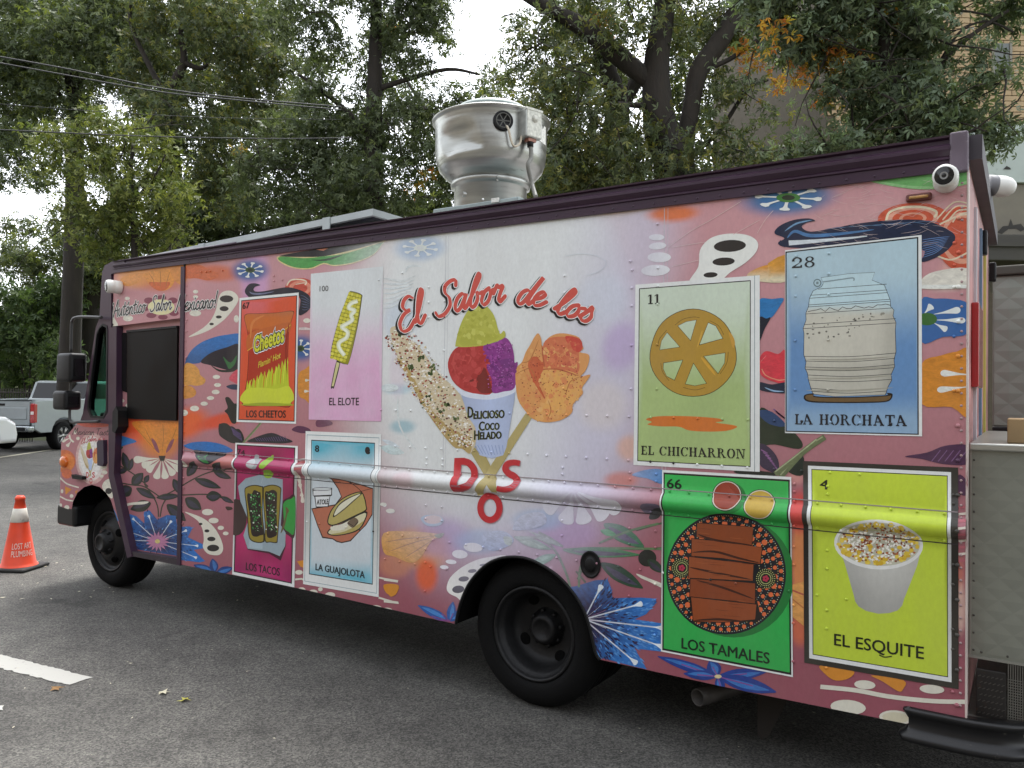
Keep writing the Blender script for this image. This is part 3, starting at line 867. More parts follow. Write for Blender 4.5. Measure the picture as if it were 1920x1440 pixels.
# --- soft airbrushed ground colours of the wrap, top lightened as if lit (in photo-plane px for layout only)
MAUVE_LO, MAUVE_LIT = np.array(hexc('95545f')), np.array(hexc('c9979a'))
WASH = np.array(hexc('dfe4e2'))
def sstep(a, b2, x):
    t = np.clip((x - a) / (b2 - a), 0, 1); return t * t * (3 - 2 * t)
def wash_a(px, py):
    d_ = np.sqrt(((px - 950) / 290) ** 2 + ((py - 640) / 430) ** 2)
    d2 = np.sqrt(((px - 1120) / 170) ** 2 + ((py - 430) / 240) ** 2)
    return np.maximum(.96 * (1 - sstep(.72, 1.32, d_)), .8 * (1 - sstep(.5, 1.25, d2)))
BLOBS = [  # px, py, rx, ry, rotation, colour, strength
    (300, 508, 95, 34, -.1, 'd98f45', .95), (300, 530, 60, 22, 0, 'c86a3c', .6), (405, 512, 55, 20, .05, 'c9683f', .9), (250, 520, 40, 26, 0, 'd7934d', .7),
    (1262, 400, 60, 20, -.05, 'd8733f', .95), (1160, 385, 90, 22, -.1, 'dcb98a', .5),
    (262, 800, 60, 42, .3, 'e0552c', 1.), (345, 795, 60, 36, -.3, 'e0622c', .95), (420, 787, 70, 17, -.25, 'd9502e', .95), (300, 830, 50, 40, 0, 'd9822f', .8),
    (790, 1028, 70, 46, .1, 'dd9a55', .85), (800, 1078, 26, 40, 0, 'e2612f', .9), (740, 1060, 40, 30, 0, 'cf8a62', .6),
    (478, 520, 34, 90, 0, 'c79cc6', .75), (470, 650, 20, 200, 0, 'b986a8', .35), (620, 480, 80, 30, 0, 'c08a98', .4),  # lilac stripe is a reflection-like gradient painted in
    (1165, 650, 45, 60, .3, 'b9a3cc', .7), (1130, 560, 60, 60, 0, 'cdd3df', .6), (1130, 760, 60, 60, 0, 'd9cfc6', .5), (830, 1010, 70, 50, 0, 'b29cc8', .6), (1060, 1000, 80, 40, 0, 'b79ac4', .6),
    (900, 1015, 60, 30, 0, '9fbadb', .5), (1010, 975, 60, 26, 0, 'a2bcdc', .6), (1165, 900, 40, 20, 0, 'd07a68', .7), (1180, 840, 30, 30, -.6, 'd9a98f', .7),
    (1500, 1050, 22, 120, 0, 'd98a48', .8), (1500, 960, 26, 50, 0, 'd8504a', .95), (1500, 1180, 22, 40, 0, 'd97040', .7), (1495, 890, 20, 24, .2, 'd89a90', .7),
    (1790, 1080, 22, 60, 0, 'cf7a5a', .6), (1800, 1140, 16, 60, 0, 'd8b8a8', .8), (1790, 505, 34, 30, 0, 'd9a59a', .8), (1770, 530, 60, 18, 0, 'dcd4c4', .7), (1660, 420, 200, 60, -.1, 'cfa4a2', .45),
    (1440, 470, 60, 40, 0, 'cda0a0', .5), (420, 920, 60, 40, 0, 'ad6a78', .5), (345, 860, 20, 24, 0, 'b07482', .4), (420, 860, 50, 20, .1, 'c4726a', .8),
    (469, 507, 43, 26, -.05, '3b5f92', 1.), (1477, 371, 108, 40, -.08, '3f6f9e', 1.), (788, 465, 58, 30, -.05, '9fb6d0', .8), (565, 653, 34, 30, 0, '3a5f96', 1.),
    (755, 800, 30, 16, 0, '86b4c0', .7), (745, 730, 34, 12, 0, '9cc4d2', .6), (750, 600, 40, 50, 0, 'b9cadd', .5), (745, 700, 20, 60, 0, 'd2b9c9', .4), (760, 900, 26, 20, 0, 'd5b0b5', .5),
]
def ground_colour(px, py):
    k = sstep(1250, 350, py)[:, None]  # wrap pales upward: daylight on its top put into the colour
    col = MAUVE_LO * (1 - k) + MAUVE_LIT * k * .92 + MAUVE_LO * k * .08
    wa = wash_a(px, py)[:, None]
    lil = np.array(hexc('c3bfd4'))
    wc = WASH + (lil - WASH) * sstep(980, 1190, px + .25 * (py - 600))[:, None] * .8
    wc = wc + (np.array(hexc('c4bdd6')) - wc) * sstep(880, 1060, py)[:, None] * .8
    col = col * (1 - wa) + wc * wa
    for bx_, by_, rx, ry, ro, hc, st in BLOBS:
        dx, dy = px - bx_, py - by_
        u = (dx * math.cos(ro) + dy * math.sin(ro)) / rx; v = (-dx * math.sin(ro) + dy * math.cos(ro)) / ry
        a_ = st * (1 - sstep(.45, 1.05, np.sqrt(u * u + v * v)))
        far = (wash_a(np.array([bx_]), np.array([by_]))[0] > .5)
        col = col * (1 - a_[:, None]) + np.array(hexc(hc)) * a_[:, None]
    return col
def proj_np(X, y, Z):
    P = np.stack([X, np.full_like(X, y), Z - CAM_H], 1)
    w = P @ np.array(_fwd)
    return 960 + FPX * (P @ np.array(_rt)) / w, 720 - FPX * (P @ np.array(_up)) / w

def panel(name, outline, y, x0, x1, zb, zt, step, parent=None, label=None, ridged=False, arch=None):
    nx = max(2, int((x1 - x0) / step)); 
    xs = np.linspace(x0, x1, nx + 1)
    base = np.linspace(0, 1, max(2, int((zt - .39) / step)) + 1)
    V, idx = [], {}
    zs_all = []
    for x in xs:
        b2 = zb(x) if callable(zb) else zb
        z = b2 + (zt - b2) * base
        zs_all.append(z)
    Z = np.array(zs_all); Xg = np.repeat(xs[:, None], Z.shape[1], 1)
    if ridged:
        # pull the nearest rows on to the ridge's own levels
        for i in range(Z.shape[0]):
            for rz in RZ:
                k = int(np.argmin(np.abs(Z[i] - rz)))
            lo = int(np.searchsorted(Z[i], RZ[0])); 
        extra = np.repeat(np.array(RZ)[None, :], Z.shape[0], 0)
        Z2 = []
        for i in range(Z.shape[0]):
            keepz = Z[i][(Z[i] < RZ[0] - .004) | (Z[i] > RZ[-1] + .004)]
            Z2.append(keepz)
        n0 = min(len(q) for q in Z2)
        Z = np.array([np.sort(np.concatenate([np.interp(np.linspace(0, 1, n0), np.linspace(0, 1, len(q)), q), RZ])) for q in Z2])
        # re-spread rows below and above the ridge
        for i in range(Z.shape[0]):
            lo = Z[i][Z[i] < RZ[0] - .001]; hi = Z[i][Z[i] > RZ[-1] + .001]
            nlo = int(n0 * .36); nhi = n0 - nlo
            Z[i] = np.concatenate([np.linspace(zb(xs[i]), RZ[0], nlo + 1)[:-1], RZ, np.linspace(RZ[-1], zt, nhi + 1)[1:]])
        Xg = np.repeat(xs[:, None], Z.shape[1], 1)
    if arch is not None:
        A = np.array(arch)
        seg0, seg1 = A[:-1], A[1:]
        for i in range(Xg.shape[0]):
            if not (A[:, 0].min() - .05 < xs[i] < A[:, 0].max() + .05): continue
            for j in range(Xg.shape[1]):
                if Z[i, j] > A[:, 1].max() + .05: continue
                p = np.array([Xg[i, j], Z[i, j]])
                d_ = seg1 - seg0
                t = np.clip(((p - seg0) * d_).sum(1) / (d_ * d_).sum(1), 0, 1)
                q = seg0 + d_ * t[:, None]; dist = np.linalg.norm(q - p, axis=1); k = dist.argmin()
                if dist[k] < step * .72: Xg[i, j], Z[i, j] = q[k]
    na, nb = Xg.shape
    X = Xg.ravel(); Zf = Z.ravel()
    Yf = np.full_like(X, y)
    if ridged: Yf = Yf - np.array([ridge(a_, b2) for a_, b2 in zip(X, Zf)])
    I = np.arange(na * nb).reshape(na, nb)
    F = np.stack([I[:-1, :-1], I[1:, :-1], I[1:, 1:], I[:-1, 1:]], -1).reshape(-1, 4)
    cx = X[F].mean(1); cz = Zf[F].mean(1)
    if arch is not None:
        near = (cx > min(p[0] for p in arch) - .1) & (cx < max(p[0] for p in arch) + .1) & (cz < max(p[1] for p in arch) + .1)
        hole = [tuple(p) for p in arch] + [(arch[-1][0], 0), (arch[0][0], 0)]
        ok = np.ones(len(F), bool)
        for k in np.nonzero(near)[0]: ok[k] = wind((cx[k], cz[k]), hole) == 0
        F = F[ok]
    px, py = proj_np(X, y, Zf)
    cols = ground_colour(px, py)
    me = np_mesh(name, np.stack([X, Yf, Zf], 1), F, cols)
    for p in me.polygons: p.use_smooth = True
    return TL(name, me, WRAP, parent, label)

SIDE = panel('side_panel', SIDE_OUT, D, X_SEAM, X_REAR, bottom_z, Z_TOP, .016, label='printed side with pink floral wrap and a horizontal rub ridge', ridged=True, arch=ARCH)
BAND = None
def poly_panel(name, out, y, step, parent=None, label=None):
    xs = [p[0] for p in out]; zs = [p[1] for p in out]
    ev = [(x, z) for x in np.arange(min(xs) + step / 2, max(xs), step) for z in np.arange(min(zs) + step / 2, max(zs), step) if wind((x, z), out)]
    v, f = cdt([out], lambda p: wind(p, out) != 0, ev)
    X = np.array([p[0] for p in v]); Z = np.array([p[1] for p in v])
    px, py = proj_np(X, y, Z)
    me = np_mesh(name, np.stack([X, np.full_like(X, y), Z], 1), [t[:3] for t in f], ground_colour(px, py))
    return TL(name, me, WRAP, parent, label)
BAND = poly_panel('header_panel', BAND_OUT, D, .02, label='printed header above the cab door')
DOOR = poly_panel('cab_door', DOOR_OUT, DOOR_Y, .02, label='printed sliding cab door with a tall dark window')
NOSE = poly_panel('nose_panel', NOSE_OUT, NOSE_Y, .02, label='printed nose panel with the small logo')

# --- shell
mb = MB(); mb.box(-6.30, X_REAR - .012, D + .06, Y_FAR - .01, .93, 1.02); TB(mb, 'floor', DARKIN)
mb = MB(); mb.box(-6.38, X_REAR - .004, Y_FAR - .02, Y_FAR, .3, 2.75); TB(mb, 'far_side', mat('pink_side', hexc('a5636c'), .5, noise=.2))  # skirt reaches low to cut the light under the truck
mb = MB(); mb.box(-5.34, X_REAR - .01, D + .03, D + .05, 1.03, 2.7); TB(mb, 'inner_lining', DARKIN)
mb = MB(); mb.box(-5.36, -2.95, D + .30, Y_FAR - .1, .34, .92); mb.box(-1.7, -.5, D + .6, Y_FAR - .1, .34, .92); mb.box(-2.95, -1.7, D + .66, Y_FAR - .66, .42, .92)  # dark blocks added to stop light and keep the underside black
TB(mb, 'shade_block', DARKIN)
mb = MB(); mb.box(-6.44, X_REAR - .02, D + .03, Y_FAR - .02, 2.745, 2.775)
TB(mb, 'roof_deck', mat('roof_grey', hexc('8d8a8a'), .6, noise=.2, nscale=2))
mb = MB(); mb.box(-5.42, -5.38, D + .06, Y_FAR - .03, 1.03, 2.74); TB(mb, 'bulkhead', mat('bulkhead', hexc('4a4644'), .8))
mb = MB(); mb.box(-6.3, -5.45, D + .3, Y_FAR - .3, .55, .92); TB(mb, 'cab_floor', DARKIN)

# roof rail with its curved drip profile
rp = [(D + .03, 2.674), (D - .005, 2.674), (D - .005, 2.712), (D - .013, 2.716), (D - .013, 2.722), (D - .004, 2.727), (D - .011, 2.737), (D - .019, 2.748), (D - .019, 2.760), (D - .008, 2.768), (D + .004, 2.772), (D + .004, 2.785), (D - .012, 2.790), (D - .014, 2.797), (D + .02, 2.800), (D + .05, 2.79)]
rp = [(q[0] - .009, q[1]) for q in rp]
def rail_profile(x):
    t = (x - X_REAR) / (X_SEAM - X_REAR); zb_ = 2.650 + .045 * t
    return [(q[0], 2.80 + (q[1] - 2.80) * (2.80 - zb_) / (2.80 - 2.674)) for q in rp]
mb = MB()
ra = [mb.bm.verts.new((-6.36, q[0], q[1])) for q in rail_profile(-6.2)]; rb_ = [mb.bm.verts.new((X_REAR - .06, q[0], q[1])) for q in rail_profile(X_REAR)]
mb.bm.faces.new(ra); mb.bm.faces.new(rb_[::-1])
for k in range(len(ra)): mb.bm.faces.new((ra[k], rb_[k], rb_[(k + 1) % len(ra)], ra[(k + 1) % len(ra)]))
TB(mb, 'roof_rail', PURPLE, label='dark purple roof rail with a drip channel')
mb = MB(); mb.box(X_REAR - .062, X_REAR + .004, D - .026, D + .05, 2.640, 2.806, bev=.008); TB(mb, 'rail_end_cap', mat('purple_worn', hexc('5e525d'), .5, noise=.2, dirt=(hexc('a59ea2'), 30, .6)))
mb = MB(); mb.prism([(q[0] + .0, q[1]) for q in [(D + .04, 2.80), (Y_FAR - .04, 2.80), (Y_FAR - .04, 2.70), (D + .04, 2.70)]], 'x', X_REAR - .02, X_REAR + .05); TB(mb, 'rear_header', mat('rear_header', hexc('39343a'), .5, noise=.2))
mb = MB()
for k in range(46):
    x = X_SEAM + .06 + k * .1115
    mb.lathe([(.0065, 0), (.0055, .002), (.0, .0032)], 6, Matrix.Translation((x, D - .014, 2.65 + .045 * (x - X_REAR) / (X_SEAM - X_REAR) + .018)) @ Matrix.Rotation(R(90), 4, 'X'))
o = TB(mb, 'rail_rivets', PURPLE); o['kind'] = 'stuff'
# light drip-edge pieces on the front roof
mb = MB(); mb.prism([(D - .03, 2.795), (D - .03, 2.80), (D + .16, 2.86), (D + .16, 2.85)], 'x', -5.95, -5.0)
TB(mb, 'drip_edge', mat('rail_pale', hexc('7a717c'), .35, coat=.3))
mb = MB(); mb.prism([(D - .02, 2.797), (D - .02, 2.803), (D + .2, 2.845), (D + .2, 2.835)], 'x', -6.30, -5.97)
TB(mb, 'drip_edge', PURPLE)

# cab frame: pillar, quarter window, door edge
FR_OUT = P2([(236, 487), (212, 491), (199, 498), (194, 510), (191, 560), (189, 596), (182, 615), (158, 775), (153, 789), (206, 795), (206, 893), (241, 1046), (250, 1043), (216, 888), (220, 792), (221, 612), (211, 614), (211, 514), (236, 508)])
GL = P2([(190, 612), (196, 607), (204, 611), (205, 622), (204, 772), (197, 785), (173, 783), (167, 768), (167, 755), (184, 624)])
mb = plate(FR_OUT, [GL], D - .012, D + .05); TB(mb, 'cab_frame', PURPLE, label='purple cab pillar and door edge')
mb = plate(GL, [], D + .012, D + .018); TB(mb, 'quarter_window', GLASS)
ring = P2([(190, 612), (196, 607), (204, 611), (205, 622), (204, 772), (197, 785), (173, 783), (167, 768), (167, 755), (184, 624)])
cxr = sum(p[0] for p in ring) / len(ring); czr = sum(p[1] for p in ring) / len(ring)
ring_in = [(cxr + (p[0] - cxr) * .86, czr + (p[1] - czr) * .955) for p in ring]
mb = plate(ring, [ring_in], D - .016, D + .005); TB(mb, 'window_gasket', BLACKP)
# windscreen, cab front and nose volume
def yz(name, pts, m, y0=D + .05, y1=Y_FAR - .03):
    mb = MB(); mb.prism(pts, 'y', y0, y1); return TB(mb, name, m)
yz('front_header', [(-6.50, 2.31), (-6.56, 2.33), (-6.545, 2.70), (-6.47, 2.78), (-6.34, 2.79), (-6.34, 2.31)], PURPLE)
yz('windscreen', [(-6.545, 2.32), (-6.553, 2.32), (-6.795, 1.50), (-6.787, 1.50)], GLASS, D + .055)
yz('nose_cowl', [(-6.42, .96), (-6.42, 1.47), (-6.82, 1.485), (-7.16, 1.26), (-7.16, .96)], mat('nose_pink', hexc('a5636c'), .4, noise=.2), D + .025)
mb = MB(); mb.box(-7.08, -6.42, D + .03, Y_FAR - .03, .93, .957); TB(mb, 'nose_well', DARKIN)
mb = MB(); mb.box(-7.075, -7.06, D + .03, Y_FAR - .05, .6, .955); TB(mb, 'apron_lining', DARKIN)
yz('nose_apron', [(-7.165, .66), (-7.165, .955), (-7.08, .955), (-7.08, .66)], _mats['nose_pink'], D + .025)
mb = MB(); mb.box(-6.42, -6.40, D + .7, Y_FAR - .04, .6, .95); TB(mb, 'firewall', DARKIN)
mb = MB(); mb.box(-6.75, -6.45, D + .1, Y_FAR - .1, 1.475, 1.53, bev=.02); TB(mb, 'dashboard', BLACKP)
mb = MB(); mb.box(-7.28, -6.98, D + .02, Y_FAR, .51, .70, bev=.03, seg=3); TB(mb, 'front_bumper', BLACKM)
# door hardware
DW = P2([(243, 623), (337, 614), (335, 789), (243, 785)], DOOR_Y)
mb = plate(DW, [], DOOR_Y - .022, DOOR_Y - .006); TB(mb, 'window', SCREEN, DOOR, label='tall black screened door window')
mb = plate(P2([(229, 628), (232, 624), (240, 624), (240, 736), (232, 733), (229, 726)], DOOR_Y), [], DOOR_Y - .010, DOOR_Y - .003); TB(mb, 'window_slot', DGLASS, DOOR)
mb = plate(P2([(243, 620), (337, 611), (337, 615), (243, 624)], DOOR_Y), [], DOOR_Y - .03, DOOR_Y - .004); TB(mb, 'window_header', BLACKP, DOOR)
mb = plate(P2([(341, 500), (348, 500), (340, 1060), (333, 1058)]), [], D - .010, D + .04); TB(mb, 'door_post', PURPLE)
mb = plate(P2([(248, 1034), (338, 1048), (337, 1060), (251, 1043)]), [], D - .006, D + .2); TB(mb, 'door_sill', mat('sill_dark', hexc('332a31'), .5, noise=.2, dirt=(hexc('6d6468'), 20, .6)))
mb = plate(P2([(222, 772), (228, 762), (232, 770), (232, 800), (226, 812), (221, 808)]), [], D - .05, D + .04); TB(mb, 'door_handle', BLACKP)
mb = plate(P2([(189, 830), (192, 825), (201, 825), (202, 868), (199, 874), (190, 872)], NOSE_Y), [], NOSE_Y - .035, NOSE_Y); TB(mb, 'nose_vent', mat('vent_purple', hexc('33283a'), .4))
mb = plate(P2([(142, 889), (162, 893), (162, 899), (144, 897)], NOSE_Y), [], NOSE_Y - .04, NOSE_Y); TB(mb, 'hood_latch', BLACKP)
mb = MB(); p = on_y(122, 866, NOSE_Y); mb.lathe([(.05, 0), (.05, .02), (.035, .035), (0, .04)], 14, Matrix.Translation(p) @ Matrix.Rotation(R(90), 4, 'X')); TB(mb, 'marker_light', AMBER)
# arch lip
mb = MB(); mb.tube([(p[0], D - .001, p[1]) for p in ARCH], .009, 6); TB(mb, 'arch_lip', BLACKP)
wl = [(p[0], p[1]) for p in ARCH]
mb = MB()
for a_, b2 in zip(wl, wl[1:]):
    mb.quad((a_[0], D + .002, a_[1]), (b2[0], D + .002, b2[1]), (b2[0], D + .6, b2[1]), (a_[0], D + .6, a_[1]))
TB(mb, 'wheel_well', DARKIN)
# panel seams along the ridge
for z, yo in ((1.272, .0035), (1.142, .003)):
    mb = MB(); mb.box(X_SEAM + .01, X_REAR - .03, D - yo, D + .001, z - .0022, z + .0022)
    TB(mb, 'panel_seam', mat('seam_pale', hexc('9a8f92'), .5) if z > 1.2 else mat('seam_dark', hexc('2a2426'), .7))

for px_ in (833, 1243):
    xs_ = on_y(px_, 700, D).x
    mb = MB(); mb.box(xs_ - .0014, xs_ + .0014, D - .0007, D + .001, 1.28, Z_TOP - .06); mb.box(xs_ + .018, xs_ + .0195, D - .0007, D + .001, 1.28, Z_TOP - .06)
    TB(mb, 'panel_seam', mat('seam_soft', hexc('bfc0c4'), .4))
# --- wheels
def wheel(cx, y, cz, r=.40, dual=False, face=-1, deep=True):
    root = TE('wheel')
    def M(yy): return Matrix.Translation((cx, yy, cz)) @ Matrix.Rotation(R(90) if face < 0 else R(-90), 4, 'X')
    w = .225
    tp = [(.262, 0), (.27, .012), (.30, .02), (.34, .018), (.372, .004), (r - .008, -.022), (r, -.04), (r, -.09), (r - .006, -.092), (r - .006, -.098), (r, -.1), (r, -.135), (r - .006, -.137), (r - .006, -.143), (r, -.145), (r, -w + .04), (r - .008, -w + .022), (.372, -w), (.30, -w), (.25, -w + .02), (.25, -.02), (.262, 0)]
    mb = MB(); mb.lathe(tp, 48, M(y)); TB(mb, 'tyre', RUBBER, root)
    if dual:
        mb = MB(); mb.lathe(tp, 40, M(y + (.27 if face < 0 else -.27))); TB(mb, 'tyre', RUBBER, root)
    mb = MB()
    if deep:
        prof = [(.264, .0), (.258, .012), (.247, .012), (.243, -.005), (.236, -.02), (.226, -.028), (.215, -.045), (.207, -.10), (.190, -.135), (.165, -.15), (.12, -.155), (.11, -.155)]
    else:
        prof = [(.264, .0), (.258, .012), (.247, .010), (.240, -.01), (.225, -.03), (.205, -.02), (.19, -.01), (.15, .022), (.12, .03), (.11, .03)]
    mb.lathe(prof, 48, M(y)); TB(mb, 'rim', WHEELM, root)
    hd = -.155 if deep else .03
    mb = MB(); mb.lathe([(.11, hd), (.095, hd + .015), (.085, hd + .05), (.07, hd + .068), (.055, hd + .07), (.05, hd + .06), (0, hd + .06)], 28, M(y)); TB(mb, 'hub', WHEELM, root)
    mb = MB()
    for k in range(8):
        a_ = k * math.pi / 4 + .2
        mb.lathe([(.012, hd), (.012, hd + .028), (.006, hd + .032), (0, hd + .032)], 6, M(y) @ Matrix.Translation((.098 * math.cos(a_) * 1.0, .098 * math.sin(a_), .002)))
    TB(mb, 'lug_nuts', WHEELM, root)
    # hand holes
    for k in range(4):
        a_ = k * math.pi / 2 + .55
        rr, hh = (.168, -.1465) if deep else (.172, .0085)
        tilt = Matrix.Rotation(a_, 4, 'Z') @ Matrix.Translation((rr, 0, hh)) @ Matrix.Rotation(R(-18 if deep else 35), 4, 'Y')
        mb = MB(); mb.lathe([(.035, -.01), (.035, .006), (.031, .008), (.0, .006)], 16, M(y) @ tilt @ Matrix.Scale(.8, 4, (1, 0, 0))); TB(mb, 'hand_hole', DARKIN, root)
    return root
rw = on_y(1000, 1197, D + .075)
wheel(rw.x, D + .075, .405, .405, dual=True)
fw_ = on_y(207, 1010, D + .19)
wheel(fw_.x, D + .19, .40, .40, deep=False)
wheel(rw.x, Y_FAR - .08, .405, .405, dual=True, face=1)
wheel(fw_.x, Y_FAR - .14, .40, .40, deep=False, face=1)
mb = MB(); mb.tube([(rw.x, D + .3, .42), (rw.x, Y_FAR - .3, .42)], .07, 10); mb.tube([(fw_.x, D + .3, .42), (fw_.x, Y_FAR - .3, .42)], .05, 8)
mb.box(-6.9, -.6, D + .75, D + .85, .55, .75); mb.box(-6.9, -.6, Y_FAR - .85, Y_FAR - .75, .55, .75)
TB(mb, 'axles_and_frame', DARKIN)

# --- rear end
mb = MB(); mb.box(X_REAR - .03, X_REAR, D + .012, Y_FAR - .02, .42, 2.70); TB(mb, 'rear_wall', mat('rear_print', hexc('b6827f'), .4, noise=.45, nscale=5))
mb = MB(); mb.box(X_REAR - .002, X_REAR + .006, D - .004, D + .05, .455, 2.648, bev=.003)
TB(mb, 'rear_corner_post', mat('worn_post', hexc('c9bcb4'), .45, noise=.2, nscale=8, dirt=(hexc('8d4d56'), 9, .56), stretch=(3, 3, .7)))
mb = MB()
zz = .5
while zz < 2.6:
    mb.lathe([(.006, 0), (.005, .003), (0, .004)], 6, Matrix.Translation((X_REAR - .018, D - .001, zz)) @ Matrix.Rotation(R(90), 4, 'X')); zz += .05
o = TB(mb, 'post_rivets', mat('rivet_dark', hexc('a58a8a'), .5)); o['kind'] = 'stuff'
def on_x(px, py, x):
    r = ray(px, py); return CAM + r * (x / r.x)
for nm, (pa, pb), m, dx in (('tail_light', ((1831, 566), (1838, 728)), REDL, .03),):
    a_, b2 = on_x(*pa, X_REAR + .02), on_x(*pb, X_REAR + .02)
    mb = MB(); mb.box(X_REAR, X_REAR + dx, min(a_.y, b2.y), max(a_.y, b2.y), b2.z, a_.z, bev=.006); TB(mb, nm, m)
for (pxa, pxb, pya, pyb) in ((1838, 1852, 432, 478), (1854, 1868, 492, 528)):
    yh = on_x(pxa, pya, X_REAR + .001).y
    mb = MB(); mb.box(X_REAR + .001, on_y(pxb, pya, yh).x, yh - .03, yh + .03, on_y(pxb, pyb, yh).z, on_y(pxb, pya, yh).z, bev=.01); TB(mb, 'door_hinge', BLACKP)
for yy in (4.1, 4.62, 5.1):
    mb = MB(); mb.box(X_REAR, X_REAR + .012, yy, yy + .05, 1.25, 2.6); TB(mb, 'door_trim', mat('door_trim%d' % int(yy * 10), hexc({41: 'c9cbd0', 46: '6f8fa8', 51: 'c8c46a'}[int(yy * 10)]), .4))
# stainless box on the bumper
zt_, zb_ = on_y(1870, 832, D + .1).z, on_y(1870, 1240, D + .1).z
def quilt(mb, x0, x1, z0, z1, y, nx_, nz_, h):
    sx, sz = (x1 - x0) / nx_, (z1 - z0) / nz_
    for i in range(nx_ * 2 + 1):
        for j in range(nz_ * 2 + 1):
            if (i + j) % 2: continue
            cx_, cz_ = x0 + i * sx / 2, z0 + j * sz / 2
            c_ = Vector((min(max(cx_, x0), x1), y - h, min(max(cz_, z0), z1)))
            pts = [(cx_ - sx / 2, cz_), (cx_, cz_ - sz / 2), (cx_ + sx / 2, cz_), (cx_, cz_ + sz / 2)]
            vv = [mb.bm.verts.new((min(max(p[0], x0), x1), y, min(max(p[1], z0), z1))) for p in pts]
            cc = mb.bm.verts.new(c_)
            for k in range(4):
                t = (vv[k], vv[(k + 1) % 4], cc)
                n_a = (t[1].co - t[0].co).cross(t[2].co - t[0].co).length
                if n_a > 1e-7: mb.bm.faces.new(t)
mb = MB(); mb.box(X_REAR + .004, .62, D + .105, 5.3, zb_, zt_ - .03)
gb = TB(mb, 'generator_box', STEEL, label='stainless steel box on the rear bumper')
mb = MB(); quilt(mb, X_REAR + .01, .61, zb_ + .02, zt_ - .05, D + .104, 8, 9, .0016); TB(mb, 'side_sheet', STEEL, gb)
mb = MB(); mb.box(X_REAR + .004, .64, D + .085, 5.32, zt_ - .03, zt_, bev=.006); TB(mb, 'top_edge', mat('steel_edge', hexc('b0b1aa'), .3, metal=.8), gb)
mb = MB()
for k in range(12):
    z = zb_ + .03 + k * (zt_ - zb_ - .1) / 11
    mb.lathe([(.005, 0), (.004, .003), (0, .004)], 8, Matrix.Translation((X_REAR + .022, D + .104, z)) @ Matrix.Rotation(R(90), 4, 'X'))
for k in range(8): mb.lathe([(.005, 0), (.004, .003), (0, .004)], 8, Matrix.Translation((X_REAR + .05 + k * .09, D + .104, zb_ + .025)) @ Matrix.Rotation(R(90), 4, 'X'))
o = TB(mb, 'box_screws', mat('screw_dark', hexc('4c4a44'), .4, metal=.5), gb); o['kind'] = 'stuff'
mb = MB(); mb.box(X_REAR + .008, X_REAR + .014, D + .1005, D + .106, zb_, zt_ - .03); mb.box(X_REAR + .004, .62, D + .1, D + .1055, zb_ - .002, zb_ + .008); TB(mb, 'edge_fold', mat('fold_steel', hexc('9a9b93'), .35, metal=.6), gb)
# bumper swept round the corner
path = [(-.412, D + .03), (-.408, D + .002), (-.385, D - .012), (-.3, D - .014), (-.16, D - .008), (-.06, D + .02), (.01, D + .075), (.045, D + .16), (.055, D + .4), (.055, 5.2), (.03, 5.75)]
pp = [Vector((p[0], p[1], 0)) for p in catmull([(a_, b2) for a_, b2 in path], 5, closed=False)] if False else [Vector((q[0], q[1], 0)) for q in catmull(path, 5, closed=False)]
prof = [(-.06, .43), (-.008, .436), (.008, .432), (.012, .42), (.004, .406), (-.006, .39), (-.006, .352), (.004, .338), (.02, .328), (.027, .315), (.021, .3), (-.015, .292), (-.06, .3)]
mb = MB(); rings = []
for i, p in enumerate(pp):
    t = (pp[min(i + 1, len(pp) - 1)] - pp[max(i - 1, 0)]).normalized(); out = Vector((t.y, -t.x, 0))
    rings.append([mb.bm.verts.new(p + out * q[0] + Vector((0, 0, q[1] + .02))) for q in prof])
for a_, b2 in zip(rings, rings[1:]):
    for k in range(len(prof)):
        f = mb.bm.faces.new((a_[k], a_[(k + 1) % len(prof)], b2[(k + 1) % len(prof)], b2[k])); f.smooth = True
mb.bm.faces.new(rings[0]); mb.bm.faces.new(rings[-1][::-1])
bump = TB(mb, 'rear_bumper', BLACKM, label='scuffed black steel rear bumper wrapping the corner')
mb = MB(); mb.box(X_REAR + .004, .03, D + .07, 5.7, .40, .44); TB(mb, 'step_deck', mat('grate_grey', hexc('5d5d57'), .6, noise=.35, nscale=50), bump)
a_, b2 = on_y(1830, 1252, D + .09), on_y(1886, 1352, D + .09)
mb = MB(); mb.box(a_.x, b2.x, D + .085, D + .1, .445, a_.z, bev=.003); st_ = TB(mb, 'step_plate', mat('tread_black', hexc('221f1d'), .5, noise=.3, dirt=(hexc('5a3a22'), 18, .62)), bump)
mb = MB()
for i in range(6):
    for j in range(7):
        cx_ = a_.x + .012 + i * (b2.x - a_.x - .02) / 5.5 + (j % 2) * .006; cz_ = .46 + j * (a_.z - .475) / 6.5
        mb.box(-.0055, .0055, -.002, .002, -.0014, .0014, M=Matrix.Translation((cx_, D + .084, cz_)) @ Matrix.Rotation(R(-35), 4, 'Y'))
TB(mb, 'tread_studs', mat('tread_stud', hexc('57544f'), .35, metal=.4), bump)
mb = MB()
for k in range(22):
    x = b2.x + .006 + k * .008
    if x > .13: break
    mb.box(x, x + .0035, D + .1, D + .103, .445, zb_ - .004)
for k in range(16):
    mb.box(b2.x + .004, .13, D + .0985, D + .0995, .45 + k * .0105, .4535 + k * .0105)
TB(mb, 'wire_grate', mat('grate_wire', hexc('6c6b64'), .5, metal=.4), bump)

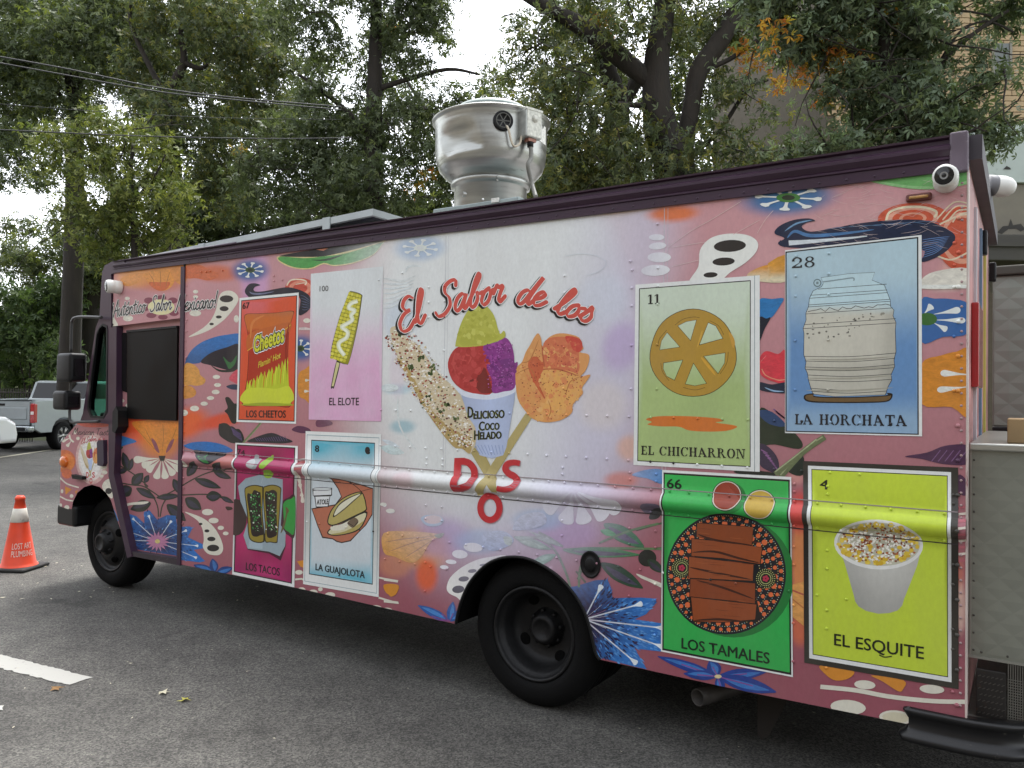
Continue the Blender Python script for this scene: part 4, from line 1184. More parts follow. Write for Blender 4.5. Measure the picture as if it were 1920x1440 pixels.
# --- underbody pieces that show
e0, e1 = on_y(1308, 1308, D + .12), on_y(1420, 1276, D + .55)
mb = MB(); dd = (e1 - e0).normalized()
mb.lathe([(.0, .12), (.036, .12), (.036, 0), (.042, 0), (.042, .6)], 20, Matrix.Translation(e0) @ dd.to_track_quat('Z', 'Y').to_matrix().to_4x4())
TB(mb, 'exhaust_pipe', mat('pipe_rusty', hexc('4a4744'), .6, metal=.4, noise=.3, nscale=12))
mb = plate(P2([(1420, 1300), (1476, 1312), (1440, 1382), (1428, 1386), (1420, 1376)], D + .35), [], D + .35, D + .37); TB(mb, 'hanger_bracket', mat('bracket', hexc('2e2a27'), .8))
mb = MB(); p = on_y(1108, 1058, D)
mb.lathe([(.068, .003), (.070, .007), (.064, .012), (.058, .0055), (.045, .0045), (.035, .005), (.033, .010), (.03, .012), (0, .012)], 28, Matrix.Translation(p) @ Matrix.Rotation(R(90), 4, 'X') @ Matrix.Diagonal((.85, 1.02, 1, 1)))
TB(mb, 'fuel_filler', BLACKP)
a_, b2 = on_y(1699, 380, D), on_y(1748, 361, D)
ml = TE('clearance_light')
mb = MB(); mb.box(a_.x, b2.x, D - .02, D, a_.z - .003, b2.z, bev=.009, seg=3); TB(mb, 'housing', mat('dark_red', hexc('5d2a22'), .4), ml)
mb = MB(); mb.box(a_.x + .012, b2.x - .012, D - .027, D - .015, a_.z + .007, b2.z - .01, bev=.005); TB(mb, 'lens', mat('lens_dull', hexc('b58a52'), .25, noise=.4, nscale=60), ml)

# --- mirrors
mir = TE('mirror_bracket')
YM = D - .06
mb = MB(); mb.tube([on_y(q[0], q[1], YM) for q in catmull([(191, 595), (160, 594), (143, 595), (136, 600), (134, 612), (133, 660)], 5, closed=False)], .012, 8)
mb.tube([on_y(q[0], q[1], YM) for q in catmull([(133, 700), (131, 760), (131, 785), (136, 792), (150, 791), (186, 790)], 5, closed=False)], .012, 8)
TB(mb, 'arm', mat('arm_grey', hexc('3b3b3b'), .4, metal=.3), mir)
for (x0, y0, x1, y1) in ((117, 662, 145, 716), (110, 733, 135, 768)):
    a_, b2 = on_y(x0, y1, YM), on_y(x1, y0, YM)
    h_ = TE('mirror')
    mb = MB(); mb.box(a_.x, b2.x, YM - .06, YM + .09, a_.z, b2.z, bev=.028, seg=4); TB(mb, 'housing', BLACKP, h_, smooth=True)
    mb = MB(); mb.box(b2.x - .002, b2.x + .004, YM - .03, YM + .06, a_.z + .05, b2.z - .05); TB(mb, 'glass', DGLASS, h_)

# --- security cameras
def sec_cam(px, py, s, y, aim, base_dir):
    p = on_y(px, py, y); root = TE('security_camera')
    Mb = Matrix.Translation(p) @ Vector(base_dir).to_track_quat('Z', 'Y').to_matrix().to_4x4()
    mb = MB(); mb.lathe([(0, -.075 * s), (.052 * s, -.075 * s), (.058 * s, -.066 * s), (.058 * s, -.02 * s), (.05 * s, .0)], 24, Mb); TB(mb, 'base', WHITEP, root)
    Ma = Matrix.Translation(p) @ Vector(aim).to_track_quat('Z', 'Y').to_matrix().to_4x4()
    mb = MB(); mb.lathe([(0, -.06 * s), (.03 * s, -.053 * s), (.05 * s, -.032 * s), (.058 * s, -.0), (.058 * s, .03 * s), (.054 * s, .042 * s), (.045 * s, .047 * s)], 28, Ma); TB(mb, 'body', WHITEP, root)
    mb = MB(); mb.lathe([(.046 * s, .046 * s), (.04 * s, .05 * s), (.022 * s, .046 * s), (.02 * s, .05 * s), (0, .05 * s)], 24, Ma); ln = TB(mb, 'lens', mat('lens_black', (.01, .01, .01), .15), root)
    mb = MB(); mb.lathe([(.019 * s, .0505 * s), (.012 * s, .0515 * s), (.011 * s, .0505 * s)], 20, Ma); TB(mb, 'lens_ring', mat('lens_ring', hexc('8a8a88'), .3), root)
sec_cam(210, 537, .95, D - .065, (-.3, -1, -.1), (-.2, -1, .05))
sec_cam(1774, 331, .8, D - .055, (-.12, -1, -.12), (.1, -1, .25))
p = at(1873, 349, 4.0)
rc = TE('security_camera')
Mc = Matrix.Translation(p) @ Vector((1, .55, -.12)).to_track_quat('Z', 'X').to_matrix().to_4x4()
mb = MB(); mb.lathe([(0, -.06), (.052, -.06), (.052, -.02)], 20, Mc); TB(mb, 'base', mat('cam_grey', hexc('77777a'), .5), rc)
mb = MB(); mb.lathe([(.052, -.02), (.053, .02), (.046, .05), (.03, .072), (.0, .082)], 24, Mc); TB(mb, 'body', WHITEP, rc)
mb = MB(); mb.tube([p + Vector((-.02, 0, 0)), Vector((X_REAR, p.y - .01, p.z))], .03, 8); TB(mb, 'stalk', _mats['cam_grey'], rc)

# --- exhaust fan on the roof
FANC = at(920, 330, 5.1)
fan = TE('exhaust_fan', label='dented aluminium exhaust fan bowl on the roof')
def fz(py): return at(920, py, 4.78 if py > 208 or py in (205, 202, 199, 197, 201) else 4.92).z
S5 = 5.1 / FPX
fm = Matrix.Translation((FANC.x, FANC.y, 0))
bowl = [(70 * S5, fz(320)), (74 * S5, fz(317)), (86 * S5, fz(308)), (97 * S5, fz(295)), (102 * S5, fz(280)), (104 * S5, fz(260)), (105 * S5, fz(215)), (107 * S5, fz(205)), (110 * S5, fz(202)), (111 * S5, fz(199)), (108 * S5, fz(197)), (103 * S5, fz(201)), (100 * S5, fz(215))]
# densify for the dents
bd = []
for a_, b2 in zip(bowl, bowl[1:]):
    for t in (0, .25, .5, .75): bd.append((a_[0] + (b2[0] - a_[0]) * t, a_[1] + (b2[1] - a_[1]) * t))
bd.append(bowl[-1])
mb = MB(); mb.lathe(bd, 96, fm)
vc = Vector((CAM.x - FANC.x, CAM.y - FANC.y, 0)).normalized(); vr = Vector((-vc.y, vc.x, 0))
for v in mb.bm.verts:
    q = Vector((v.co.x - FANC.x, v.co.y - FANC.y, 0)); rr = q.length
    if rr < 95 * S5 or v.co.z > fz(206): continue
    an = math.atan2(q.dot(vr), q.dot(vc))          # + = picture right
    u = (an + .62) / .42; w = (v.co.z - fz(256)) / (26 * S5)
    k = max(0, 1 - max(abs(u + .25 * w), abs(w - .1 * u)) ** 3)
    dent = .032 * k
    v.co.x -= q.x / rr * dent; v.co.y -= q.y / rr * dent
TB(mb, 'bowl', ALU, fan, smooth=True)
mb = MB(); mb.lathe([(68 * S5, fz(420)), (68 * S5, fz(333)), (70 * S5, fz(331)), (74 * S5, fz(329)), (75 * S5, fz(323)), (73 * S5, fz(319)), (60 * S5, fz(316))], 64, fm); TB(mb, 'neck', ALU, fan)
mb = MB(); mb.lathe([(0, fz(180)), (40 * S5, fz(181)), (64 * S5, fz(187)), (70 * S5, fz(194)), (70 * S5, fz(204)), (62 * S5, fz(206)), (0, fz(206))], 48, fm); TB(mb, 'cap', mat('cap_grey', hexc('7f8a86'), .5, metal=.4, noise=.15), fan)
mb = MB(); mb.lathe([(95 * S5, fz(214)), (40 * S5, fz(212)), (0, fz(212))], 48, fm); TB(mb, 'inner_plate', DARKIN, fan)
cxa, cxb = on_y(812, 392, D + .2).x, on_y(972, 375, D + .2).x
mb = MB(); mb.box(cxa, cxb, D + .2, D + .2 + (cxb - cxa), 2.775, on_y(970, 368, D + .2).z, bev=.006); TB(mb, 'curb', mat('galvanised', hexc('8a9594'), .45, metal=.5, noise=.2, nscale=20), fan)
a_ = on_y(928, 372, D + .197)
mb = MB(); mb.box(a_.x - .025, a_.x + .03, D + .194, D + .199, a_.z - .024, a_.z + .002); TB(mb, 'rating_label', mat('label_white', hexc('d8d8d0'), .5, noise=.25, nscale=90), fan)
def onbowl(px, py, out=0.0):
    """point of the bowl's cylinder seen at a pixel"""
    rd = ray(px, py); o2 = Vector((CAM.x - FANC.x, CAM.y - FANC.y)); d2 = Vector((rd.x, rd.y)); rr = 104.5 * S5 + out
    A_ = d2.dot(d2); B_ = 2 * o2.dot(d2); C_ = o2.dot(o2) - rr * rr
    t = (-B_ - math.sqrt(max(0, B_ * B_ - 4 * A_ * C_))) / (2 * A_)
    return CAM + rd * t
def bowl_frame(px, py, out=0.0):
    p = onbowl(px, py, out); n = Vector((p.x - FANC.x, p.y - FANC.y, 0)).normalized()
    return Matrix.Translation(p) @ Matrix((( -n.y, 0, n.x, 0), (n.x, 0, n.y, 0), (0, 1, 0, 0), (0, 0, 0, 1)))
Mf = bowl_frame(943, 227)
mb = MB(); mb.lathe([(.062, -.01), (.062, .012), (.055, .018), (.047, .012), (.045, .006), (0, .006)], 28, Mf); TB(mb, 'breather', BLACKP, fan)
mb = MB()
for k in range(3): mb.box(-.044, .044, -.003, .003, .004, .010, M=Mf @ Matrix.Rotation(k * math.pi / 3, 4, 'Z'))
mb.lathe([(.047, .018), (.044, .021), (.041, .018)], 28, Mf)
TB(mb, 'breather_grille', mat('grille_grey', hexc('55554f'), .5), fan)
Mj = bowl_frame(987, 238)
mb = MB(); mb.box(-.062, .062, -.085, .085, -.01, .075, bev=.006, M=Mj); jb = TB(mb, 'junction_box', mat('jbox', hexc('a9aca6'), .45, metal=.5, noise=.25, nscale=25), fan)
mb = MB(); mb.lathe([(.024, .074), (.022, .082), (.012, .09), (0, .092)], 18, Mj @ Matrix.Translation((.005, .03, 0))); mb.box(-.055, .055, -.08, .08, .0755, .077, M=Mj); mb.box(-.066, .066, .078, .092, .06, .08, M=Mj); TB(mb, 'box_cover', mat('jcover', hexc('b9b9ae'), .5, metal=.3, noise=.35, nscale=60), fan)
mb = MB(); mb.box(-.03, .03, -.105, -.086, .02, .06, M=Mj); TB(mb, 'box_fitting', mat('copper_red', hexc('9a6a58'), .5), fan)
cpts = [Mj @ Vector((0, -.1, .04)), Mj @ Vector((.0, -.2, .05)), onbowl(990, 310, .06), onbowl(998, 340, .05) + Vector((0, 0, -.02)), on_y(1005, 370, D + .3)]
mb = MB(); mb.tube([Vector(q) for q in catmull([tuple(c_) for c_ in cpts], 6, closed=False)], .0135, 10); TB(mb, 'conduit', mat('conduit_grey', hexc('76766f'), .5), fan)
mb = MB(); mb.tube([Mj @ Vector((0, -.095, .04)), Mj @ Vector((0, -.135, .04))], .02, 10); TB(mb, 'conduit_gland', BLACKP, fan)
cpts = [onbowl(950, 236, .012), onbowl(954, 244, .03), onbowl(958, 262, .03), onbowl(964, 274, .03), onbowl(974, 270, .03), onbowl(978, 255, .03)]
mb = MB(); mb.tube([Vector(q) for q in catmull([tuple(c_) for c_ in cpts], 6, closed=False)], .007, 8); TB(mb, 'wire', mat('wire_cream', hexc('c0b6a2'), .5), fan)
p = on_y(868, 364, D + .3); 
mb = MB(); mb.lathe([(0, .06), (.014, .06), (.014, 0), (.018, 0), (.018, .12)], 14, Matrix.Translation(p) @ Vector((.55, .6, -.1)).to_track_quat('Z', 'Y').to_matrix().to_4x4()); TB(mb, 'drain_stub', ALU, fan)
mb = MB()
for py in (331, 338):
    q = onbowl(932, py, -29 * S5 - .004); mb.lathe([(.008, -.004), (.007, .004), (0, .006)], 10, Matrix.Translation(q) @ (Vector((q.x - FANC.x, q.y - FANC.y, 0))).to_track_quat('Z', 'Y').to_matrix().to_4x4())
TB(mb, 'neck_bolts', ALU, fan)
a_, b2 = bowl_frame(1017, 252, -.001), None
mb = MB(); mb.box(-.05, .05, -.055, .06, 0, .002, M=a_); TB(mb, 'data_plate', _mats['label_white'], fan)

# --- solar panel frame on the front roof
sp = TE('solar_panel', label='tilted solar panel in a grey aluminium frame on the front roof')
y0 = D + .16
pa, pb = on_y(246, 483, y0), on_y(699, 391, y0)
za, zb2 = pa.z - .01, pb.z
yb = y0 + .95
def zslope(x): return za + (zb2 - za) * (x - pa.x) / (pb.x - pa.x)
mb = MB()
def bar(p, q, h, w):
    vs_ = [mb.bm.verts.new(v) for v in ((p[0], p[1], p[2]), (q[0], q[1], q[2]), (q[0] + w[0], q[1] + w[1], q[2]), (p[0] + w[0], p[1] + w[1], p[2]), (p[0], p[1], p[2] + h), (q[0], q[1], q[2] + h), (q[0] + w[0], q[1] + w[1], q[2] + h), (p[0] + w[0], p[1] + w[1], p[2] + h))]
    for f in ((0, 1, 2, 3), (7, 6, 5, 4), (0, 4, 5, 1), (1, 5, 6, 2), (2, 6, 7, 3), (3, 7, 4, 0)): mb.bm.faces.new([vs_[i] for i in f])
bar((pa.x, y0, za - .045), (pb.x, y0, zb2 - .045), .045, (0, .03)); bar((pa.x, yb, za - .045), (pb.x, yb, zb2 - .045), .045, (0, .03))
bar((pb.x, y0 + .03, zb2 - .045), (pb.x, yb, zb2 - .045), .045, (-.03, 0)); bar((pa.x, y0 + .03, za - .045), (pa.x, yb, za - .045), .045, (.03, 0))
TB(mb, 'frame', ALUF, sp)
mb = MB(); bar((pa.x + .03, y0 + .031, za - .02), (pb.x - .03, y0 + .031, zb2 - .02), .012, (0, .915)); TB(mb, 'cells', mat('solar_cells', (.012, .016, .035), .15, coat=.5), sp)
for px in (378, 612):
    x = on_y(px, 440, y0).x
    mb = MB(); mb.box(x - .035, x + .035, y0 - .006, y0 + .002, 2.775, zslope(x) + .004); mb.box(x - .035, x + .035, y0 - .006, y0 + .06, 2.775, 2.783); TB(mb, 'bracket', ALUF, sp)
# ================================================================== PRINTED ART
STEP = 8e-6
class View:
    def __init__(s, x0, y0, k): s.x0, s.y0, s.k = x0, y0, k
    def __call__(s, p): return (s.x0 + p[0] / s.k, s.y0 + p[1] / s.k)
VA, VB, VC = View(200, 450, 3.789), View(200, 780, 4.234), View(430, 480, 4.5)
VD, VE, VF = View(420, 790, 4.1156), View(700, 480, 3.6), View(720, 830, 3.692)
VG, VH, VI = View(1170, 500, 3.6), View(1440, 400, 3.2), View(1080, 860, 3.2727)
VJ, VK, VL = View(1480, 840, 2.4), View(1300, 240, 3.0968), View(840, 1020, 4.236)
VM, VN, VP = View(340, 400, 3.692), View(1000, 320, 4.0), View(0, 0, 1.0)
VZ = View(90, 770, 4.235)

REG = []
class Art:
    """one printed mesh on a plane of the truck"""
    def __init__(s, name, parent, plane, outline, lv0, washed=False):
        s.name, s.parent, s.y, s.out, s.lv, s.washed = name, parent, plane, outline, lv0, washed
        s.bufs = []; s.mo(name)
        s.ox0 = min(p[0] for p in outline); s.ox1 = max(p[0] for p in outline)
        s.oz0 = min(p[1] for p in outline); s.oz1 = max(p[1] for p in outline)
    def mo(s, name):
        s.V, s.F, s.Cc, s.S = [], [], [], []
        s.bufs.append((name, s.V, s.F, s.Cc, s.S))
    def _col(s, col, pts_px):
        out = []
        for p in pts_px:
            c_ = col(p[0], p[1]) if callable(col) else col
            if s.washed:
                a_ = float(wash_a(np.array([p[0]]), np.array([p[1]]))[0]) * .88
                wc = WASHC(p)
                c_ = tuple(c_[i] * (1 - a_) + wc[i] * a_ for i in range(3))
            out.append(c_)
        return out
    def add(s, pts, col, same=False, sub=0, bump_lv=True):
        """pts in photo px (closed); col rgb or f(px, py)"""
        if len(pts) < 3: return
        w = [(lambda v: (v.x, v.z))(on_y(p[0], p[1], s.y)) for p in pts]
        xs = [p[0] for p in w]; zs = [p[1] for p in w]
        x0, x1, z0, z1 = min(xs), max(xs), min(zs), max(zs)
        if x1 < s.ox0 or x0 > s.ox1 or z1 < s.oz0 or z0 > s.oz1: return
        if bump_lv and not same: s.lv += 1
        y = s.y - .0005 - s.lv * STEP
        loops = [w]
        clip = z0 < .9 or x1 > X_REAR - .02 or z1 > Z_TOP - .01 or s.out is not SIDE_OUT or x0 < X_SEAM + .02
        if clip: loops.append(s.out)
        ev, ee = [], []
        if s.y == D and z0 < RZ[-1] and z1 > RZ[0] and x1 > X_SEAM:
            for rz in RZ:
                if z0 < rz < z1:
                    ev += [(x0 - .001, rz), (x1 + .001, rz)]; ee.append((len(ev) - 2, len(ev) - 1))
                    ev += [(gx, rz) for gx in (-.355, -.335, -.315, -.295, -.275, -.255, -.235, X_SEAM, X_SEAM + .04) if x0 < gx < x1 and wind((gx, rz), w)]
        if sub:
            for gx in np.arange(x0 + sub / 2, x1, sub):
                for gz in np.arange(z0 + sub / 2, z1, sub):
                    if wind((gx, gz), w): ev.append((gx, gz))
        try:
            v, f = cdt(loops, (lambda p: wind(p, w) != 0 and wind(p, s.out) != 0) if clip else (lambda p: wind(p, w) != 0), ev, ee)
        except Exception:
            return
        s.S.append((x0, x1, z0, z1, len(s.V), len(s.V) + len(v)))
        if s.y == D: REG.append((x0, x1, z0, z1, w, col, s.lv, s.washed))
        b0_ = len(s.V)
        pp = []
        for p in v:
            s.V.append((p[0], y - (ridge(p[0], p[1]) if s.y == D else 0), p[1]))
            pp.append(project((p[0], s.y, p[1])))
        s.Cc += s._col(col, pp)
        s.F += [(b0_ + t[0], b0_ + t[1], b0_ + t[2]) for t in f]
    def tris(s, V2, F, col, y_extra=0):
        """ready 2-D triangles in (x, z)"""
        b0_ = len(s.V); y = s.y - .0005 - s.lv * STEP
        s.S.append((min(p[0] for p in V2), max(p[0] for p in V2), min(p[1] for p in V2), max(p[1] for p in V2), b0_, b0_ + len(V2)))
        for p in V2: s.V.append((p[0], y - (ridge(p[0], p[1]) if s.y == D else 0), p[1]))
        s.Cc += [col] * len(V2)
        s.F += [tuple(b0_ + i for i in t) for t in F]
    def build(s, label=None, m=None):
        o = None
        for nm, V_, F_, C_, S_ in s.bufs:
            if not F_: continue
            V_, F_, C_ = np.array(V_), np.array(F_), np.array(C_)
            comp = np.zeros(len(V_), int)
            if (nm.endswith('_motif') or nm == 'lettering') and len(S_) > 1:
                # motifs that stand apart on the panel become separate prints
                B = np.array([q[:4] for q in S_]); n = len(B); par = list(range(n))
                sz = np.maximum(B[:, 1] - B[:, 0], B[:, 3] - B[:, 2])
                def root(i):
                    while par[i] != i: par[i] = par[par[i]]; i = par[i]
                    return i
                for i in range(n):
                    gx = np.maximum(0, np.maximum(B[i, 0] - B[:, 1], B[:, 0] - B[i, 1])); gz = np.maximum(0, np.maximum(B[i, 2] - B[:, 3], B[:, 2] - B[i, 3]))
                    for j in np.nonzero(np.hypot(gx, gz) <= np.maximum(.02, .3 * np.maximum(sz, sz[i])))[0]: par[root(int(j))] = root(i)
                for i, q in enumerate(S_): comp[q[4]:q[5]] = root(i)
            fc = comp[F_[:, 0]]
            for k in np.unique(fc):
                F2 = F_[fc == k]; used = np.unique(F2); mp = np.zeros(len(V_), int); mp[used] = np.arange(len(used))
                me = np_mesh(nm, V_[used], mp[F2], C_[used])
                o = TL(nm, me, m or (BRUSH if nm.endswith('_motif') and not nm.startswith(('seed', 'bean', 'fan', 'dot', 'border', 'oval', 'circle', 'bone')) else WRAP), s.parent, label)
                if nm in ('scratch_marks', 'speckle_print'): o['kind'] = 'stuff'
        return o
def WASHC(p):
    t = float(sstep(980, 1190, p[0] + .25 * (p[1] - 600))); t2 = float(sstep(880, 1060, p[1]))
    a_ = np.array(hexc('dfe4e2')) * (1 - t * .8) + np.array(hexc('c3bfd4')) * t * .8
    a_ = a_ * (1 - t2 * .8) + np.array(hexc('c4bdd6')) * t2 * .8
    return tuple(a_)
class Multi:
    def __init__(s, *arts): s.a = arts
    def mo(s, n):
        for q in s.a: q.mo(n)
    def add(s, *a, **k):
        for q in s.a: q.add(*a, **k)

CUR = [None, VP]
def use(art, view=None):
    CUR[0] = art
    if view: CUR[1] = view
def V(p): return CUR[1](p)
def mo(name): CUR[0].mo(name)
def H(c_): return hexc(c_) if isinstance(c_, str) else c_
def poly(pts, col, smooth=False, n=4, **k):
    if smooth: pts = catmull(pts, n)
    CUR[0].add([V(p) for p in pts], H(col), **k)
def ell(cx, cy, rx, ry, col, ro=0, n=20, **k):
    pts = [(cx + rx * math.cos(t) * math.cos(ro) - ry * math.sin(t) * math.sin(ro), cy + rx * math.cos(t) * math.sin(ro) + ry * math.sin(t) * math.cos(ro)) for t in [2 * math.pi * i / n for i in range(n)]]
    CUR[0].add([V(p) for p in pts], H(col), **k)
def ribbon(pts, w, taper=False, closed=False, n=5, smooth=True, nib=None):
    P = catmull(pts, n, closed=closed) if smooth and len(pts) > 2 else [np.array(p, float) for p in pts]
    Lf, Rt = [], []
    N = len(P)
    for i, p in enumerate(P):
        if closed: d_ = P[(i + 1) % N] - P[i - 1]
        else: d_ = P[min(i + 1, N - 1)] - P[max(i - 1, 0)]
        L_ = math.hypot(*d_) or 1; nx_, ny_ = -d_[1] / L_, d_[0] / L_
        t = i / max(1, N - 1)
        ww = w(t) if callable(w) else w
        if taper: ww *= max(.08, math.sin(math.pi * min(1, max(0, t))) ** .6)
        if nib: ww *= nib[1] + (1 - nib[1]) * abs(math.sin(math.atan2(d_[1], d_[0]) - nib[0]))
        Lf.append((p[0] + nx_ * ww / 2, p[1] + ny_ * ww / 2)); Rt.append((p[0] - nx_ * ww / 2, p[1] - ny_ * ww / 2))
    return Lf, Rt
def line(pts, w, col, taper=False, closed=False, smooth=True, nib=None, **k):
    Lf, Rt = ribbon(pts, w, taper, closed, smooth=smooth, nib=nib)
    if closed:
        CUR[0].add([V(p) for p in Lf + [Lf[0]] + [Rt[0]] + Rt[::-1]], H(col), **k)
    else:
        CUR[0].add([V(p) for p in Lf + Rt[::-1]], H(col), **k)
def leaf(x0, y0, x1, y1, w, col, col2=None, vein=None, bend=.0):
    """pointed leaf from stalk to tip, optional inner lobe and vein"""
    dx, dy = x1 - x0, y1 - y0; L_ = math.hypot(dx, dy); nx_, ny_ = -dy / L_, dx / L_
    prof = [(0, 0), (.15, .6), (.4, 1), (.7, .8), (.9, .35), (1, 0)]
    def pt(t, s_): return (x0 + dx * t + nx_ * (s_ * w / 2 + bend * w * math.sin(math.pi * t)), y0 + dy * t + ny_ * (s_ * w / 2 + bend * w * math.sin(math.pi * t)))
    pts = [pt(t, s_) for t, s_ in prof] + [pt(t, -s_) for t, s_ in prof[-2:0:-1]]
    poly(pts, col, smooth=True, n=3)
    if col2:
        pts = [pt(.12 + t * .76, s_ * .62) for t, s_ in prof] + [pt(.12 + t * .76, -s_ * .25) for t, s_ in prof[-2:0:-1]]
        poly(pts, col2, smooth=True, n=3)
    if vein: line([(x0, y0), (x0 + dx * .9, y0 + dy * .9)], max(1.5, w * .05), vein, smooth=False)
def drop(x0, y0, x1, y1, w, col):
    dx, dy = x1 - x0, y1 - y0; L_ = math.hypot(dx, dy); nx_, ny_ = -dy / L_, dx / L_
    prof = [(0, .08), (.35, .3), (.65, .72), (.85, 1), (.96, .7), (1.0, .0)]
    pts = [(x0 + dx * t + nx_ * s_ * w / 2, y0 + dy * t + ny_ * s_ * w / 2) for t, s_ in prof] + [(x0 + dx * t - nx_ * s_ * w / 2, y0 + dy * t - ny_ * s_ * w / 2) for t, s_ in prof[-2::-1]]
    poly(pts, col, smooth=True, n=3)
def bones(cx, cy, rx, ry, n=8, rot=.2, wht='dfe0da', ctr='33502c', w=1.0, only=None):
    for k in range(n):
        if only and k not in only: continue
        a_ = 2 * math.pi * k / n + rot
        ux, uy = math.cos(a_), math.sin(a_)
        pts = []
        for t, s_ in ((.3, .05), (.6, .05), (.75, .07), (.86, .16), (.97, .14), (1.0, 0)):
            pts.append((t, s_))
        full = [(t, s_) for t, s_ in pts] + [(t, -s_) for t, s_ in pts[-2::-1]]
        poly([(cx + rx * (ux * t - uy * s_ * w), cy + ry * (uy * t + ux * s_ * w)) for t, s_ in full], wht, same=(k > 0))
    ell(cx, cy, rx * .36, ry * .36, ctr, n=14)
    ell(cx, cy, rx * .2, ry * .2, '1d2a16', n=10)
# ---- lettering from Blender's own face
_glyph = {}
def glyph(body, offset=0.0, shear=0.0, space=1.0):
    key = (body, offset, shear, space)
    if key in _glyph: return _glyph[key]
    cu = bpy.data.curves.new('t', 'FONT'); cu.body = body; cu.offset = offset; cu.shear = shear; cu.resolution_u = 3; cu.space_character = space
    ob = bpy.data.objects.new('t', cu); C.objects.link(ob)
    dg = bpy.context.evaluated_depsgraph_get()
    me = bpy.data.meshes.new_from_object(ob.evaluated_get(dg))
    me.calc_loop_triangles()
    v = [(q.co.x, q.co.y) for q in me.vertices]; f = [tuple(t.vertices) for t in me.loop_triangles]
    bpy.data.objects.remove(ob); bpy.data.curves.remove(cu); bpy.data.meshes.remove(me)
    _glyph[key] = (v, f); return v, f
def text(body, pl, pr, h, col, offset=0.0, bold=0.0, **k):
    text1(body, pl, pr, h, col, offset, **k)
    if bold:
        for sx, sy in ((bold, 0), (-bold, 0), (0, bold * .7), (0, -bold * .7)): text1(body, pl, pr, h, col, offset, dx=sx, dy=sy, **{q: w for q, w in k.items() if q not in ('dx', 'dy')})
def text1(body, pl, pr, h, col, offset=0.0, shear=0.0, ref=None, grow=0.0, dx=0, dy=0, space=1.0):
    """stretch the words so that they sit on the baseline pl-pr (view px) with cap height h (view px at the left end)"""
    art = CUR[0]
    v, f = glyph(body, offset, shear, space)
    rv, _ = glyph(body, ref if ref is not None else offset, shear, space)
    x0, x1 = min(p[0] for p in rv), max(p[0] for p in rv); y1 = max(p[1] for p in rv); y0 = 0.0
    if body.isalnum() and min(p[1] for p in rv) > -.08: y0 = min(p[1] for p in rv)
    A_, B_ = on_y(*V((pl[0] + dx, pl[1] + dy)), art.y), on_y(*V((pr[0] + dx, pr[1] + dy)), art.y); T_ = on_y(*V((pl[0] + dx, pl[1] - h + dy)), art.y)
    hz = T_.z - A_.z
    art.lv += 1
    V2 = []
    for p in v:
        u = (p[0] - x0) / (x1 - x0); w = (p[1] - y0) / (y1 - y0)
        V2.append((A_.x + (B_.x - A_.x) * u, A_.z + (B_.z - A_.z) * u + hz * w))
    zz = [p[1] for p in V2]
    c_ = H(col)
    if art.y == D and min(zz) < RZ[-1] and max(zz) > RZ[0]:
        bm = bmesh.new()
        bv = [bm.verts.new((p[0], 0, p[1])) for p in V2]
        for t in f:
            try: bm.faces.new([bv[i] for i in t])
            except ValueError: pass
        for rz in RZ: bmesh.ops.bisect_plane(bm, geom=bm.verts[:] + bm.edges[:] + bm.faces[:], plane_co=(0, 0, rz), plane_no=(0, 0, 1))
        bmesh.ops.triangulate(bm, faces=bm.faces[:])
        bm.verts.index_update()
        V2 = [(q.co.x, q.co.z) for q in bm.verts]; f = [tuple(q.index for q in t.verts) for t in bm.faces]; bm.free()
    art.tris(V2, f, c_)

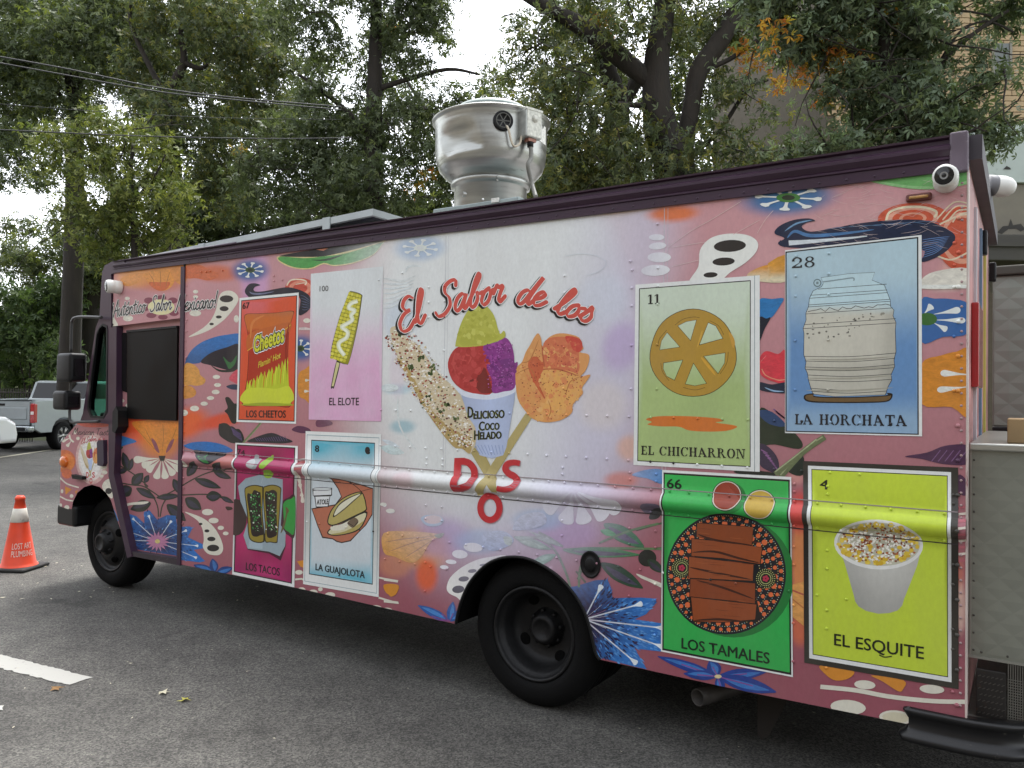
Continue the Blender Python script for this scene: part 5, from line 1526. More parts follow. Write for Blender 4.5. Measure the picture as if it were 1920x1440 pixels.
# ---- brush-script lettering drawn by hand
SCRIPT = {
    'E': ([[(1.15, 1.72), (.85, 1.95), (.5, 1.85), (.38, 1.5), (.62, 1.18), (.85, 1.12), (.4, 1.02), (.08, .62), (.22, .12), (.7, .02), (1.15, .38)]], 1.2),
    'l': ([[(.0, .25), (.38, 1.0), (.66, 1.75), (.56, 2.0), (.36, 1.6), (.2, .7), (.24, .12), (.45, .02), (.72, .32)]], .68),
    'S': ([[(1.25, 1.62), (1.2, 1.95), (.85, 1.98), (.5, 1.75), (.52, 1.35), (.85, .95), (.92, .45), (.6, .06), (.15, .0), (-.1, .3)]], 1.25),
    'a': ([[(.72, .82), (.5, 1.0), (.2, .8), (.06, .38), (.16, .04), (.42, .12), (.68, .6), (.8, .95), (.68, .35), (.76, .04), (1.02, .3)]], .98),
    'b': ([[(.0, .3), (.36, 1.05), (.68, 1.8), (.58, 2.02), (.36, 1.5), (.18, .5), (.26, .05), (.52, .1), (.68, .5), (.6, .86), (.78, .78), (.98, .82)]], .92),
    'o': ([[(.5, .98), (.2, .78), (.06, .3), (.24, .02), (.54, .18), (.66, .62), (.5, .98), (.66, .82), (.96, .86)]], .88),
    'r': ([[(.0, .6), (.2, 1.08), (.3, .92), (.62, .98), (.5, .6), (.42, .18), (.55, .02), (.86, .3)]], .84),
    'd': ([[(.7, .82), (.46, 1.0), (.18, .8), (.05, .36), (.16, .04), (.42, .14), (.7, .8), (1.12, 2.0), (.86, 1.1), (.68, .3), (.78, .03), (1.02, .3)]], .98),
    'e': ([[(.08, .42), (.46, .58), (.62, .84), (.46, 1.0), (.2, .8), (.06, .36), (.2, .03), (.52, .06), (.84, .34)]], .78),
    's': ([[(.0, .25), (.3, .75), (.46, 1.1), (.52, .8), (.62, .4), (.46, .04), (.18, .02), (.08, .2)]], .72),
    'A': ([[(.0, .0), (.35, .9), (.72, 1.95), (.8, 1.9), (.82, .9), (.9, .0)], [(.2, .72), (.98, .8)]], 1.08),
    'u': ([[(.12, .95), (.08, .3), (.24, .03), (.52, .3), (.7, .95), (.66, .2), (.82, .06)]], .86),
    't': ([[(.42, 1.6), (.24, .5), (.3, .05), (.55, .15)], [(.02, 1.08), (.68, 1.14)]], .66),
    'n': ([[(.1, .95), (.08, .05), (.2, .6), (.48, .98), (.62, .7), (.58, .12), (.78, .06)]], .82),
    'i': ([[(.2, .95), (.14, .2), (.28, .03), (.46, .2)], [(.25, 1.32), (.3, 1.42)]], .46),
    'c': ([[(.6, .78), (.42, .99), (.14, .62), (.14, .16), (.36, .02), (.64, .2)]], .68),
    'M': ([[(-.05, .0), (.3, 1.0), (.52, 1.95), (.6, 1.8), (.68, .6), (1.2, 1.95), (1.26, 1.8), (1.2, .3), (1.3, .02), (1.45, .1)]], 1.5),
    'x': ([[(.1, .95), (.4, .4), (.66, .03)], [(.68, .97), (.02, .03)]], .74),
    '!': ([[(.42, 2.0), (.22, .55)], [(.13, .08), (.16, .16)]], .5),
    '¡': ([[(.2, 1.3), (.05, -.1)], [(.26, 1.62), (.28, 1.72)]], .42),
    'T': ([[(.0, 1.75), (.5, 1.9), (1.15, 1.95)], [(.62, 1.9), (.42, .9), (.36, .02)]], .95),
    ' ': ([], .5),
}
SCRIPT['é'] = ([SCRIPT['e'][0][0], [(.36, 1.3), (.56, 1.6)]], .78)
def script(word, layers, place, shear=.25, track=0.0, nib=(-.9, .5)):
    """place(u, v) -> view px; layers: (width, colour, dx, dy)"""
    for (w, col, dx, dy) in layers:
        x = 0.0
        for ch in word:
            strokes, adv = SCRIPT[ch]
            for st in strokes:
                st = [(x + p[0] + shear * p[1] * .5, p[1]) for p in st]
                Lf, Rt = ribbon(st, w, n=6, nib=nib)
                # rounded ends
                def cap(a_, b2):
                    c_ = ((a_[0] + b2[0]) / 2, (a_[1] + b2[1]) / 2); r = math.dist(a_, b2) / 2; t0 = math.atan2(a_[1] - c_[1], a_[0] - c_[0])
                    return [(c_[0] + r * math.cos(t0 - math.pi * k / 5), c_[1] + r * math.sin(t0 - math.pi * k / 5)) for k in range(1, 5)]
                full = Lf + cap(Lf[-1], Rt[-1]) + Rt[::-1] + cap(Rt[0], Lf[0])
                CUR[0].add([V((lambda q: (q[0] + dx, q[1] + dy))(place(*p))) for p in full], H(col))
            x += adv + track
def script_len(word, track=0.0): return sum(SCRIPT[c_][1] + track for c_ in word)

# ---- slab-serif stencil capitals
def serif(word, pl, pr, h, col):
    S = {}
    def bars(*b): return b
    sv = .16
    def stem(x, w=.2): return [(x, 0), (x + w, 0), (x + w, 1), (x, 1)]
    def slab(x0, x1, top=False): return [(x0, .9), (x1, .9), (x1, 1), (x0, 1)] if top else [(x0, 0), (x1, 0), (x1, .1), (x0, .1)]
    def rect(x0, x1, z0, z1): return [(x0, z0), (x1, z0), (x1, z1), (x0, z1)]
    def arcring(cx, cz, rx, rz, wx, wz, t0, t1, n=14):
        o_ = [(cx + rx * math.cos(t), cz + rz * math.sin(t)) for t in np.linspace(t0, t1, n)]
        i_ = [(cx + (rx - wx) * math.cos(t), cz + (rz - wz) * math.sin(t)) for t in np.linspace(t1, t0, n)]
        return o_ + i_
    S['E'] = ([stem(.08), slab(0, .08), slab(0, .08, True), rect(.28, .66, .9, 1), rect(.56, .66, .74, .9), rect(.28, .5, .46, .55), rect(.28, .7, 0, .1), rect(.6, .7, .1, .28)], .8)
    S['L'] = ([stem(.08), slab(0, .08), slab(0, .08, True), slab(.28, .38, True), rect(.28, .68, 0, .1), rect(.58, .68, .1, .32)], .74)
    S['H'] = ([stem(.08), stem(.6), slab(0, .08), slab(.28, .34), slab(0, .08, True), slab(.28, .34, True), slab(.53, .6), slab(.8, .88), slab(.53, .6, True), slab(.8, .88, True), rect(.28, .42, .46, .54), rect(.47, .6, .46, .54)], .96)
    S['I'] = ([stem(.08), slab(0, .08), slab(.28, .36), slab(0, .08, True), slab(.28, .36, True)], .44)
    S['A'] = ([[(.32, 1), (.46, 1), (.2, .1), (.12, .1)], [(.46, 1), (.9, .1), (.68, .1), (.36, .78)], rect(.02, .3, 0, .1), rect(.6, .98, 0, .1), rect(.27, .6, .3, .38)], 1.02)
    S['N'] = ([rect(.1, .18, 0, 1), [(.18, 1), (.34, 1), (.84, .0), (.68, 0)], rect(.76, .84, .2, 1), slab(.0, .1), slab(.18, .3), slab(.0, .1, True), slab(.62, .76, True), slab(.84, .94, True)], 1.0)
    S['T'] = ([stem(.32), rect(0, .32, .9, 1), rect(.52, .84, .9, 1), rect(0, .09, .7, .9), rect(.75, .84, .7, .9), slab(.22, .32), slab(.52, .62)], .88)
    S['O'] = ([arcring(.44, .5, .44, .52, .2, .08, R(95), R(265)), arcring(.44, .5, .44, .52, .2, .08, R(-85), R(85))], .94)
    S['C'] = ([arcring(.44, .5, .44, .52, .2, .08, R(95), R(265)), arcring(.44, .5, .42, .52, .1, .08, R(30), R(85)), arcring(.44, .5, .42, .52, .1, .08, R(275), R(325)), rect(.74, .82, .68, 1)], .92)
    S['R'] = ([stem(.08), slab(0, .08), slab(.28, .36), slab(0, .08, True), arcring(.34, .74, .34, .26, .18, .07, R(-90), R(90)), rect(.28, .34, .93, 1), rect(.28, .34, .48, .55), [(.42, .5), (.58, .46), (.9, .0), (.66, 0)], slab(.9, .96)], 1.0)
    S['1'] = ([stem(.2), slab(.06, .2), slab(.4, .54), [(.02, .78), (.2, .9), (.2, 1), (.02, .86)]], .66)
    S['2'] = ([arcring(.36, .7, .36, .3, .16, .09, R(-50), R(175)), [(.56, .5), (.68, .56), (.22, .14), (.02, .14)], rect(.0, .72, 0, .14), rect(.62, .72, .14, .26), [(.0, .62), (.18, .62), (.18, .76), (.0, .76)]], .84)
    S['8'] = ([arcring(.36, .76, .3, .24, .14, .07, R(0), R(360), 22), arcring(.36, .27, .36, .28, .16, .07, R(0), R(360), 22)], .8)
    S[' '] = ([], .5)
    tot = sum(S[c_][1] + .06 for c_ in word) - .1
    art = CUR[0]
    A_, B_, T_ = on_y(*V(pl), art.y), on_y(*V(pr), art.y), on_y(*V((pl[0], pl[1] - h)), art.y)
    x = 0
    for ch in word:
        for pg in S[ch][0]:
            w = []
            for p in pg:
                u = (x + p[0]) / tot
                w.append(project((A_.x + (B_.x - A_.x) * u, art.y, A_.z + (B_.z - A_.z) * u + (T_.z - A_.z) * p[1])))
            art.add(w, H(col))
        x += S[ch][1] + .06

# ================================================================== WRAP FLOWERS
BLUE, NAVY, VIO = hexc('2f72bd'), hexc('1b1f33'), hexc('28203f')
def star_col(cx, cy, r0, r1, view=None):
    def f(px, py):
        t = min(1, max(0, (math.hypot(px - cx, py - cy) - r0) / (r1 - r0)))
        j = .5 + .5 * math.sin(px * 3.1 + py * 1.7) * math.sin(px * 1.3 - py * 2.3)
        t = min(1, max(0, t + (j - .5) * .35))
        return tuple(VIO[i] * (1 - t) + BLUE[i] * t for i in range(3))
    return f
def stipple(cx, cy, r0, r1, a0, a1, n, seed, poly_px):
    r_ = random.Random(seed); CUR0 = CUR[0]
    for k in range(n):
        a_ = r_.uniform(a0, a1); q = r_.uniform(0, 1) ** .7; rr = r0 + (r1 - r0) * q
        x, y = cx + rr * math.cos(a_), cy + rr * math.sin(a_) * .85
        if not wind((x, y), poly_px): continue
        L_ = (r1 - r0) * r_.uniform(.03, .08); w = max(.6, (r1 - r0) * .012); ux, uy = math.cos(a_ + r_.uniform(-.3, .3)), math.sin(a_)
        dk = r_.random() > q * 1.15
        pts = [(x - uy * w, y + ux * w), (x + ux * L_, y + uy * L_), (x + uy * w, y - ux * w), (x - ux * L_ * .4, y - uy * L_ * .4)]
        for a2 in (CUR0.a if isinstance(CUR0, Multi) else (CUR0,)): a2.lv += .02
        CUR0.add(pts, H(r_.choice(['241c3a', '1d2244', '2b2350']) if dk else r_.choice(['4a86c8', '3a76bc', '5c96d2'])), same=True)
def three(nm, lv):
    """the same print laid over side, header and door"""
    return [Art(nm, SIDE, D, SIDE_OUT, lv, True), Art(nm, BAND, D, BAND_OUT, lv), Art(nm, DOOR, DOOR_Y, DOOR_OUT, lv)]
def done(*arts):
    for a_ in arts: a_.build()
CRM = 'd9d6c6'
# --- left third
L1 = three('floral_motif', 0); M1 = Multi(*L1)
use(M1, VA)
mo('fruit_motif')
# orange bloom on the header
mo('orange_bloom_motif')
for q, c_ in (([(95, 285), (150, 250), (270, 238), (240, 290), (170, 325), (120, 320)], 'd68f48'), ([(265, 240), (400, 205), (480, 235), (470, 320), (400, 362), (320, 330), (285, 290)], 'd98f3e'), ([(455, 215), (560, 180), (560, 300), (500, 305)], 'd28a45'), ([(556, 190), (650, 175), (720, 205), (800, 248), (730, 288), (640, 272), (556, 268)], 'c96a42'), ([(300, 300), (380, 300), (450, 300), (430, 345), (380, 362), (330, 340)], 'c9622f')): poly(q, c_, True)
for q in ([(380, 215), (384, 270), (380, 340)], [(300, 235), (330, 280), (340, 325)], [(450, 225), (430, 290), (420, 340)]): line(q, 5, 'a8682c', taper=True)
mo('fruit_motif')
# blue dome and dark fruit
poly([(556, 884), (590, 800), (660, 735), (760, 692), (860, 672), (950, 668), (950, 745), (860, 762), (740, 802), (672, 868), (600, 880)], lambda x, y: tuple(np.array(hexc('2f6fb0')) * (1 - sstep(640, 700, y) * .5)), True, sub=.03)
poly([(668, 866), (740, 802), (860, 760), (940, 745), (945, 905), (900, 930), (840, 920), (740, 890)], '1d1c26', True)
poly([(828, 828), (880, 872), (925, 818), (912, 880), (872, 916), (850, 880)], '2f6a3a', True)
poly([(740, 888), (800, 920), (880, 922), (930, 905), (900, 935), (800, 935)], '232b22', True)
mo('petal_motif')
poly([(555, 886), (610, 880), (655, 920), (665, 958), (702, 990), (690, 1022), (645, 1036), (590, 1030), (550, 1026)], 'd79a4b', True)
poly([(553, 1036), (610, 1044), (637, 1080), (620, 1112), (570, 1127), (548, 1120)], 'd08e43', True)
poly([(75, 750), (95, 770), (150, 830), (172, 880), (172, 900), (75, 900)], '2f74b4')
poly([(150, 905), (175, 905), (175, 1020), (150, 1010)], 'd99237')
poly([(870, 985), (900, 940), (945, 920), (950, 1020), (900, 1010)], 'cf5160', True)
poly([(850, 1040), (900, 1025), (950, 1035), (950, 1060), (890, 1062)], '25364f', True)
for e in ((780, 973, 26, 15), (788, 1030, 25, 14), (775, 1080, 28, 16), (738, 1123, 26, 14), (693, 1163, 26, 15), (625, 1197, 32, 20), (552, 1228, 26, 22), (105, 1142, 22, 14), (75, 1106, 14, 12), (148, 1180, 14, 18), (632, 367, 18, 13), (632, 404, 18, 12), (630, 520, 42, 22), (147, 415, 18, 12), (152, 556, 36, 22), (922, 560, 18, 26)):
    ell(*e, CRM)
mo('seed_motif')
# seed drop
poly([(580, 690), (680, 628), (740, 570), (775, 500), (790, 425), (820, 372), (880, 360), (925, 388), (935, 430), (900, 492), (840, 562), (760, 622), (680, 662)], CRM, True)
for e in ((852, 418, 48, 25), (835, 488, 32, 18), (797, 547, 21, 11), (746, 597, 16, 9)): ell(*e, '23201f')
poly([(36, 505), (60, 560), (80, 600), (70, 622), (36, 626)], CRM, True); ell(40, 602, 9, 10, '23201f')
mo('oval_motif')
# maroon petals and cream oval behind the word
for e in ((300, 430, 34, 22), (318, 535, 36, 20), (390, 412, 34, 20), (470, 430, 34, 22), (478, 520, 34, 20), (400, 548, 34, 18), (282, 480, 20, 24)): ell(*e, '7d3a4c')
ell(388, 477, 95, 55, 'ddd6a4', n=30)
mo('bone_flower_motif')
bones(1020, 213, 98, 56, 8, .22)
mo('wing_leaf_motif')
# dark wing leaves and stem
poly([(842, 1125), (870, 1118), (905, 1160), (925, 1170), (925, 1290), (890, 1300), (860, 1240), (838, 1215), (860, 1190)], '1d211d', True)
poly([(805, 1310), (850, 1302), (900, 1340), (945, 1345), (975, 1400), (965, 1440), (880, 1440), (800, 1385), (830, 1360)], '1f241d', True)
use(M1, VB)
mo('trumpet_flower_motif')
# trumpet flower of the door
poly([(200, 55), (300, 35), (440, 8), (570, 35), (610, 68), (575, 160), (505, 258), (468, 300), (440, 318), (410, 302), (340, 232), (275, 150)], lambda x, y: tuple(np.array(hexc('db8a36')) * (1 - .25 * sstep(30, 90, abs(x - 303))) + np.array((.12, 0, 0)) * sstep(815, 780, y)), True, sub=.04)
for q in ([(445, 60), (452, 150), (440, 300)], [(300, 90), (340, 170), (410, 290)], [(560, 80), (530, 160), (465, 290)], [(230, 90), (290, 160), (400, 285)]): line(q, 4, 'a3642a', taper=True)
poly([(355, 178), (392, 208), (420, 292), (385, 265)], '8d4f5c', True); poly([(537, 182), (500, 210), (470, 292), (512, 252)], '8d4f5c', True)
poly([(412, 316), (468, 316), (455, 360), (428, 360)], '2a2620')
mo('fan_petal_motif')
for ex, ey in ((215, 348), (280, 398), (322, 440), (392, 500), (468, 500), (535, 470), (592, 432), (645, 388)):
    a_ = math.atan2(ey - 335, ex - 440); drop(440 + 30 * math.cos(a_), 335 + 25 * math.sin(a_), ex, ey, 58, CRM)
mo('half_flower_motif')
# half flowers
poly([(60, 150), (130, 160), (238, 200), (160, 228), (60, 252)], '2d74b8', True); poly([(60, 240), (130, 245), (110, 268), (60, 280)], '2c5a38', True)
poly([(615, 240), (680, 210), (800, 204), (920, 226), (1002, 272), (950, 292), (800, 282), (700, 272)], '2d6fb4', True)
poly([(690, 272), (800, 282), (952, 292), (905, 340), (835, 382), (770, 362)], '211f26', True)
poly([(735, 313), (780, 325), (800, 305), (812, 335), (840, 372), (790, 362)], '2f7a3c', True)
mo('wing_leaf_motif')
# wing leaves below the snack card
poly([(895, 60), (950, 92), (1000, 82), (1060, 142), (1085, 192), (1040, 214), (960, 192), (895, 150)], '1f2122', True)
poly([(1115, 204), (1200, 162), (1310, 134), (1400, 166), (1478, 202), (1400, 218), (1250, 212)], '22232a', True)
for k in range(9): line([(990 + k * 9, 90 + k * 6), (1010 + k * 8, 150 + k * 6)], 4, '5c4a78', smooth=False, same=k > 0)
for k in range(14): line([(1180 + k * 18, 178 - k * 1.5), (1200 + k * 18, 200)], 4, '5c4a78', smooth=False, same=k > 0)
line([(1225, 55), (1150, 140), (1085, 212)], 17, '6f7a52'); line([(1232, 55), (1155, 145), (1092, 212)], 5, '9aa47a')
poly([(1470, 110), (1520, 78), (1600, 95), (1620, 130), (1540, 135)], '5a2f4c', True)
mo('leafy_stem_motif')
GRN, GRN2, STM = '2b3128', '3d3a48', '3a3a2c'
for st in ([(70, 375), (150, 420), (240, 480), (330, 560)], [(70, 525), (210, 548), (300, 562), (420, 640)], [(420, 645), (520, 600), (700, 495), (840, 440), (1000, 418)], [(420, 640), (600, 628), (790, 622), (900, 645), (1000, 680)], [(300, 540), (370, 640), (405, 720), (412, 800)], [(470, 660), (440, 720), (425, 800)]):
    line(st, 10, STM)
for a_ in ((172, 432, 130, 288, 66), (180, 432, 205, 335, 44), (165, 425, 70, 452, 44), (202, 548, 290, 452, 84), (300, 530, 335, 468, 44), (200, 570, 98, 625, 96), (352, 690, 190, 742, 90), (235, 572, 390, 655, 60), (395, 648, 585, 632, 52), (640, 478, 722, 356, 74), (700, 500, 908, 572, 66), (842, 440, 932, 366, 60), (850, 442, 990, 495, 54), (790, 640, 912, 632, 84), (625, 652, 752, 742, 96), (478, 702, 628, 832, 90), (530, 500, 592, 625, 66), (905, 640, 1010, 690, 40), (110, 250, 60, 300, 60)):
    leaf(*a_, GRN, GRN2)
mo('blue_flower_motif')
# blue star flower
scx, scy = VB((405, 995))
poly([(155, 770), (235, 795), (300, 852), (298, 760), (340, 748), (402, 822), (480, 786), (548, 792), (562, 882), (662, 876), (682, 890), (645, 962), (790, 1030), (770, 1050), (690, 1062), (782, 1152), (740, 1162), (580, 1142), (560, 1110), (200, 1052), (180, 930), (165, 890)], star_col(scx, scy, 8, 75), sub=.022)
stipple(scx, scy, 12, 92, -3.3, 3.2, 420, 2, [VB(p) for p in [(155, 770), (235, 795), (300, 852), (298, 760), (340, 748), (402, 822), (480, 786), (548, 792), (562, 882), (662, 876), (682, 890), (645, 962), (790, 1030), (770, 1050), (690, 1062), (782, 1152), (740, 1162), (580, 1142), (560, 1110), (200, 1052), (180, 930), (165, 890)]])
for tx, ty in ((215, 820), (338, 800), (508, 842), (625, 912), (715, 1030), (705, 1122), (165, 915), (175, 985)):
    line([(405, 995), (tx, ty)], 5, 'cfd6dd', smooth=False); a_ = math.atan2(ty - 995, tx - 405); drop(tx - 30 * math.cos(a_), ty - 30 * math.sin(a_), tx + 14 * math.cos(a_), ty + 14 * math.sin(a_), 22, 'd9e2ea')
for k in range(16):
    a_ = 2 * math.pi * k / 16 + .1; leaf(405 + 18 * math.cos(a_), 995 + 14 * math.sin(a_), 405 + 95 * math.cos(a_), 995 + 78 * math.sin(a_), 20, 'b5789a'); line([(405 + 70 * math.cos(a_), 995 + 58 * math.sin(a_)), (405 + 140 * math.cos(a_ + .05), 995 + 112 * math.sin(a_ + .05))], 6, 'd8d4de', taper=True, smooth=False)
ell(405, 995, 20, 17, 'd2c27a')
mo('seed_motif')
# lower seed drop and dots
poly([(620, 760), (720, 828), (762, 900), (772, 980), (765, 1040), (800, 1090), (860, 1106), (905, 1096), (926, 1050), (905, 970), (850, 880), (760, 808)], CRM, True)
for e in ((747, 857, 15, 9), (797, 912, 20, 12), (832, 976, 33, 18), (846, 1048, 48, 27)): ell(*e, '1c1a1a')
for e in ((802, 763, 45, 25), (850, 830, 40, 22), (907, 888, 25, 17), (946, 932, 23, 15)): ell(*e, CRM)
poly([(125, 720), (180, 690), (330, 678), (300, 700), (190, 708), (135, 730)], CRM, True)
mo('small_blue_flower_motif')
for a_ in ((862, 1240, 840, 1132, 70), (872, 1242, 1005, 1205, 60), (855, 1238, 690, 1182, 60)): leaf(*a_, '24407c', '3d74b8')
poly([(945, 720), (990, 722), (1000, 740), (960, 748)], '3a2a24', True)
# moustache wave and swirl behind the cards
use(M1, VC)
mo('swirl_motif')
for k, (rx, ry) in enumerate(((130, 85), (95, 62), (60, 40))):
    ell(600, 270, rx, ry, ('c4503e', 'd98a72', 'c4503e')[k])
line([(485, 250), (520, 205), (600, 198), (650, 215), (640, 245)], 12, 'ded2b8'); line([(560, 240), (640, 225)], 6, 'ded2b8')
mo('wave_motif')
poly([(132, 292), (165, 240), (215, 230), (262, 245), (222, 258), (205, 282), (225, 300), (300, 296), (400, 276), (500, 264), (600, 288), (672, 330), (690, 390), (682, 440), (640, 482), (586, 492), (590, 340), (400, 330), (200, 350), (150, 332)], '1c1d2b', True)
line([(170, 300), (200, 318), (280, 318), (380, 300)], 14, '6f7690', taper=True)
for k in range(6): line([(600 + k * 3, 330 + k * 24), (640, 345 + k * 22), (680, 380 + k * 12)], 4, '5d6a8a', taper=True, same=k > 0)
poly([(588, 605), (640, 600), (690, 612), (690, 625), (588, 625)], 'd4c6c2'); ell(655, 545, 30, 20, CRM)
mo('bone_flower_motif')
bones(600, 780, 96, 76, 8, .1, only=(0, 1, 6, 7))
mo('petal_motif')
poly([(585, 1000), (640, 955), (690, 945), (690, 1230), (640, 1210), (585, 1170)], 'd18a35', True)
drop(690, 1045, 640, 1050, 26, CRM); drop(690, 1140, 632, 1142, 26, CRM)
poly([(730, 1400), (760, 1380), (850, 1390), (870, 1420), (800, 1440), (740, 1440)], '6a3350', True)
mo('green_leaf_motif')
# green hat leaf under the rail
use(M1, VM)
poly([(665, 320), (690, 290), (900, 255), (1100, 225), (1395, 185), (1392, 215), (1330, 290), (1200, 345), (1060, 366), (985, 352), (900, 385), (800, 384), (720, 360)], 'd9c88e', True)
poly([(672, 318), (700, 300), (850, 310), (985, 298), (1150, 275), (1380, 205), (1385, 218), (1325, 285), (1195, 338), (1060, 358), (985, 344), (900, 377), (800, 376), (725, 352)], '4f9a4c', True)
poly([(690, 292), (900, 252), (1100, 222), (1392, 186), (1300, 222), (1150, 262), (985, 298), (850, 302), (720, 300)], '17171a', True)
poly([(900, 322), (985, 318), (1090, 292), (1120, 288), (1050, 318), (985, 330)], '1d3a20', True)
poly([(930, 250), (1020, 240), (985, 260)], 'd08060')
mo('bone_flower_motif')
bones(1655, 240, 125, 62, 8, .2, 'e2e4e0', '8aa45a')
done(*L1)

# --- faded middle
M2 = [Art('floral_motif', SIDE, D, SIDE_OUT, 60, True)]; use(M2[0], VE)
for k in range(7): line([(66, 150 + k * 34), (130, 160 + k * 30), (200 + k * 8, 168 + k * 18), (290 - k * 6, 130 + k * 26)], 15 - k, ('7f8a93', '9cb0c0', 'b8cfdf', 'a9c8dc', 'c2d6e2', 'afd0dd', 'bcd4e0')[k], taper=True)
line([(220, 110), (230, 78), (270, 66), (330, 72)], 16, 'a9c0cf', taper=True)
line([(165, 940), (180, 1150), (300, 1320)], 12, 'c5d8d8', taper=True)
ell(110, 890, 60, 26, '9fc2cd'); leaf(50, 1290, 210, 1330, 60, '8fc4c8'); leaf(60, 1240, 180, 1290, 30, '9fb8d0')
use(M2[0], VN)
mo('bean_motif')
for k, e in enumerate(((925, 500, 58, 24, 0), (932, 565, 66, 27, -.1), (945, 650, 88, 38, 0), (917, 748, 108, 42, -.05))):
    ell(*e[:4], 'e9ebe6', e[4])
mo('circle_motif')
line([(240, 640), (360, 622), (480, 640), (545, 690), (500, 750), (400, 785)], 10, 'b6c0cc'); 
for k in range(8): line([(300, 700), (300 + 110 * math.cos(k * .8), 700 + 45 * math.sin(k * .8))], 6, 'b9bccb', taper=True, smooth=False)
use(M2[0], VF)
WHT = 'f0efe6'
mo('fan_petal_motif')
for ex, ey in ((1110, 470), (1250, 562), (1390, 565), (1540, 525), (1640, 468)):
    a_ = math.atan2(ey - 330, ex - 1335); drop(1335 + 40 * math.cos(a_), 330 + 30 * math.sin(a_), ex, ey, 112, 'fbfaf4')
mo('dot_motif')
for e in ((45, 473, 30, 16), (5, 430, 14, 14), (618, 725, 66, 32), (526, 772, 54, 30), (465, 825, 38, 16), (418, 862, 30, 14)): ell(*e, 'ffffff', .1)
poly([(255, 525), (300, 500), (380, 505), (415, 540), (380, 575), (300, 575)], '7fa4cc', True); ell(340, 532, 62, 30, 'd7a9a8')
mo('orange_flower_motif')
poly([(0, 625), (180, 615), (330, 625), (400, 645), (330, 680), (250, 800), (180, 830), (80, 790), (0, 760)], 'd79a3a', True)
for q in ([(0, 690), (150, 665), (350, 648)], [(20, 760), (180, 700), (350, 652)], [(140, 800), (250, 730), (365, 655)]): line(q, 6, 'a86a34', taper=True)
poly([(350, 640), (415, 625), (400, 655), (375, 660)], '6f7a52', True)
mo('blue_bud_motif')
poly([(680, 650), (760, 610), (850, 620), (900, 680), (830, 730), (730, 745)], '6f9ccc', True); poly([(830, 650), (885, 660), (880, 710), (840, 700)], '86b088', True)
poly([(890, 600), (960, 500), (1100, 485), (1120, 560), (1000, 600)], '86a8d6', True)
mo('leafy_stem_motif')
for st in ([(900, 655), (1060, 660), (1180, 740), (1260, 900), (1290, 1000)], [(1070, 620), (1150, 660), (1240, 720)], [(1240, 740), (1500, 730), (1920, 735)], [(1500, 690), (1700, 610), (1900, 560)], [(1420, 760), (1360, 860), (1350, 1000)]): line(st, 16, '5f7a52')
leaf(900, 652, 1160, 740, 60, '5a9a68', '86b888'); leaf(1190, 775, 1000, 850, 60, '66a07a', '8fc0a0'); leaf(1240, 745, 1770, 775, 70, '3f7a4a', '4f4a58')
leaf(1230, 720, 1000, 610, 30, '7a9a80')
mo('seed_motif')
poly([(435, 1000), (462, 930), (540, 862), (640, 812), (740, 790), (850, 785), (700, 905), (560, 1085), (500, 1066), (450, 1040)], WHT, True)
for e in ((515, 1015, 42, 26), (553, 943, 36, 18), (612, 888, 30, 13), (690, 846, 28, 8)): ell(*e, '242022', -.1)
mo('border_motif')
# lower left edge ornaments
poly([(0, 935), (100, 952), (96, 968), (0, 955)], CRM); poly([(5, 982), (100, 985), (90, 1040), (60, 1064), (35, 1055)], 'd18a2c', True); poly([(0, 1085), (100, 1100), (104, 1116), (0, 1105)], CRM)
for e in ((-60, 1150, 50, 26), (20, 1160, 40, 18)): ell(*e, CRM)
use(M2[0], VD)
for e in ((690, 1318, 34, 20), (820, 1340, 40, 22), (745, 1295, 18, 16), (1230, 640, 24, 14), (1285, 690, 34, 16), (580, 1165, 30, 18), (600, 1300, 30, 20)): ell(*e, CRM)
line([(550, 1220), (600, 1215), (620, 1225)], 14, CRM, smooth=False); line([(1195, 1205), (1320, 1232)], 14, CRM, smooth=False); line([(1195, 1360), (1330, 1400)], 14, CRM, smooth=False)
poly([(1235, 1260), (1320, 1265), (1300, 1340), (1250, 1320)], 'd18a2c', True); poly([(565, 1080), (615, 1070), (615, 1130), (590, 1120)], 'd18a2c')
for k in range(6): drop(600, 560 - k * 8, 570 + k * 8, 380 + k * 50, 30, 'd8cfc0')
for k in range(4): line([(557, 300 + k * 22), (625, 290 + k * 24)], 12, 'b25a5c' if k % 2 else 'd9d2c8', smooth=False)
use(M2[0], VF)
mo('small_blue_flower_motif')
for tx, ty in ((235, 1125), (480, 1100), (600, 1130)): leaf(455, 1235, tx, ty, 60, '2c5aa0', '4a86c8')
for tx in (250, 330, 400, 480): line([(455, 1235), (tx, 1175 + abs(tx - 455) * .2)], 6, '8a4a86', smooth=False)
done(*M2)

# --- right part
M3 = [Art('floral_motif', SIDE, D, SIDE_OUT, 60, True)]; A3 = M3[0]; use(A3, VI)
poly([(345, 96), (440, 66), (535, 72), (535, 155), (440, 122), (380, 112)], '2f7fbe', True)
mo('leafy_stem_motif')
for st in ([(0, 560), (200, 552), (400, 555), (530, 548)], [(140, 520), (230, 480), (290, 460)], [(370, 440), (450, 415), (530, 395)], [(60, 640), (10, 740)], [(0, 690), (60, 760)]): line(st, 12, '4c5a40')
leaf(0, 575, 400, 592, 44, '31613f', '46424e'); leaf(240, 480, 420, 545, 40, '2d4a36'); leaf(170, 400, 418, 540, 96, '37704a', '5a5068'); leaf(150, 440, 250, 470, 40, '3f9a58')
leaf(150, 640, 412, 795, 92, '2d4634', '4a4658'); ell(438, 610, 56, 52, '24251f'); leaf(440, 620, 540, 700, 60, '2a3a2c', '3a3644')
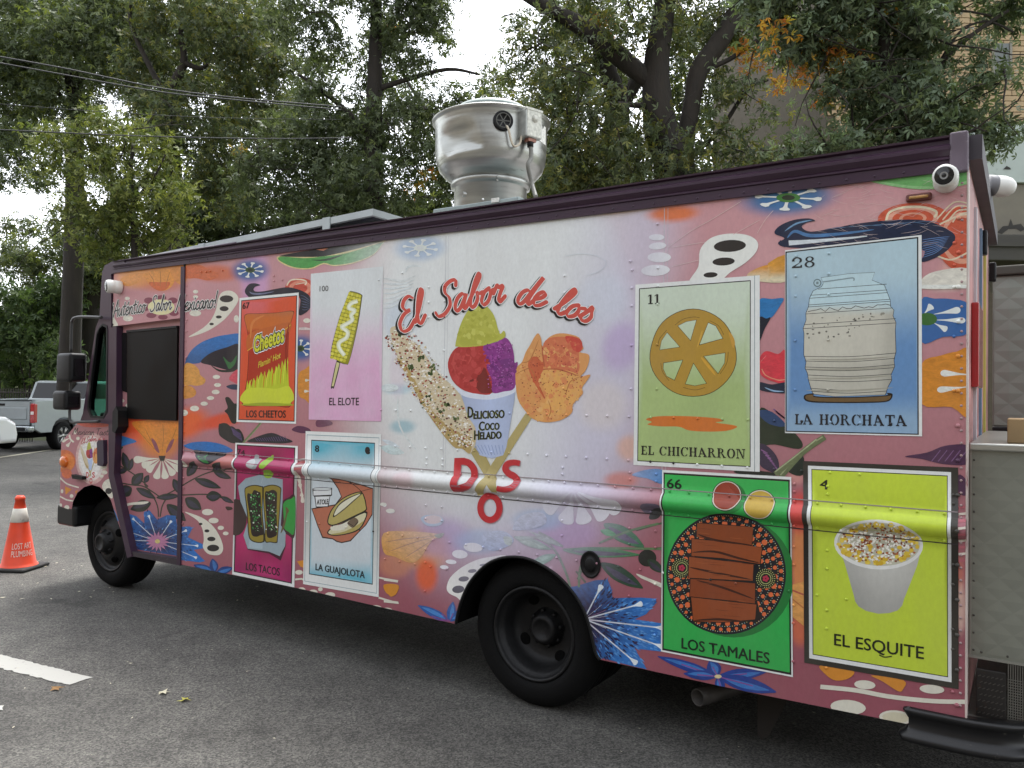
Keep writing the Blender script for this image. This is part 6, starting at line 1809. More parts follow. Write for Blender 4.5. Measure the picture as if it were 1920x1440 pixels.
poly([(400, 300), (430, 272), (520, 280), (535, 330), (470, 340), (420, 330)], '584c60', True); leaf(450, 370, 535, 300, 60, '1f241d')
poly([(372, 705), (450, 735), (535, 770), (535, 795), (450, 755), (395, 730)], CRM, True)
mo('blue_flower_motif')
scx, scy = VI((50, 985))
poly([(-60, 790), (0, 782), (120, 745), (195, 742), (215, 790), (225, 855), (400, 852), (480, 858), (497, 880), (430, 955), (360, 985), (540, 1012), (540, 1185), (360, 1165), (400, 1230), (435, 1292), (330, 1268), (120, 1212), (40, 1000)], star_col(scx, scy, 22, 110), sub=.02)
stipple(scx, scy, 20, 150, -1.2, 1.4, 700, 3, [VI(p) for p in [(-60, 790), (0, 782), (120, 745), (195, 742), (215, 790), (225, 855), (400, 852), (480, 858), (497, 880), (430, 955), (360, 985), (540, 1012), (540, 1185), (360, 1165), (400, 1230), (435, 1292), (330, 1268), (120, 1212), (40, 1000)]])
for tx, ty in ((150, 792), (390, 893), (525, 1038), (520, 1150), (360, 1246)):
    line([(50, 985), (tx, ty)], 8, 'c9cfd8', smooth=False); a_ = math.atan2(ty - 985, tx - 50); drop(tx - 60 * math.cos(a_), ty - 60 * math.sin(a_), tx + 20 * math.cos(a_), ty + 20 * math.sin(a_), 34, 'dfe8ec')
for k in range(7):
    a_ = -.75 + k * .3; line([(50, 985), (50 + 150 * math.cos(a_), 985 + 130 * math.sin(a_))], 15, 'c48aa8' if k % 2 else 'e0dce4', taper=True, smooth=False)
mo('small_blue_flower_motif')
for tx, ty, w in ((500, 1212, 60), (820, 1238, 90), (1170, 1308, 70), (1230, 1432, 90), (660, 1318, 60), (900, 1440, 60)):
    leaf(870, 1336, tx, ty, w, '27408a', '3d74ba'); line([(870, 1336), (870 + (tx - 870) * .6, 1336 + (ty - 1336) * .6)], 8, '7d4f92', smooth=False)
ell(872, 1336, 22, 12, 'd8c898')
use(A3, VJ)
mo('border_motif')
poly([(140, 978), (285, 1000), (270, 1035), (210, 1046), (165, 1020)], 'd18a35', True); poly([(370, 1022), (515, 1045), (512, 1085), (490, 1094), (420, 1050)], 'd18a35', True)
line([(140, 1074), (300, 1090), (450, 1118), (640, 1138), (800, 1142)], 20, CRM)
for e in ((340, 1065, 48, 20), (642, 1085, 56, 20), (265, 1166, 80, 33), (478, 1213, 74, 33)): ell(*e, CRM, .08)
ell(478, 1213, 60, 24, 'cfc9ae', .08)
mo('wing_leaf_motif')
poly([(520, 38), (620, 20), (700, -10), (800, -14), (830, 30), (800, 74), (690, 72), (600, 50)], '4d2f4a', True)
for k in range(5): line([(640 + k * 30, 60), (680 + k * 30, 10)], 4, '7a5a80', smooth=False, same=k > 0)
for k in range(9): line([(762, 268 + k * 30), (815, 262 + k * 30)], 11, 'd8cfc2' if k % 2 else 'b0606a', smooth=False)
poly([(762, 120), (800, 150), (800, 210), (762, 200)], '4a2c46', True)
poly([(15, 615), (65, 600), (65, 800), (15, 760)], 'd79a55'); line([(15, 640), (65, 660)], 8, 'b05a48'); line([(15, 680), (65, 720)], 6, 'b8703e')
poly([(0, 60), (60, 30), (62, 120), (0, 110)], '1f2a22', True); line([(-40, 130), (60, 20), (160, -50)], 26, '66704e'); line([(-40, 122), (60, 12), (150, -50)], 6, '9aa27a')
use(A3, VG)
mo('fruit_motif')
poly([(915, 222), (1000, 218), (1078, 214), (1050, 270), (1000, 340), (950, 350), (915, 345)], '2f76b0', True)
poly([(915, 345), (960, 350), (990, 345), (950, 420), (915, 500)], '1f2430', True)
poly([(915, 620), (960, 570), (1040, 590), (1090, 570), (1100, 780), (1010, 775), (940, 745), (915, 700)], 'cf3f4a', True); line([(930, 690), (960, 735), (1040, 765), (1095, 760)], 8, 'd98a70'); line([(925, 640), (960, 600)], 18, 'd9b0a8', taper=True, smooth=False)
poly([(915, 780), (1000, 795), (1100, 782), (1100, 850), (1010, 850), (915, 830)], '232a3c', True); line([(950, 815), (1010, 838), (1080, 842)], 10, '8fb0cf', taper=True)
mo('wing_leaf_motif')
poly([(915, 965), (990, 980), (1100, 1070), (1200, 1180), (1180, 1230), (1020, 1200), (915, 1190)], '23301f', True)
poly([(920, 970), (1000, 980), (1090, 1060), (1060, 1080), (980, 1060), (920, 1010)], '26426a', True)
for k in range(8): line([(1010 + k * 16, 960 + k * 14), (1050 + k * 15, 1000 + k * 10)], 9, '7a5480', smooth=False, same=k > 0)
poly([(915, 1200), (980, 1220), (1040, 1300), (1040, 1390), (980, 1380), (915, 1330)], '3a2e44', True)
for k in range(7): line([(925 + k * 15, 1235 + k * 18), (970 + k * 11, 1260 + k * 18)], 8, '8a5f8c', smooth=False, same=k > 0)
poly([(740, 1385), (860, 1372), (1040, 1400), (900, 1425)], '20251e', True)
line([(1020, 1400), (1110, 1330), (1200, 1260), (1300, 1180)], 36, '6a7450'); line([(1020, 1385), (1110, 1315), (1200, 1245), (1300, 1165)], 9, 'a5ad86')
mo('petal_motif')
poly([(830, 60), (900, 10), (1000, -20), (1100, -40), (1100, 98), (900, 98)], lambda x, y: tuple(np.array(hexc('cf8f3e')) * (1 - sstep(500, 524, y)) + np.array(hexc('d8ccac')) * sstep(500, 524, y)), True, sub=.03)
use(A3, VN)
mo('seed_motif')
poly([(1170, 840), (1238, 722), (1250, 600), (1310, 520), (1400, 482), (1520, 472), (1625, 490), (1684, 540), (1670, 612), (1590, 692), (1480, 762), (1400, 830), (1300, 860)], 'e4e6df', True)
for e in ((1475, 565, 121, 45), (1428, 682, 84, 30), (1330, 782, 53, 20)): ell(*e, '2c2826', -.06)
use(A3, VK)
mo('bone_flower_motif')
bones(552, 405, 196, 76, 8, .12, 'e2e6e0', '3f7a34')
mo('green_leaf_motif')
poly([(975, 292), (1080, 262), (1400, 222), (1640, 196), (1640, 300), (1500, 346), (1300, 356), (1100, 328)], '8fc283', True)
poly([(1010, 296), (1150, 275), (1400, 240), (1640, 215), (1640, 285), (1480, 330), (1300, 338), (1120, 316)], '6fae66', True)
for k in range(10): line([(1040 + k * 55, 300 - k * 6), (1075 + k * 55, 275 - k * 6)], 3, 'a5d09a', smooth=False, same=k > 0)
mo('swirl_motif')
for k, (rx, ry, c_) in enumerate(((205, 90, 'c65a40'), (150, 62, 'd9a08a'), (120, 50, 'c9583c'), (80, 34, 'd99a80'), (60, 24, 'c55a3c'))): ell(1275, 525, rx, ry, c_, -.05, n=26)
line([(1120, 540), (1140, 490), (1220, 462), (1330, 460), (1410, 485), (1400, 520)], 14, 'ddd2b4')
for k, (rx, ry, c_) in enumerate(((150, 190, 'c9583c'), (120, 150, 'd99a80'), (100, 120, 'c65a40'))): ell(1560, 640, rx, ry, c_, n=30)
for r_ in (60, 90, 125, 160): line([(1560 - r_ * .9, 560 - r_ * .2), (1560 - r_ * .3, 545 - r_ * .7), (1600, 520 - r_ * .5)], 8, 'ddcdb0')
line([(1420, 745), (1500, 765), (1600, 720)], 10, 'ddcdb0'); line([(1430, 560), (1540, 510), (1610, 500)], 10, 'ddcdb0')
mo('wave_motif')
poly([(472, 612), (500, 570), (580, 535), (670, 525), (708, 540), (660, 550), (630, 575), (680, 602), (800, 585), (950, 556), (1150, 535), (1330, 535), (1440, 570), (1518, 622), (1502, 682), (1430, 742), (1322, 778), (1318, 700), (900, 700), (560, 694), (492, 668), (530, 640)], '1d2740', True)
line([(545, 640), (590, 600), (680, 625), (850, 615), (1050, 590)], 20, '4a78a8', taper=True)
line([(555, 668), (700, 658), (900, 640), (1010, 628)], lambda t: 26 * (1 - t) + 4, 'd5dee2'); line([(530, 600), (600, 555), (690, 535)], 10, '6f96b8', taper=True)
for k in range(9): line([(1325, 650 + k * 13), (1400, 640 + k * 11), (1490 - k * 5, 630 + k * 8)], 4, '5f82b4', taper=True, same=k > 0)
for k in range(7): line([(760 + k * 90, 590 - k * 8), (840 + k * 90, 578 - k * 6), (930 + k * 85, 575 - k * 3)], 4, '55718f', taper=True, same=k > 0)
use(A3, VH)
mo('bone_flower_motif')
poly([(920, 522), (1000, 512), (1100, 515), (1200, 548), (1200, 718), (1050, 742), (920, 772)], '3a66a0', True)
drop(940, 600, 985, 552, 44, 'dfe4e0'); drop(1000, 605, 1155, 578, 40, 'dfe4e0'); drop(1010, 640, 1185, 643, 36, 'dfe4e0'); drop(1000, 660, 1075, 700, 38, 'dfe4e0'); ell(955, 635, 60, 38, '3a6a34')
mo('petal_motif')
poly([(920, 905), (1040, 852), (1130, 830), (1215, 834), (1220, 1218), (1100, 1162), (920, 1142)], 'd0872f', True)
drop(1210, 968, 1035, 958, 40, 'e2e4dc'); drop(1210, 1040, 1015, 1060, 38, 'e2e4dc')
poly([(920, 400), (1000, 350), (1200, 330), (1200, 440), (920, 452)], lambda x, y: hexc('dcd9cc'), True); line([(920, 440), (1190, 440)], 22, 'dfe2da', smooth=False)
poly([(0, 300), (60, 262), (105, 248), (105, 405), (0, 405)], lambda x, y: tuple(np.array(hexc('cf943c')) * (1 - sstep(505, 522, y)) + np.array(hexc('d8ccac')) * sstep(505, 522, y)), sub=.03)
poly([(105, 205), (60, 185), (75, 160)], '1d2740')
A3.lv += 1
mo('scratch_marks')
rs = random.Random(3)
use(A3, VN)
for q in ([(1005, 580), (1180, 455), (1350, 360), (1560, 230)], [(1500, 480), (1700, 370)], [(1680, 470), (1740, 370), (1800, 300)], [(1040, 575), (1300, 535)], [(1040, 720), (1240, 672)]): line(q, 3.4, 'd9c2be')
use(A3, VK)
for k in range(120):
    x, y = rs.uniform(620, 1590), rs.uniform(300, 700); a_ = rs.uniform(-.6, .5); L_ = rs.uniform(25, 150)
    if y < 560 and x < 700: continue
    line([(x, y), (x + L_ * math.cos(a_) * .5, y + L_ * math.sin(a_) * .5 + rs.uniform(-8, 8)), (x + L_ * math.cos(a_), y + L_ * math.sin(a_))], 1.5, 'd0bcb8', taper=True, same=True); A3.lv += .1
done(*M3)

# --- nose
NA = Art('floral_motif', NOSE, NOSE_Y, NOSE_OUT, 0); use(NA, VZ)
ell(130, 400, 90, 90, 'c96a3c'); ell(150, 410, 60, 70, 'd98040'); ell(150, 500, 40, 40, 'cf6a42')
ell(350, 380, 130, 205, 'cfa9a4', n=30); ell(345, 380, 105, 180, 'ddd3cd', n=30); ell(340, 385, 84, 150, 'e4e2de', n=30)
line([(170, 190), (178, 225), (205, 250)], 14, CRM); ell(215, 170, 12, 18, CRM); ell(238, 220, 14, 14, CRM); drop(180, 215, 112, 245, 26, CRM); drop(185, 240, 150, 285, 28, CRM)
line([(95, 530), (150, 580), (245, 610)], 11, CRM); line([(95, 680), (150, 708), (210, 718)], 11, CRM)
poly([(135, 600), (190, 625), (140, 668)], 'd18a2c'); poly([(215, 640), (240, 628), (222, 662)], 'd18a2c')
for e in ((188, 678, 15, 15), (112, 640, 10, 16), (150, 768, 20, 18), (102, 750, 10, 14), (450, 490, 22, 16), (425, 520, 16, 12), (440, 450, 26, 14)): ell(*e, CRM)
poly([(430, 600), (450, 560), (490, 540), (510, 560), (515, 690), (480, 680), (445, 640)], CRM, True); ell(482, 638, 26, 24, '23201f')
poly([(515, 770), (545, 830), (560, 880), (530, 830)], '2f7fbe', True)
ell(285, 112, 4, 6, 'c0302a'); poly([(240, 95), (480, 95), (480, 125), (300, 130)], 'cf5a48', True)
use(NA, VZ)
W = 'Mexican Taste'; L_ = script_len(W)
script(W, [(.17, '2a2322', 0, 0)], lambda u, v: (195 + u / L_ * 305, 190 - v * 27 + u / L_ * 6))
# ================================================================== LOGO
def logo(art, view, fine=True):
    use(art, view)
    rs = random.Random(11)
    # sticks
    poly([(700, 1280), (735, 1300), (830, 1490), (855, 1560), (850, 1595), (815, 1590), (790, 1545), (655, 1320)], 'a99a62')
    poly([(1030, 1060), (1075, 1085), (850, 1440), (745, 1610), (705, 1618), (700, 1580), (790, 1420)], 'b3a46c')
    mo('cup_print')
    # cup
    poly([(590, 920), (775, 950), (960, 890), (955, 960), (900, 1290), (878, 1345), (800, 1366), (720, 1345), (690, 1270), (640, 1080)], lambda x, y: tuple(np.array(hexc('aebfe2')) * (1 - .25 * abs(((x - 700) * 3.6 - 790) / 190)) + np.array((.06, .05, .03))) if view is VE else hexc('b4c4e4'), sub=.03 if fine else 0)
    poly([(562, 890), (640, 918), (775, 930), (900, 905), (958, 868), (968, 885), (962, 915), (900, 945), (775, 970), (640, 955), (580, 925)], 'd9dfea', True)
    for k in range(9): line([(720 + k * 20, 1345 - abs(k - 4) * 3), (680 + k * 24, 1275)], 5, '8fa2cc', smooth=False, same=k > 0)
    mo('ice_cream_print')
    # scoops
    poly([(555, 625), (650, 600), (760, 615), (790, 740), (805, 920), (700, 930), (600, 900), (530, 830), (505, 720)], 'b23a38', True)
    poly([(640, 830), (720, 800), (750, 750), (770, 790), (805, 900), (800, 922), (730, 925), (690, 880)], '7a2a26', True)
    line([(560, 640), (540, 720), (560, 800)], 14, 'c04c46', taper=True); line([(620, 640), (660, 680), (640, 730)], 10, 'c2504a', taper=True)
    poly([(745, 605), (840, 580), (890, 550), (930, 590), (950, 660), (955, 720), (975, 715), (972, 760), (955, 890), (880, 915), (808, 922), (800, 830), (762, 740)], '8a3a86', True)
    poly([(770, 680), (850, 700), (930, 690), (955, 730), (900, 770), (820, 770), (775, 740)], '76327a', True)
    line([(800, 800), (870, 820), (950, 770)], 9, '5f2862', taper=True); line([(810, 880), (880, 870), (950, 850)], 7, '6a2e6c', taper=True)
    poly([(555, 600), (575, 510), (600, 440), (640, 370), (700, 330), (760, 335), (815, 400), (845, 500), (860, 525), (880, 505), (893, 520), (888, 550), (840, 575), (740, 605), (620, 615), (565, 610)], 'b5b64e', True)
    poly([(590, 560), (640, 500), (760, 520), (850, 540), (800, 575), (700, 600), (600, 605)], 'adae47', True)
    mo('mango_print')
    # mango flower
    poly([(960, 800), (975, 745), (1005, 715), (1030, 650), (1060, 600), (1090, 545), (1115, 522), (1135, 560), (1142, 610), (1180, 555), (1240, 525), (1310, 525), (1390, 550), (1405, 600), (1420, 625), (1395, 650), (1455, 665), (1455, 720), (1430, 780), (1400, 815), (1465, 800), (1445, 840), (1410, 890), (1415, 930), (1350, 1000), (1340, 1060), (1260, 1110), (1160, 1122), (1080, 1100), (1030, 1050), (975, 960)], 'd99a5c', True, n=3)
    poly([(1150, 590), (1240, 545), (1370, 570), (1390, 680), (1380, 790), (1250, 770), (1165, 750)], 'd0744e', True); poly([(1300, 540), (1395, 560), (1412, 620), (1380, 650), (1320, 600)], 'c8483a', True)
    poly([(1045, 740), (1080, 680), (1140, 700), (1160, 760), (1120, 850), (1160, 960), (1090, 860)], 'c65c3a', True)
    poly([(1130, 790), (1240, 765), (1380, 800), (1410, 900), (1330, 1010), (1240, 1080), (1130, 1060), (1170, 960)], 'e0a860', True)
    line([(1050, 745), (1100, 850), (1160, 965)], 16, 'b4502f', taper=True); line([(1140, 600), (1150, 700), (1160, 760)], 8, 'b86a40', taper=True)
    line([(1100, 770), (1240, 762), (1390, 810)], 7, 'b8663e', taper=True)
    mo('corn_cob_print')
    # cob
    poly([(115, 500), (140, 475), (180, 480), (215, 540), (290, 590), (360, 680), (450, 800), (540, 880), (600, 960), (640, 1080), (690, 1160), (695, 1250), (655, 1335), (600, 1300), (540, 1285), (430, 1150), (330, 1000), (240, 830), (170, 690), (135, 600)], 'cdbfa0', True)
    poly([(160, 690), (240, 760), (330, 930), (430, 1080), (560, 1180), (660, 1230), (655, 1330), (600, 1300), (540, 1285), (430, 1150), (330, 1000), (240, 830)], 'b39a62', True)
    if not fine: return
    art.lv += 1
    for k in range(900):
        t = rs.random(); bx_, by_ = 145 + (650 - 145) * t, 500 + (1290 - 500) * t
        w = (38 + 90 * math.sin(math.pi * min(1, t * .85 + .12)) ** .7) * (1 if t < .9 else .75)
        s_ = rs.uniform(-1, 1); nx_, ny_ = .84, -.54
        x, y = bx_ + nx_ * w * s_, by_ + ny_ * w * s_
        c_ = rs.choice(['e3ddd0', 'e8e4da', 'd8cfb8', 'ddd6c6', '8a3a30', 'a14a38', '5a2a28', '4f5a2e', 'c9b27c', 'efece4', 'efece4'])
        r_ = rs.uniform(2.5, 8)
        art.lv += .02
        a_ = rs.uniform(0, 3); poly([(x + r_ * 1.5 * math.cos(a_ + q) * (1 if i % 2 else .7), y + r_ * math.sin(a_ + q)) for i, q in enumerate((0, 1.3, 2.5, 3.6, 5))], c_, same=True)
    for x, y in ((180, 525), (255, 745), (325, 690), (390, 790), (375, 950), (400, 745), (460, 1060), (560, 1110), (495, 990)):
        for q in range(5):
            x2, y2, r_ = x + rs.uniform(-16, 16), y + rs.uniform(-22, 22), rs.uniform(7, 15); art.lv += .02
            poly([(x2 + r_ * math.cos(t) * rs.uniform(.4, 1.1), y2 + 1.3 * r_ * math.sin(t) * rs.uniform(.4, 1.1)) for t in (0, .9, 1.8, 2.7, 3.6, 4.5, 5.4)], rs.choice(['48592e', '3a4a26', '5a6a38']), same=True)
    def blotch(n, cx, cy, rx, ry, cols, r0, r1, out):
        for k in range(n):
            a_, q = rs.uniform(0, 6.283), math.sqrt(rs.random()); x, y = cx + rx * q * math.cos(a_), cy + ry * q * math.sin(a_)
            if not wind((x, y), out): continue
            r_ = rs.uniform(r0, r1); art.lv += .03
            poly([(x + r_ * math.cos(t) * rs.uniform(.5, 1.15), y + r_ * math.sin(t) * rs.uniform(.5, 1.15)) for t in (0, .8, 1.6, 2.4, 3.2, 4, 4.8, 5.6)], rs.choice(cols), same=True)
    mo('mango_print')
    blotch(150, 1200, 850, 225, 270, ['e0a866', 'dd9a5e', 'd98a58', 'e2b070', 'd68e5a', 'dca264'], 8, 24, [(975, 800), (990, 750), (1040, 660), (1100, 560), (1125, 570), (1145, 630), (1240, 545), (1370, 565), (1395, 640), (1440, 690), (1400, 790), (1440, 820), (1400, 930), (1330, 1040), (1250, 1095), (1160, 1105), (1085, 1085), (1000, 980)])
    line([(1050, 745), (1100, 850), (1160, 965)], 18, 'b04a30', taper=True); line([(1138, 600), (1150, 700), (1162, 760)], 9, 'b8603e', taper=True); line([(1100, 772), (1240, 764), (1390, 812)], 9, 'b8603e', taper=True)
    blotch(60, 1275, 660, 120, 100, ['d0744e', 'cc6a48', 'd98058', 'd27a52', 'c86248'], 8, 22, [(1160, 600), (1240, 555), (1370, 580), (1385, 680), (1375, 780), (1250, 765), (1170, 745)])
    blotch(30, 1350, 595, 60, 50, ['c8483a', 'cc5040', 'd05a44'], 8, 18, [(1300, 545), (1390, 562), (1408, 615), (1380, 645), (1325, 605)])
    poly([(1045, 740), (1080, 690), (1130, 705), (1150, 760), (1115, 850), (1155, 955), (1090, 860)], 'c9643e', True); blotch(26, 1100, 810, 50, 110, ['c65c3a', 'cf6e46', 'bb5234'], 6, 15, [(1055, 745), (1080, 700), (1125, 715), (1140, 760), (1108, 850), (1140, 930), (1090, 860)])
    for q in ([(1000, 720), (1060, 700), (1120, 560)], [(960, 800), (1060, 760), (1105, 850)], [(1400, 815), (1330, 850), (1300, 940)], [(1175, 1110), (1200, 1040), (1180, 970)]): line(q, 6, 'b8703e', taper=True)
    mo('ice_cream_print')
    blotch(130, 650, 765, 140, 160, ['b8403e', 'ac3634', 'c24c48', 'a63230', 'be4644'], 9, 24, [(565, 635), (650, 612), (752, 625), (780, 740), (700, 800), (690, 910), (610, 890), (540, 825), (518, 720)])
    blotch(150, 860, 740, 110, 180, ['93408e', '84367f', 'a04c9a', '702c6e', '9a4694', '7c327a'], 7, 18, [(755, 615), (840, 590), (890, 562), (925, 595), (943, 660), (950, 720), (962, 760), (945, 880), (880, 905), (815, 912), (808, 830), (772, 740)])
    blotch(110, 715, 480, 160, 140, ['bbbc54', 'afb048', 'c3c460', 'b6b650', 'a9aa42'], 9, 24, [(568, 595), (585, 510), (610, 445), (648, 380), (702, 342), (756, 346), (806, 405), (835, 500), (836, 560), (740, 592), (620, 602)])
    mo('speckle_print')
    for k in range(260):
        x, y = rs.uniform(970, 1430), rs.uniform(560, 1110)
        if (x - 1200) ** 2 / 215 ** 2 + (y - 850) ** 2 / 260 ** 2 > 1: continue
        r_ = rs.uniform(1.5, 6); art.lv += .02; ell(x, y, r_, r_ * .8, rs.choice(['a83a2e', '8f2f28', 'b84a36', '7a2a24', 'b8503a']), n=6, same=True)
    for k in range(160):
        x, y = rs.uniform(770, 950), rs.uniform(590, 900)
        r_ = rs.uniform(1.5, 5); art.lv += .02; ell(x, y, r_, r_ * .8, rs.choice(['a85aa6', '5c2460', 'b878b8']), n=6, same=True)
LG = Art('logo_print', SIDE, D, SIDE_OUT, 230)
logo(LG, VE)
LG.build('printed paper cup of ice cream between a corn cob and a mango flower')
LT = Art('logo_lettering', SIDE, D, SIDE_OUT, 320); use(LT, VE)
def arc_word(word, x0, y0, x1, y1, bow, hgt, track=0.0):
    L2 = script_len(word, track)
    def pl(u, v):
        t = u / L2
        bx_ = x0 + (x1 - x0) * t; by_ = y0 + (y1 - y0) * t - bow * 4 * t * (1 - t)
        sl = math.atan2((y1 - y0) - bow * 4 * (1 - 2 * t), x1 - x0)
        return (bx_ + v * hgt * math.sin(sl) * .6, by_ - v * hgt * math.cos(sl))
    script(word, [(.40, '161416', -13, 10), (.40, '161416', -7, 5), (.38, 'e9ebe8', 0, 0), (.28, 'cb5348', 0, 0)], pl, .5, track)
mo('logo_word_lettering')
arc_word('El', 180, 530, 350, 440, 0, 112)
mo('logo_word_lettering')
arc_word('Sabor', 430, 412, 885, 306, 8, 108)
mo('logo_word_lettering')
arc_word('de', 965, 325, 1150, 342, 3, 98)
mo('logo_word_lettering')
arc_word('los', 1215, 378, 1465, 450, -2, 98)
def cupword(b_, pl, pr, h):
    text(b_, pl, pr, h, 'b9c45a', dx=-4, dy=2); text(b_, pl, pr, h, '15170f', bold=2.6)
mo('cup_lettering')
cupword('D', (640, 1090), (675, 1092), 72); cupword('ELICIOSO', (680, 1100), (886, 1092), 52)
cupword('C', (716, 1178), (752, 1178), 60); cupword('OCO', (757, 1175), (852, 1172), 46)
cupword('H', (684, 1240), (716, 1240), 62); cupword('ELADO', (722, 1238), (866, 1232), 48)
use(LT, VF)
def dos(k):
    mo('logo_letter_lettering')
    for sh, cc in ((4, 'b0666e'), (0, 'c13036')):
        def o_(q): return [(p[0] + sh, p[1] + sh) for p in q]
        poly(o_([(490, 106), (562, 104), (562, 150), (535, 152), (528, 292), (548, 292), (548, 338), (478, 336)]), cc)
        line(o_([(548, 127), (590, 140), (624, 185), (626, 240), (604, 290), (540, 315)]), 46, cc)
    mo('logo_letter_lettering')
    for sh, cc in ((4, 'b0666e'), (0, 'c13036')):
        line([(p[0] + sh, p[1] + sh) for p in [(942, 142), (900, 136), (858, 146), (842, 180), (866, 212), (908, 236), (926, 276), (900, 308), (850, 320), (803, 312)]], lambda t: 47 - 10 * abs(2 * t - 1), cc)
    mo('logo_letter_lettering')
    for sh, cc in ((4, 'b0666e'), (0, 'c13036')):
        ring = [(735 + sh + 66 * math.cos(t), 450 + sh + 84 * math.sin(t)) for t in np.linspace(0, 2 * math.pi, 33)[:-1]]
        line(ring, 42, cc, closed=True, smooth=False)
dos(1)
LT.build('red and black logo lettering')
# small repeat of the logo on the nose
class Mini(View):
    def __init__(s): pass
    def __call__(s, p):   # main logo (VE px) into nose view
        return VZ((258 + (p[0] - 115) * .115, 250 + (p[1] - 330) * .215))
MINI = Mini()
logo(NA, MINI, fine=False)
use(NA, VZ)
W = 'El Sabor de los'; L_ = script_len(W)
script(W, [(.3, 'b23a48', 0, 0)], lambda u, v: (262 + u / L_ * 210, 268 - v * 20 - 26 * math.sin(math.pi * u / L_)))
for b_, pl, pr in (('D', (303, 533), (325, 534)), ('S', (351, 533), (373, 534)), ('O', (330, 580), (353, 581))): text(b_, pl, pr, 46, 'c13438', offset=.03)
NA.build()

# header words
for nm, par, yy, out in (('header_lettering', BAND, D, BAND_OUT), ('header_lettering', SIDE, D, SIDE_OUT)):
    HA = Art(nm, par, yy, out, 230); use(HA, VA)
    def wd(word, x0, y0, x1, y1, hgt):
        L2 = script_len(word)
        script(word, [(.36, 'e4e4de', 0, 0)], lambda u, v: (x0 + (x1 - x0) * u / L2, y0 + (y1 - y0) * u / L2 - v * hgt), .3, nib=None)
        script(word, [(.20, '151315', 0, 0)], lambda u, v: (x0 + (x1 - x0) * u / L2, y0 + (y1 - y0) * u / L2 - v * hgt), .3, nib=None)
    mo('word_lettering'); wd('¡Auténtico', 34, 550, 276, 512, 56)
    mo('word_lettering'); wd('Sabor', 312, 508, 462, 494, 54)
    mo('word_lettering'); wd('Mexicano!', 494, 510, 782, 480, 58)
    HA.build('hand script reading Autentico Sabor Mexicano')

# ================================================================== MENU CARDS
LV_CARD = 230
CARDM = print_mat('card_print', .28, gain=1.17)
class Card:
    def __init__(s, label, view, corners, lv=LV_CARD):
        s.v, s.c = view, [np.array(p, float) for p in corners]
        quad = [(lambda v_: (v_.x, v_.z))(on_y(*view(p), D)) for p in corners]
        s.base = Art('menu_card', SIDE, D, SIDE_OUT, lv); s.pic = Art('picture', None, D, quad, lv + 14); s.txt = Art('lettering', None, D, SIDE_OUT, lv + 150)
        s.label = label
        use(s.base, view)
    def q(s, l, t, r, b2):
        TL_, TR_, BR_, BL_ = s.c
        def at2(u, v): return tuple((TL_ * (1 - u) + TR_ * u) * (1 - v) + (BL_ * (1 - u) + BR_ * u) * v)
        return [at2(l, t), at2(1 - r, t), at2(1 - r, 1 - b2), at2(l, 1 - b2)]
    def rect(s, l, t, r, b2, col, **k):
        use(s.base, s.v); poly(s.q(l, t, r, b2), col, **k)
    def P(s): use(s.pic, s.v)
    def T(s): use(s.txt, s.v)
    def done(s):
        # dedicated part under the truck, its picture and words as sub-parts
        s.base.parent = None
        o = s.base.build(s.label, CARDM)
        s.pic.parent = o; s.txt.parent = o
        s.pic.build(None, CARDM); s.txt.build(None, CARDM)
WHITE_, BLK = 'd9dcd9', '1c1a1a'

# 1 snack bag
c = Card('orange menu card of a snack bag, number 67', VC, [(88, 355), (588, 308), (565, 1416), (62, 1400)])
c.rect(0, 0, 0, 0, WHITE_); c.rect(.030, .020, .026, .016, BLK); c.rect(.042, .026, .040, .023, lambda x, y: tuple(np.array(hexc('cf5231')) * (1 - .35 * float(sstep(640, 560, y)) * float(sstep(500, 470, abs(x - 478) + 460))) + np.array(hexc('c77f9a')) * .35 * float(sstep(640, 560, y)) * float(sstep(500, 470, abs(x - 478) + 460))), sub=.05)
c.P()
bag = [(132, 498), (250, 485), (400, 478), (540, 464), (535, 520), (508, 620), (500, 760), (498, 900), (502, 1060), (524, 1262), (400, 1268), (260, 1266), (116, 1260), (130, 1150), (150, 1040), (160, 900), (165, 740), (150, 620)]
poly(bag, '2a1712', True); 
ins = [(p[0] + (330 - p[0]) * .018, p[1] + (870 - p[1]) * .008) for p in bag]
def bagc(x, y):
    zx, zy = (x - 430) * 4.5, (y - 480) * 4.5
    if zy < 640: b0_ = np.array(hexc('c0672c')); t = float(sstep(520, 470, zy)); return tuple(b0_ * (1 - t * .2) + np.array((.03, .03, .03)) * t)
    return hexc('a5331f')
poly(ins, bagc, True, sub=.03)
poly([(150, 690), (200, 640), (330, 600), (515, 560), (505, 640), (400, 650), (250, 720), (158, 800)], 'b8602c', True)
line([(155, 800), (200, 770), (330, 690), (470, 620), (518, 582)], 5, 'd8b53a')
# lime flames below
fl = [(116, 1260), (400, 1266), (523, 1260), (502, 1060), (496, 850), (486, 905), (474, 866), (462, 925), (447, 880), (436, 960), (420, 905), (408, 950), (396, 925), (380, 1000), (362, 935), (350, 985), (336, 950), (316, 1040), (302, 968), (288, 1020), (270, 975), (250, 1060), (238, 1005), (222, 1055), (206, 1030), (186, 1110), (176, 1045), (164, 1090), (154, 1050), (140, 1150)]
poly(fl, 'b3bf2e')
for k in range(14): line([(170 + k * 24, 1150 - k * 6), (176 + k * 24, 1080 - k * 9), (190 + k * 24, 1040 - k * 12)], 6, ('d3d94a', 'a2ae28', 'c9501f')[k % 3], taper=True)
poly([(118, 1240), (140, 1130), (250, 1110), (400, 1120), (508, 1100), (520, 1240)], 'c3cc3a', True); poly([(118, 1252), (300, 1236), (522, 1250), (522, 1262), (300, 1266), (116, 1260)], '9aa52a', True)
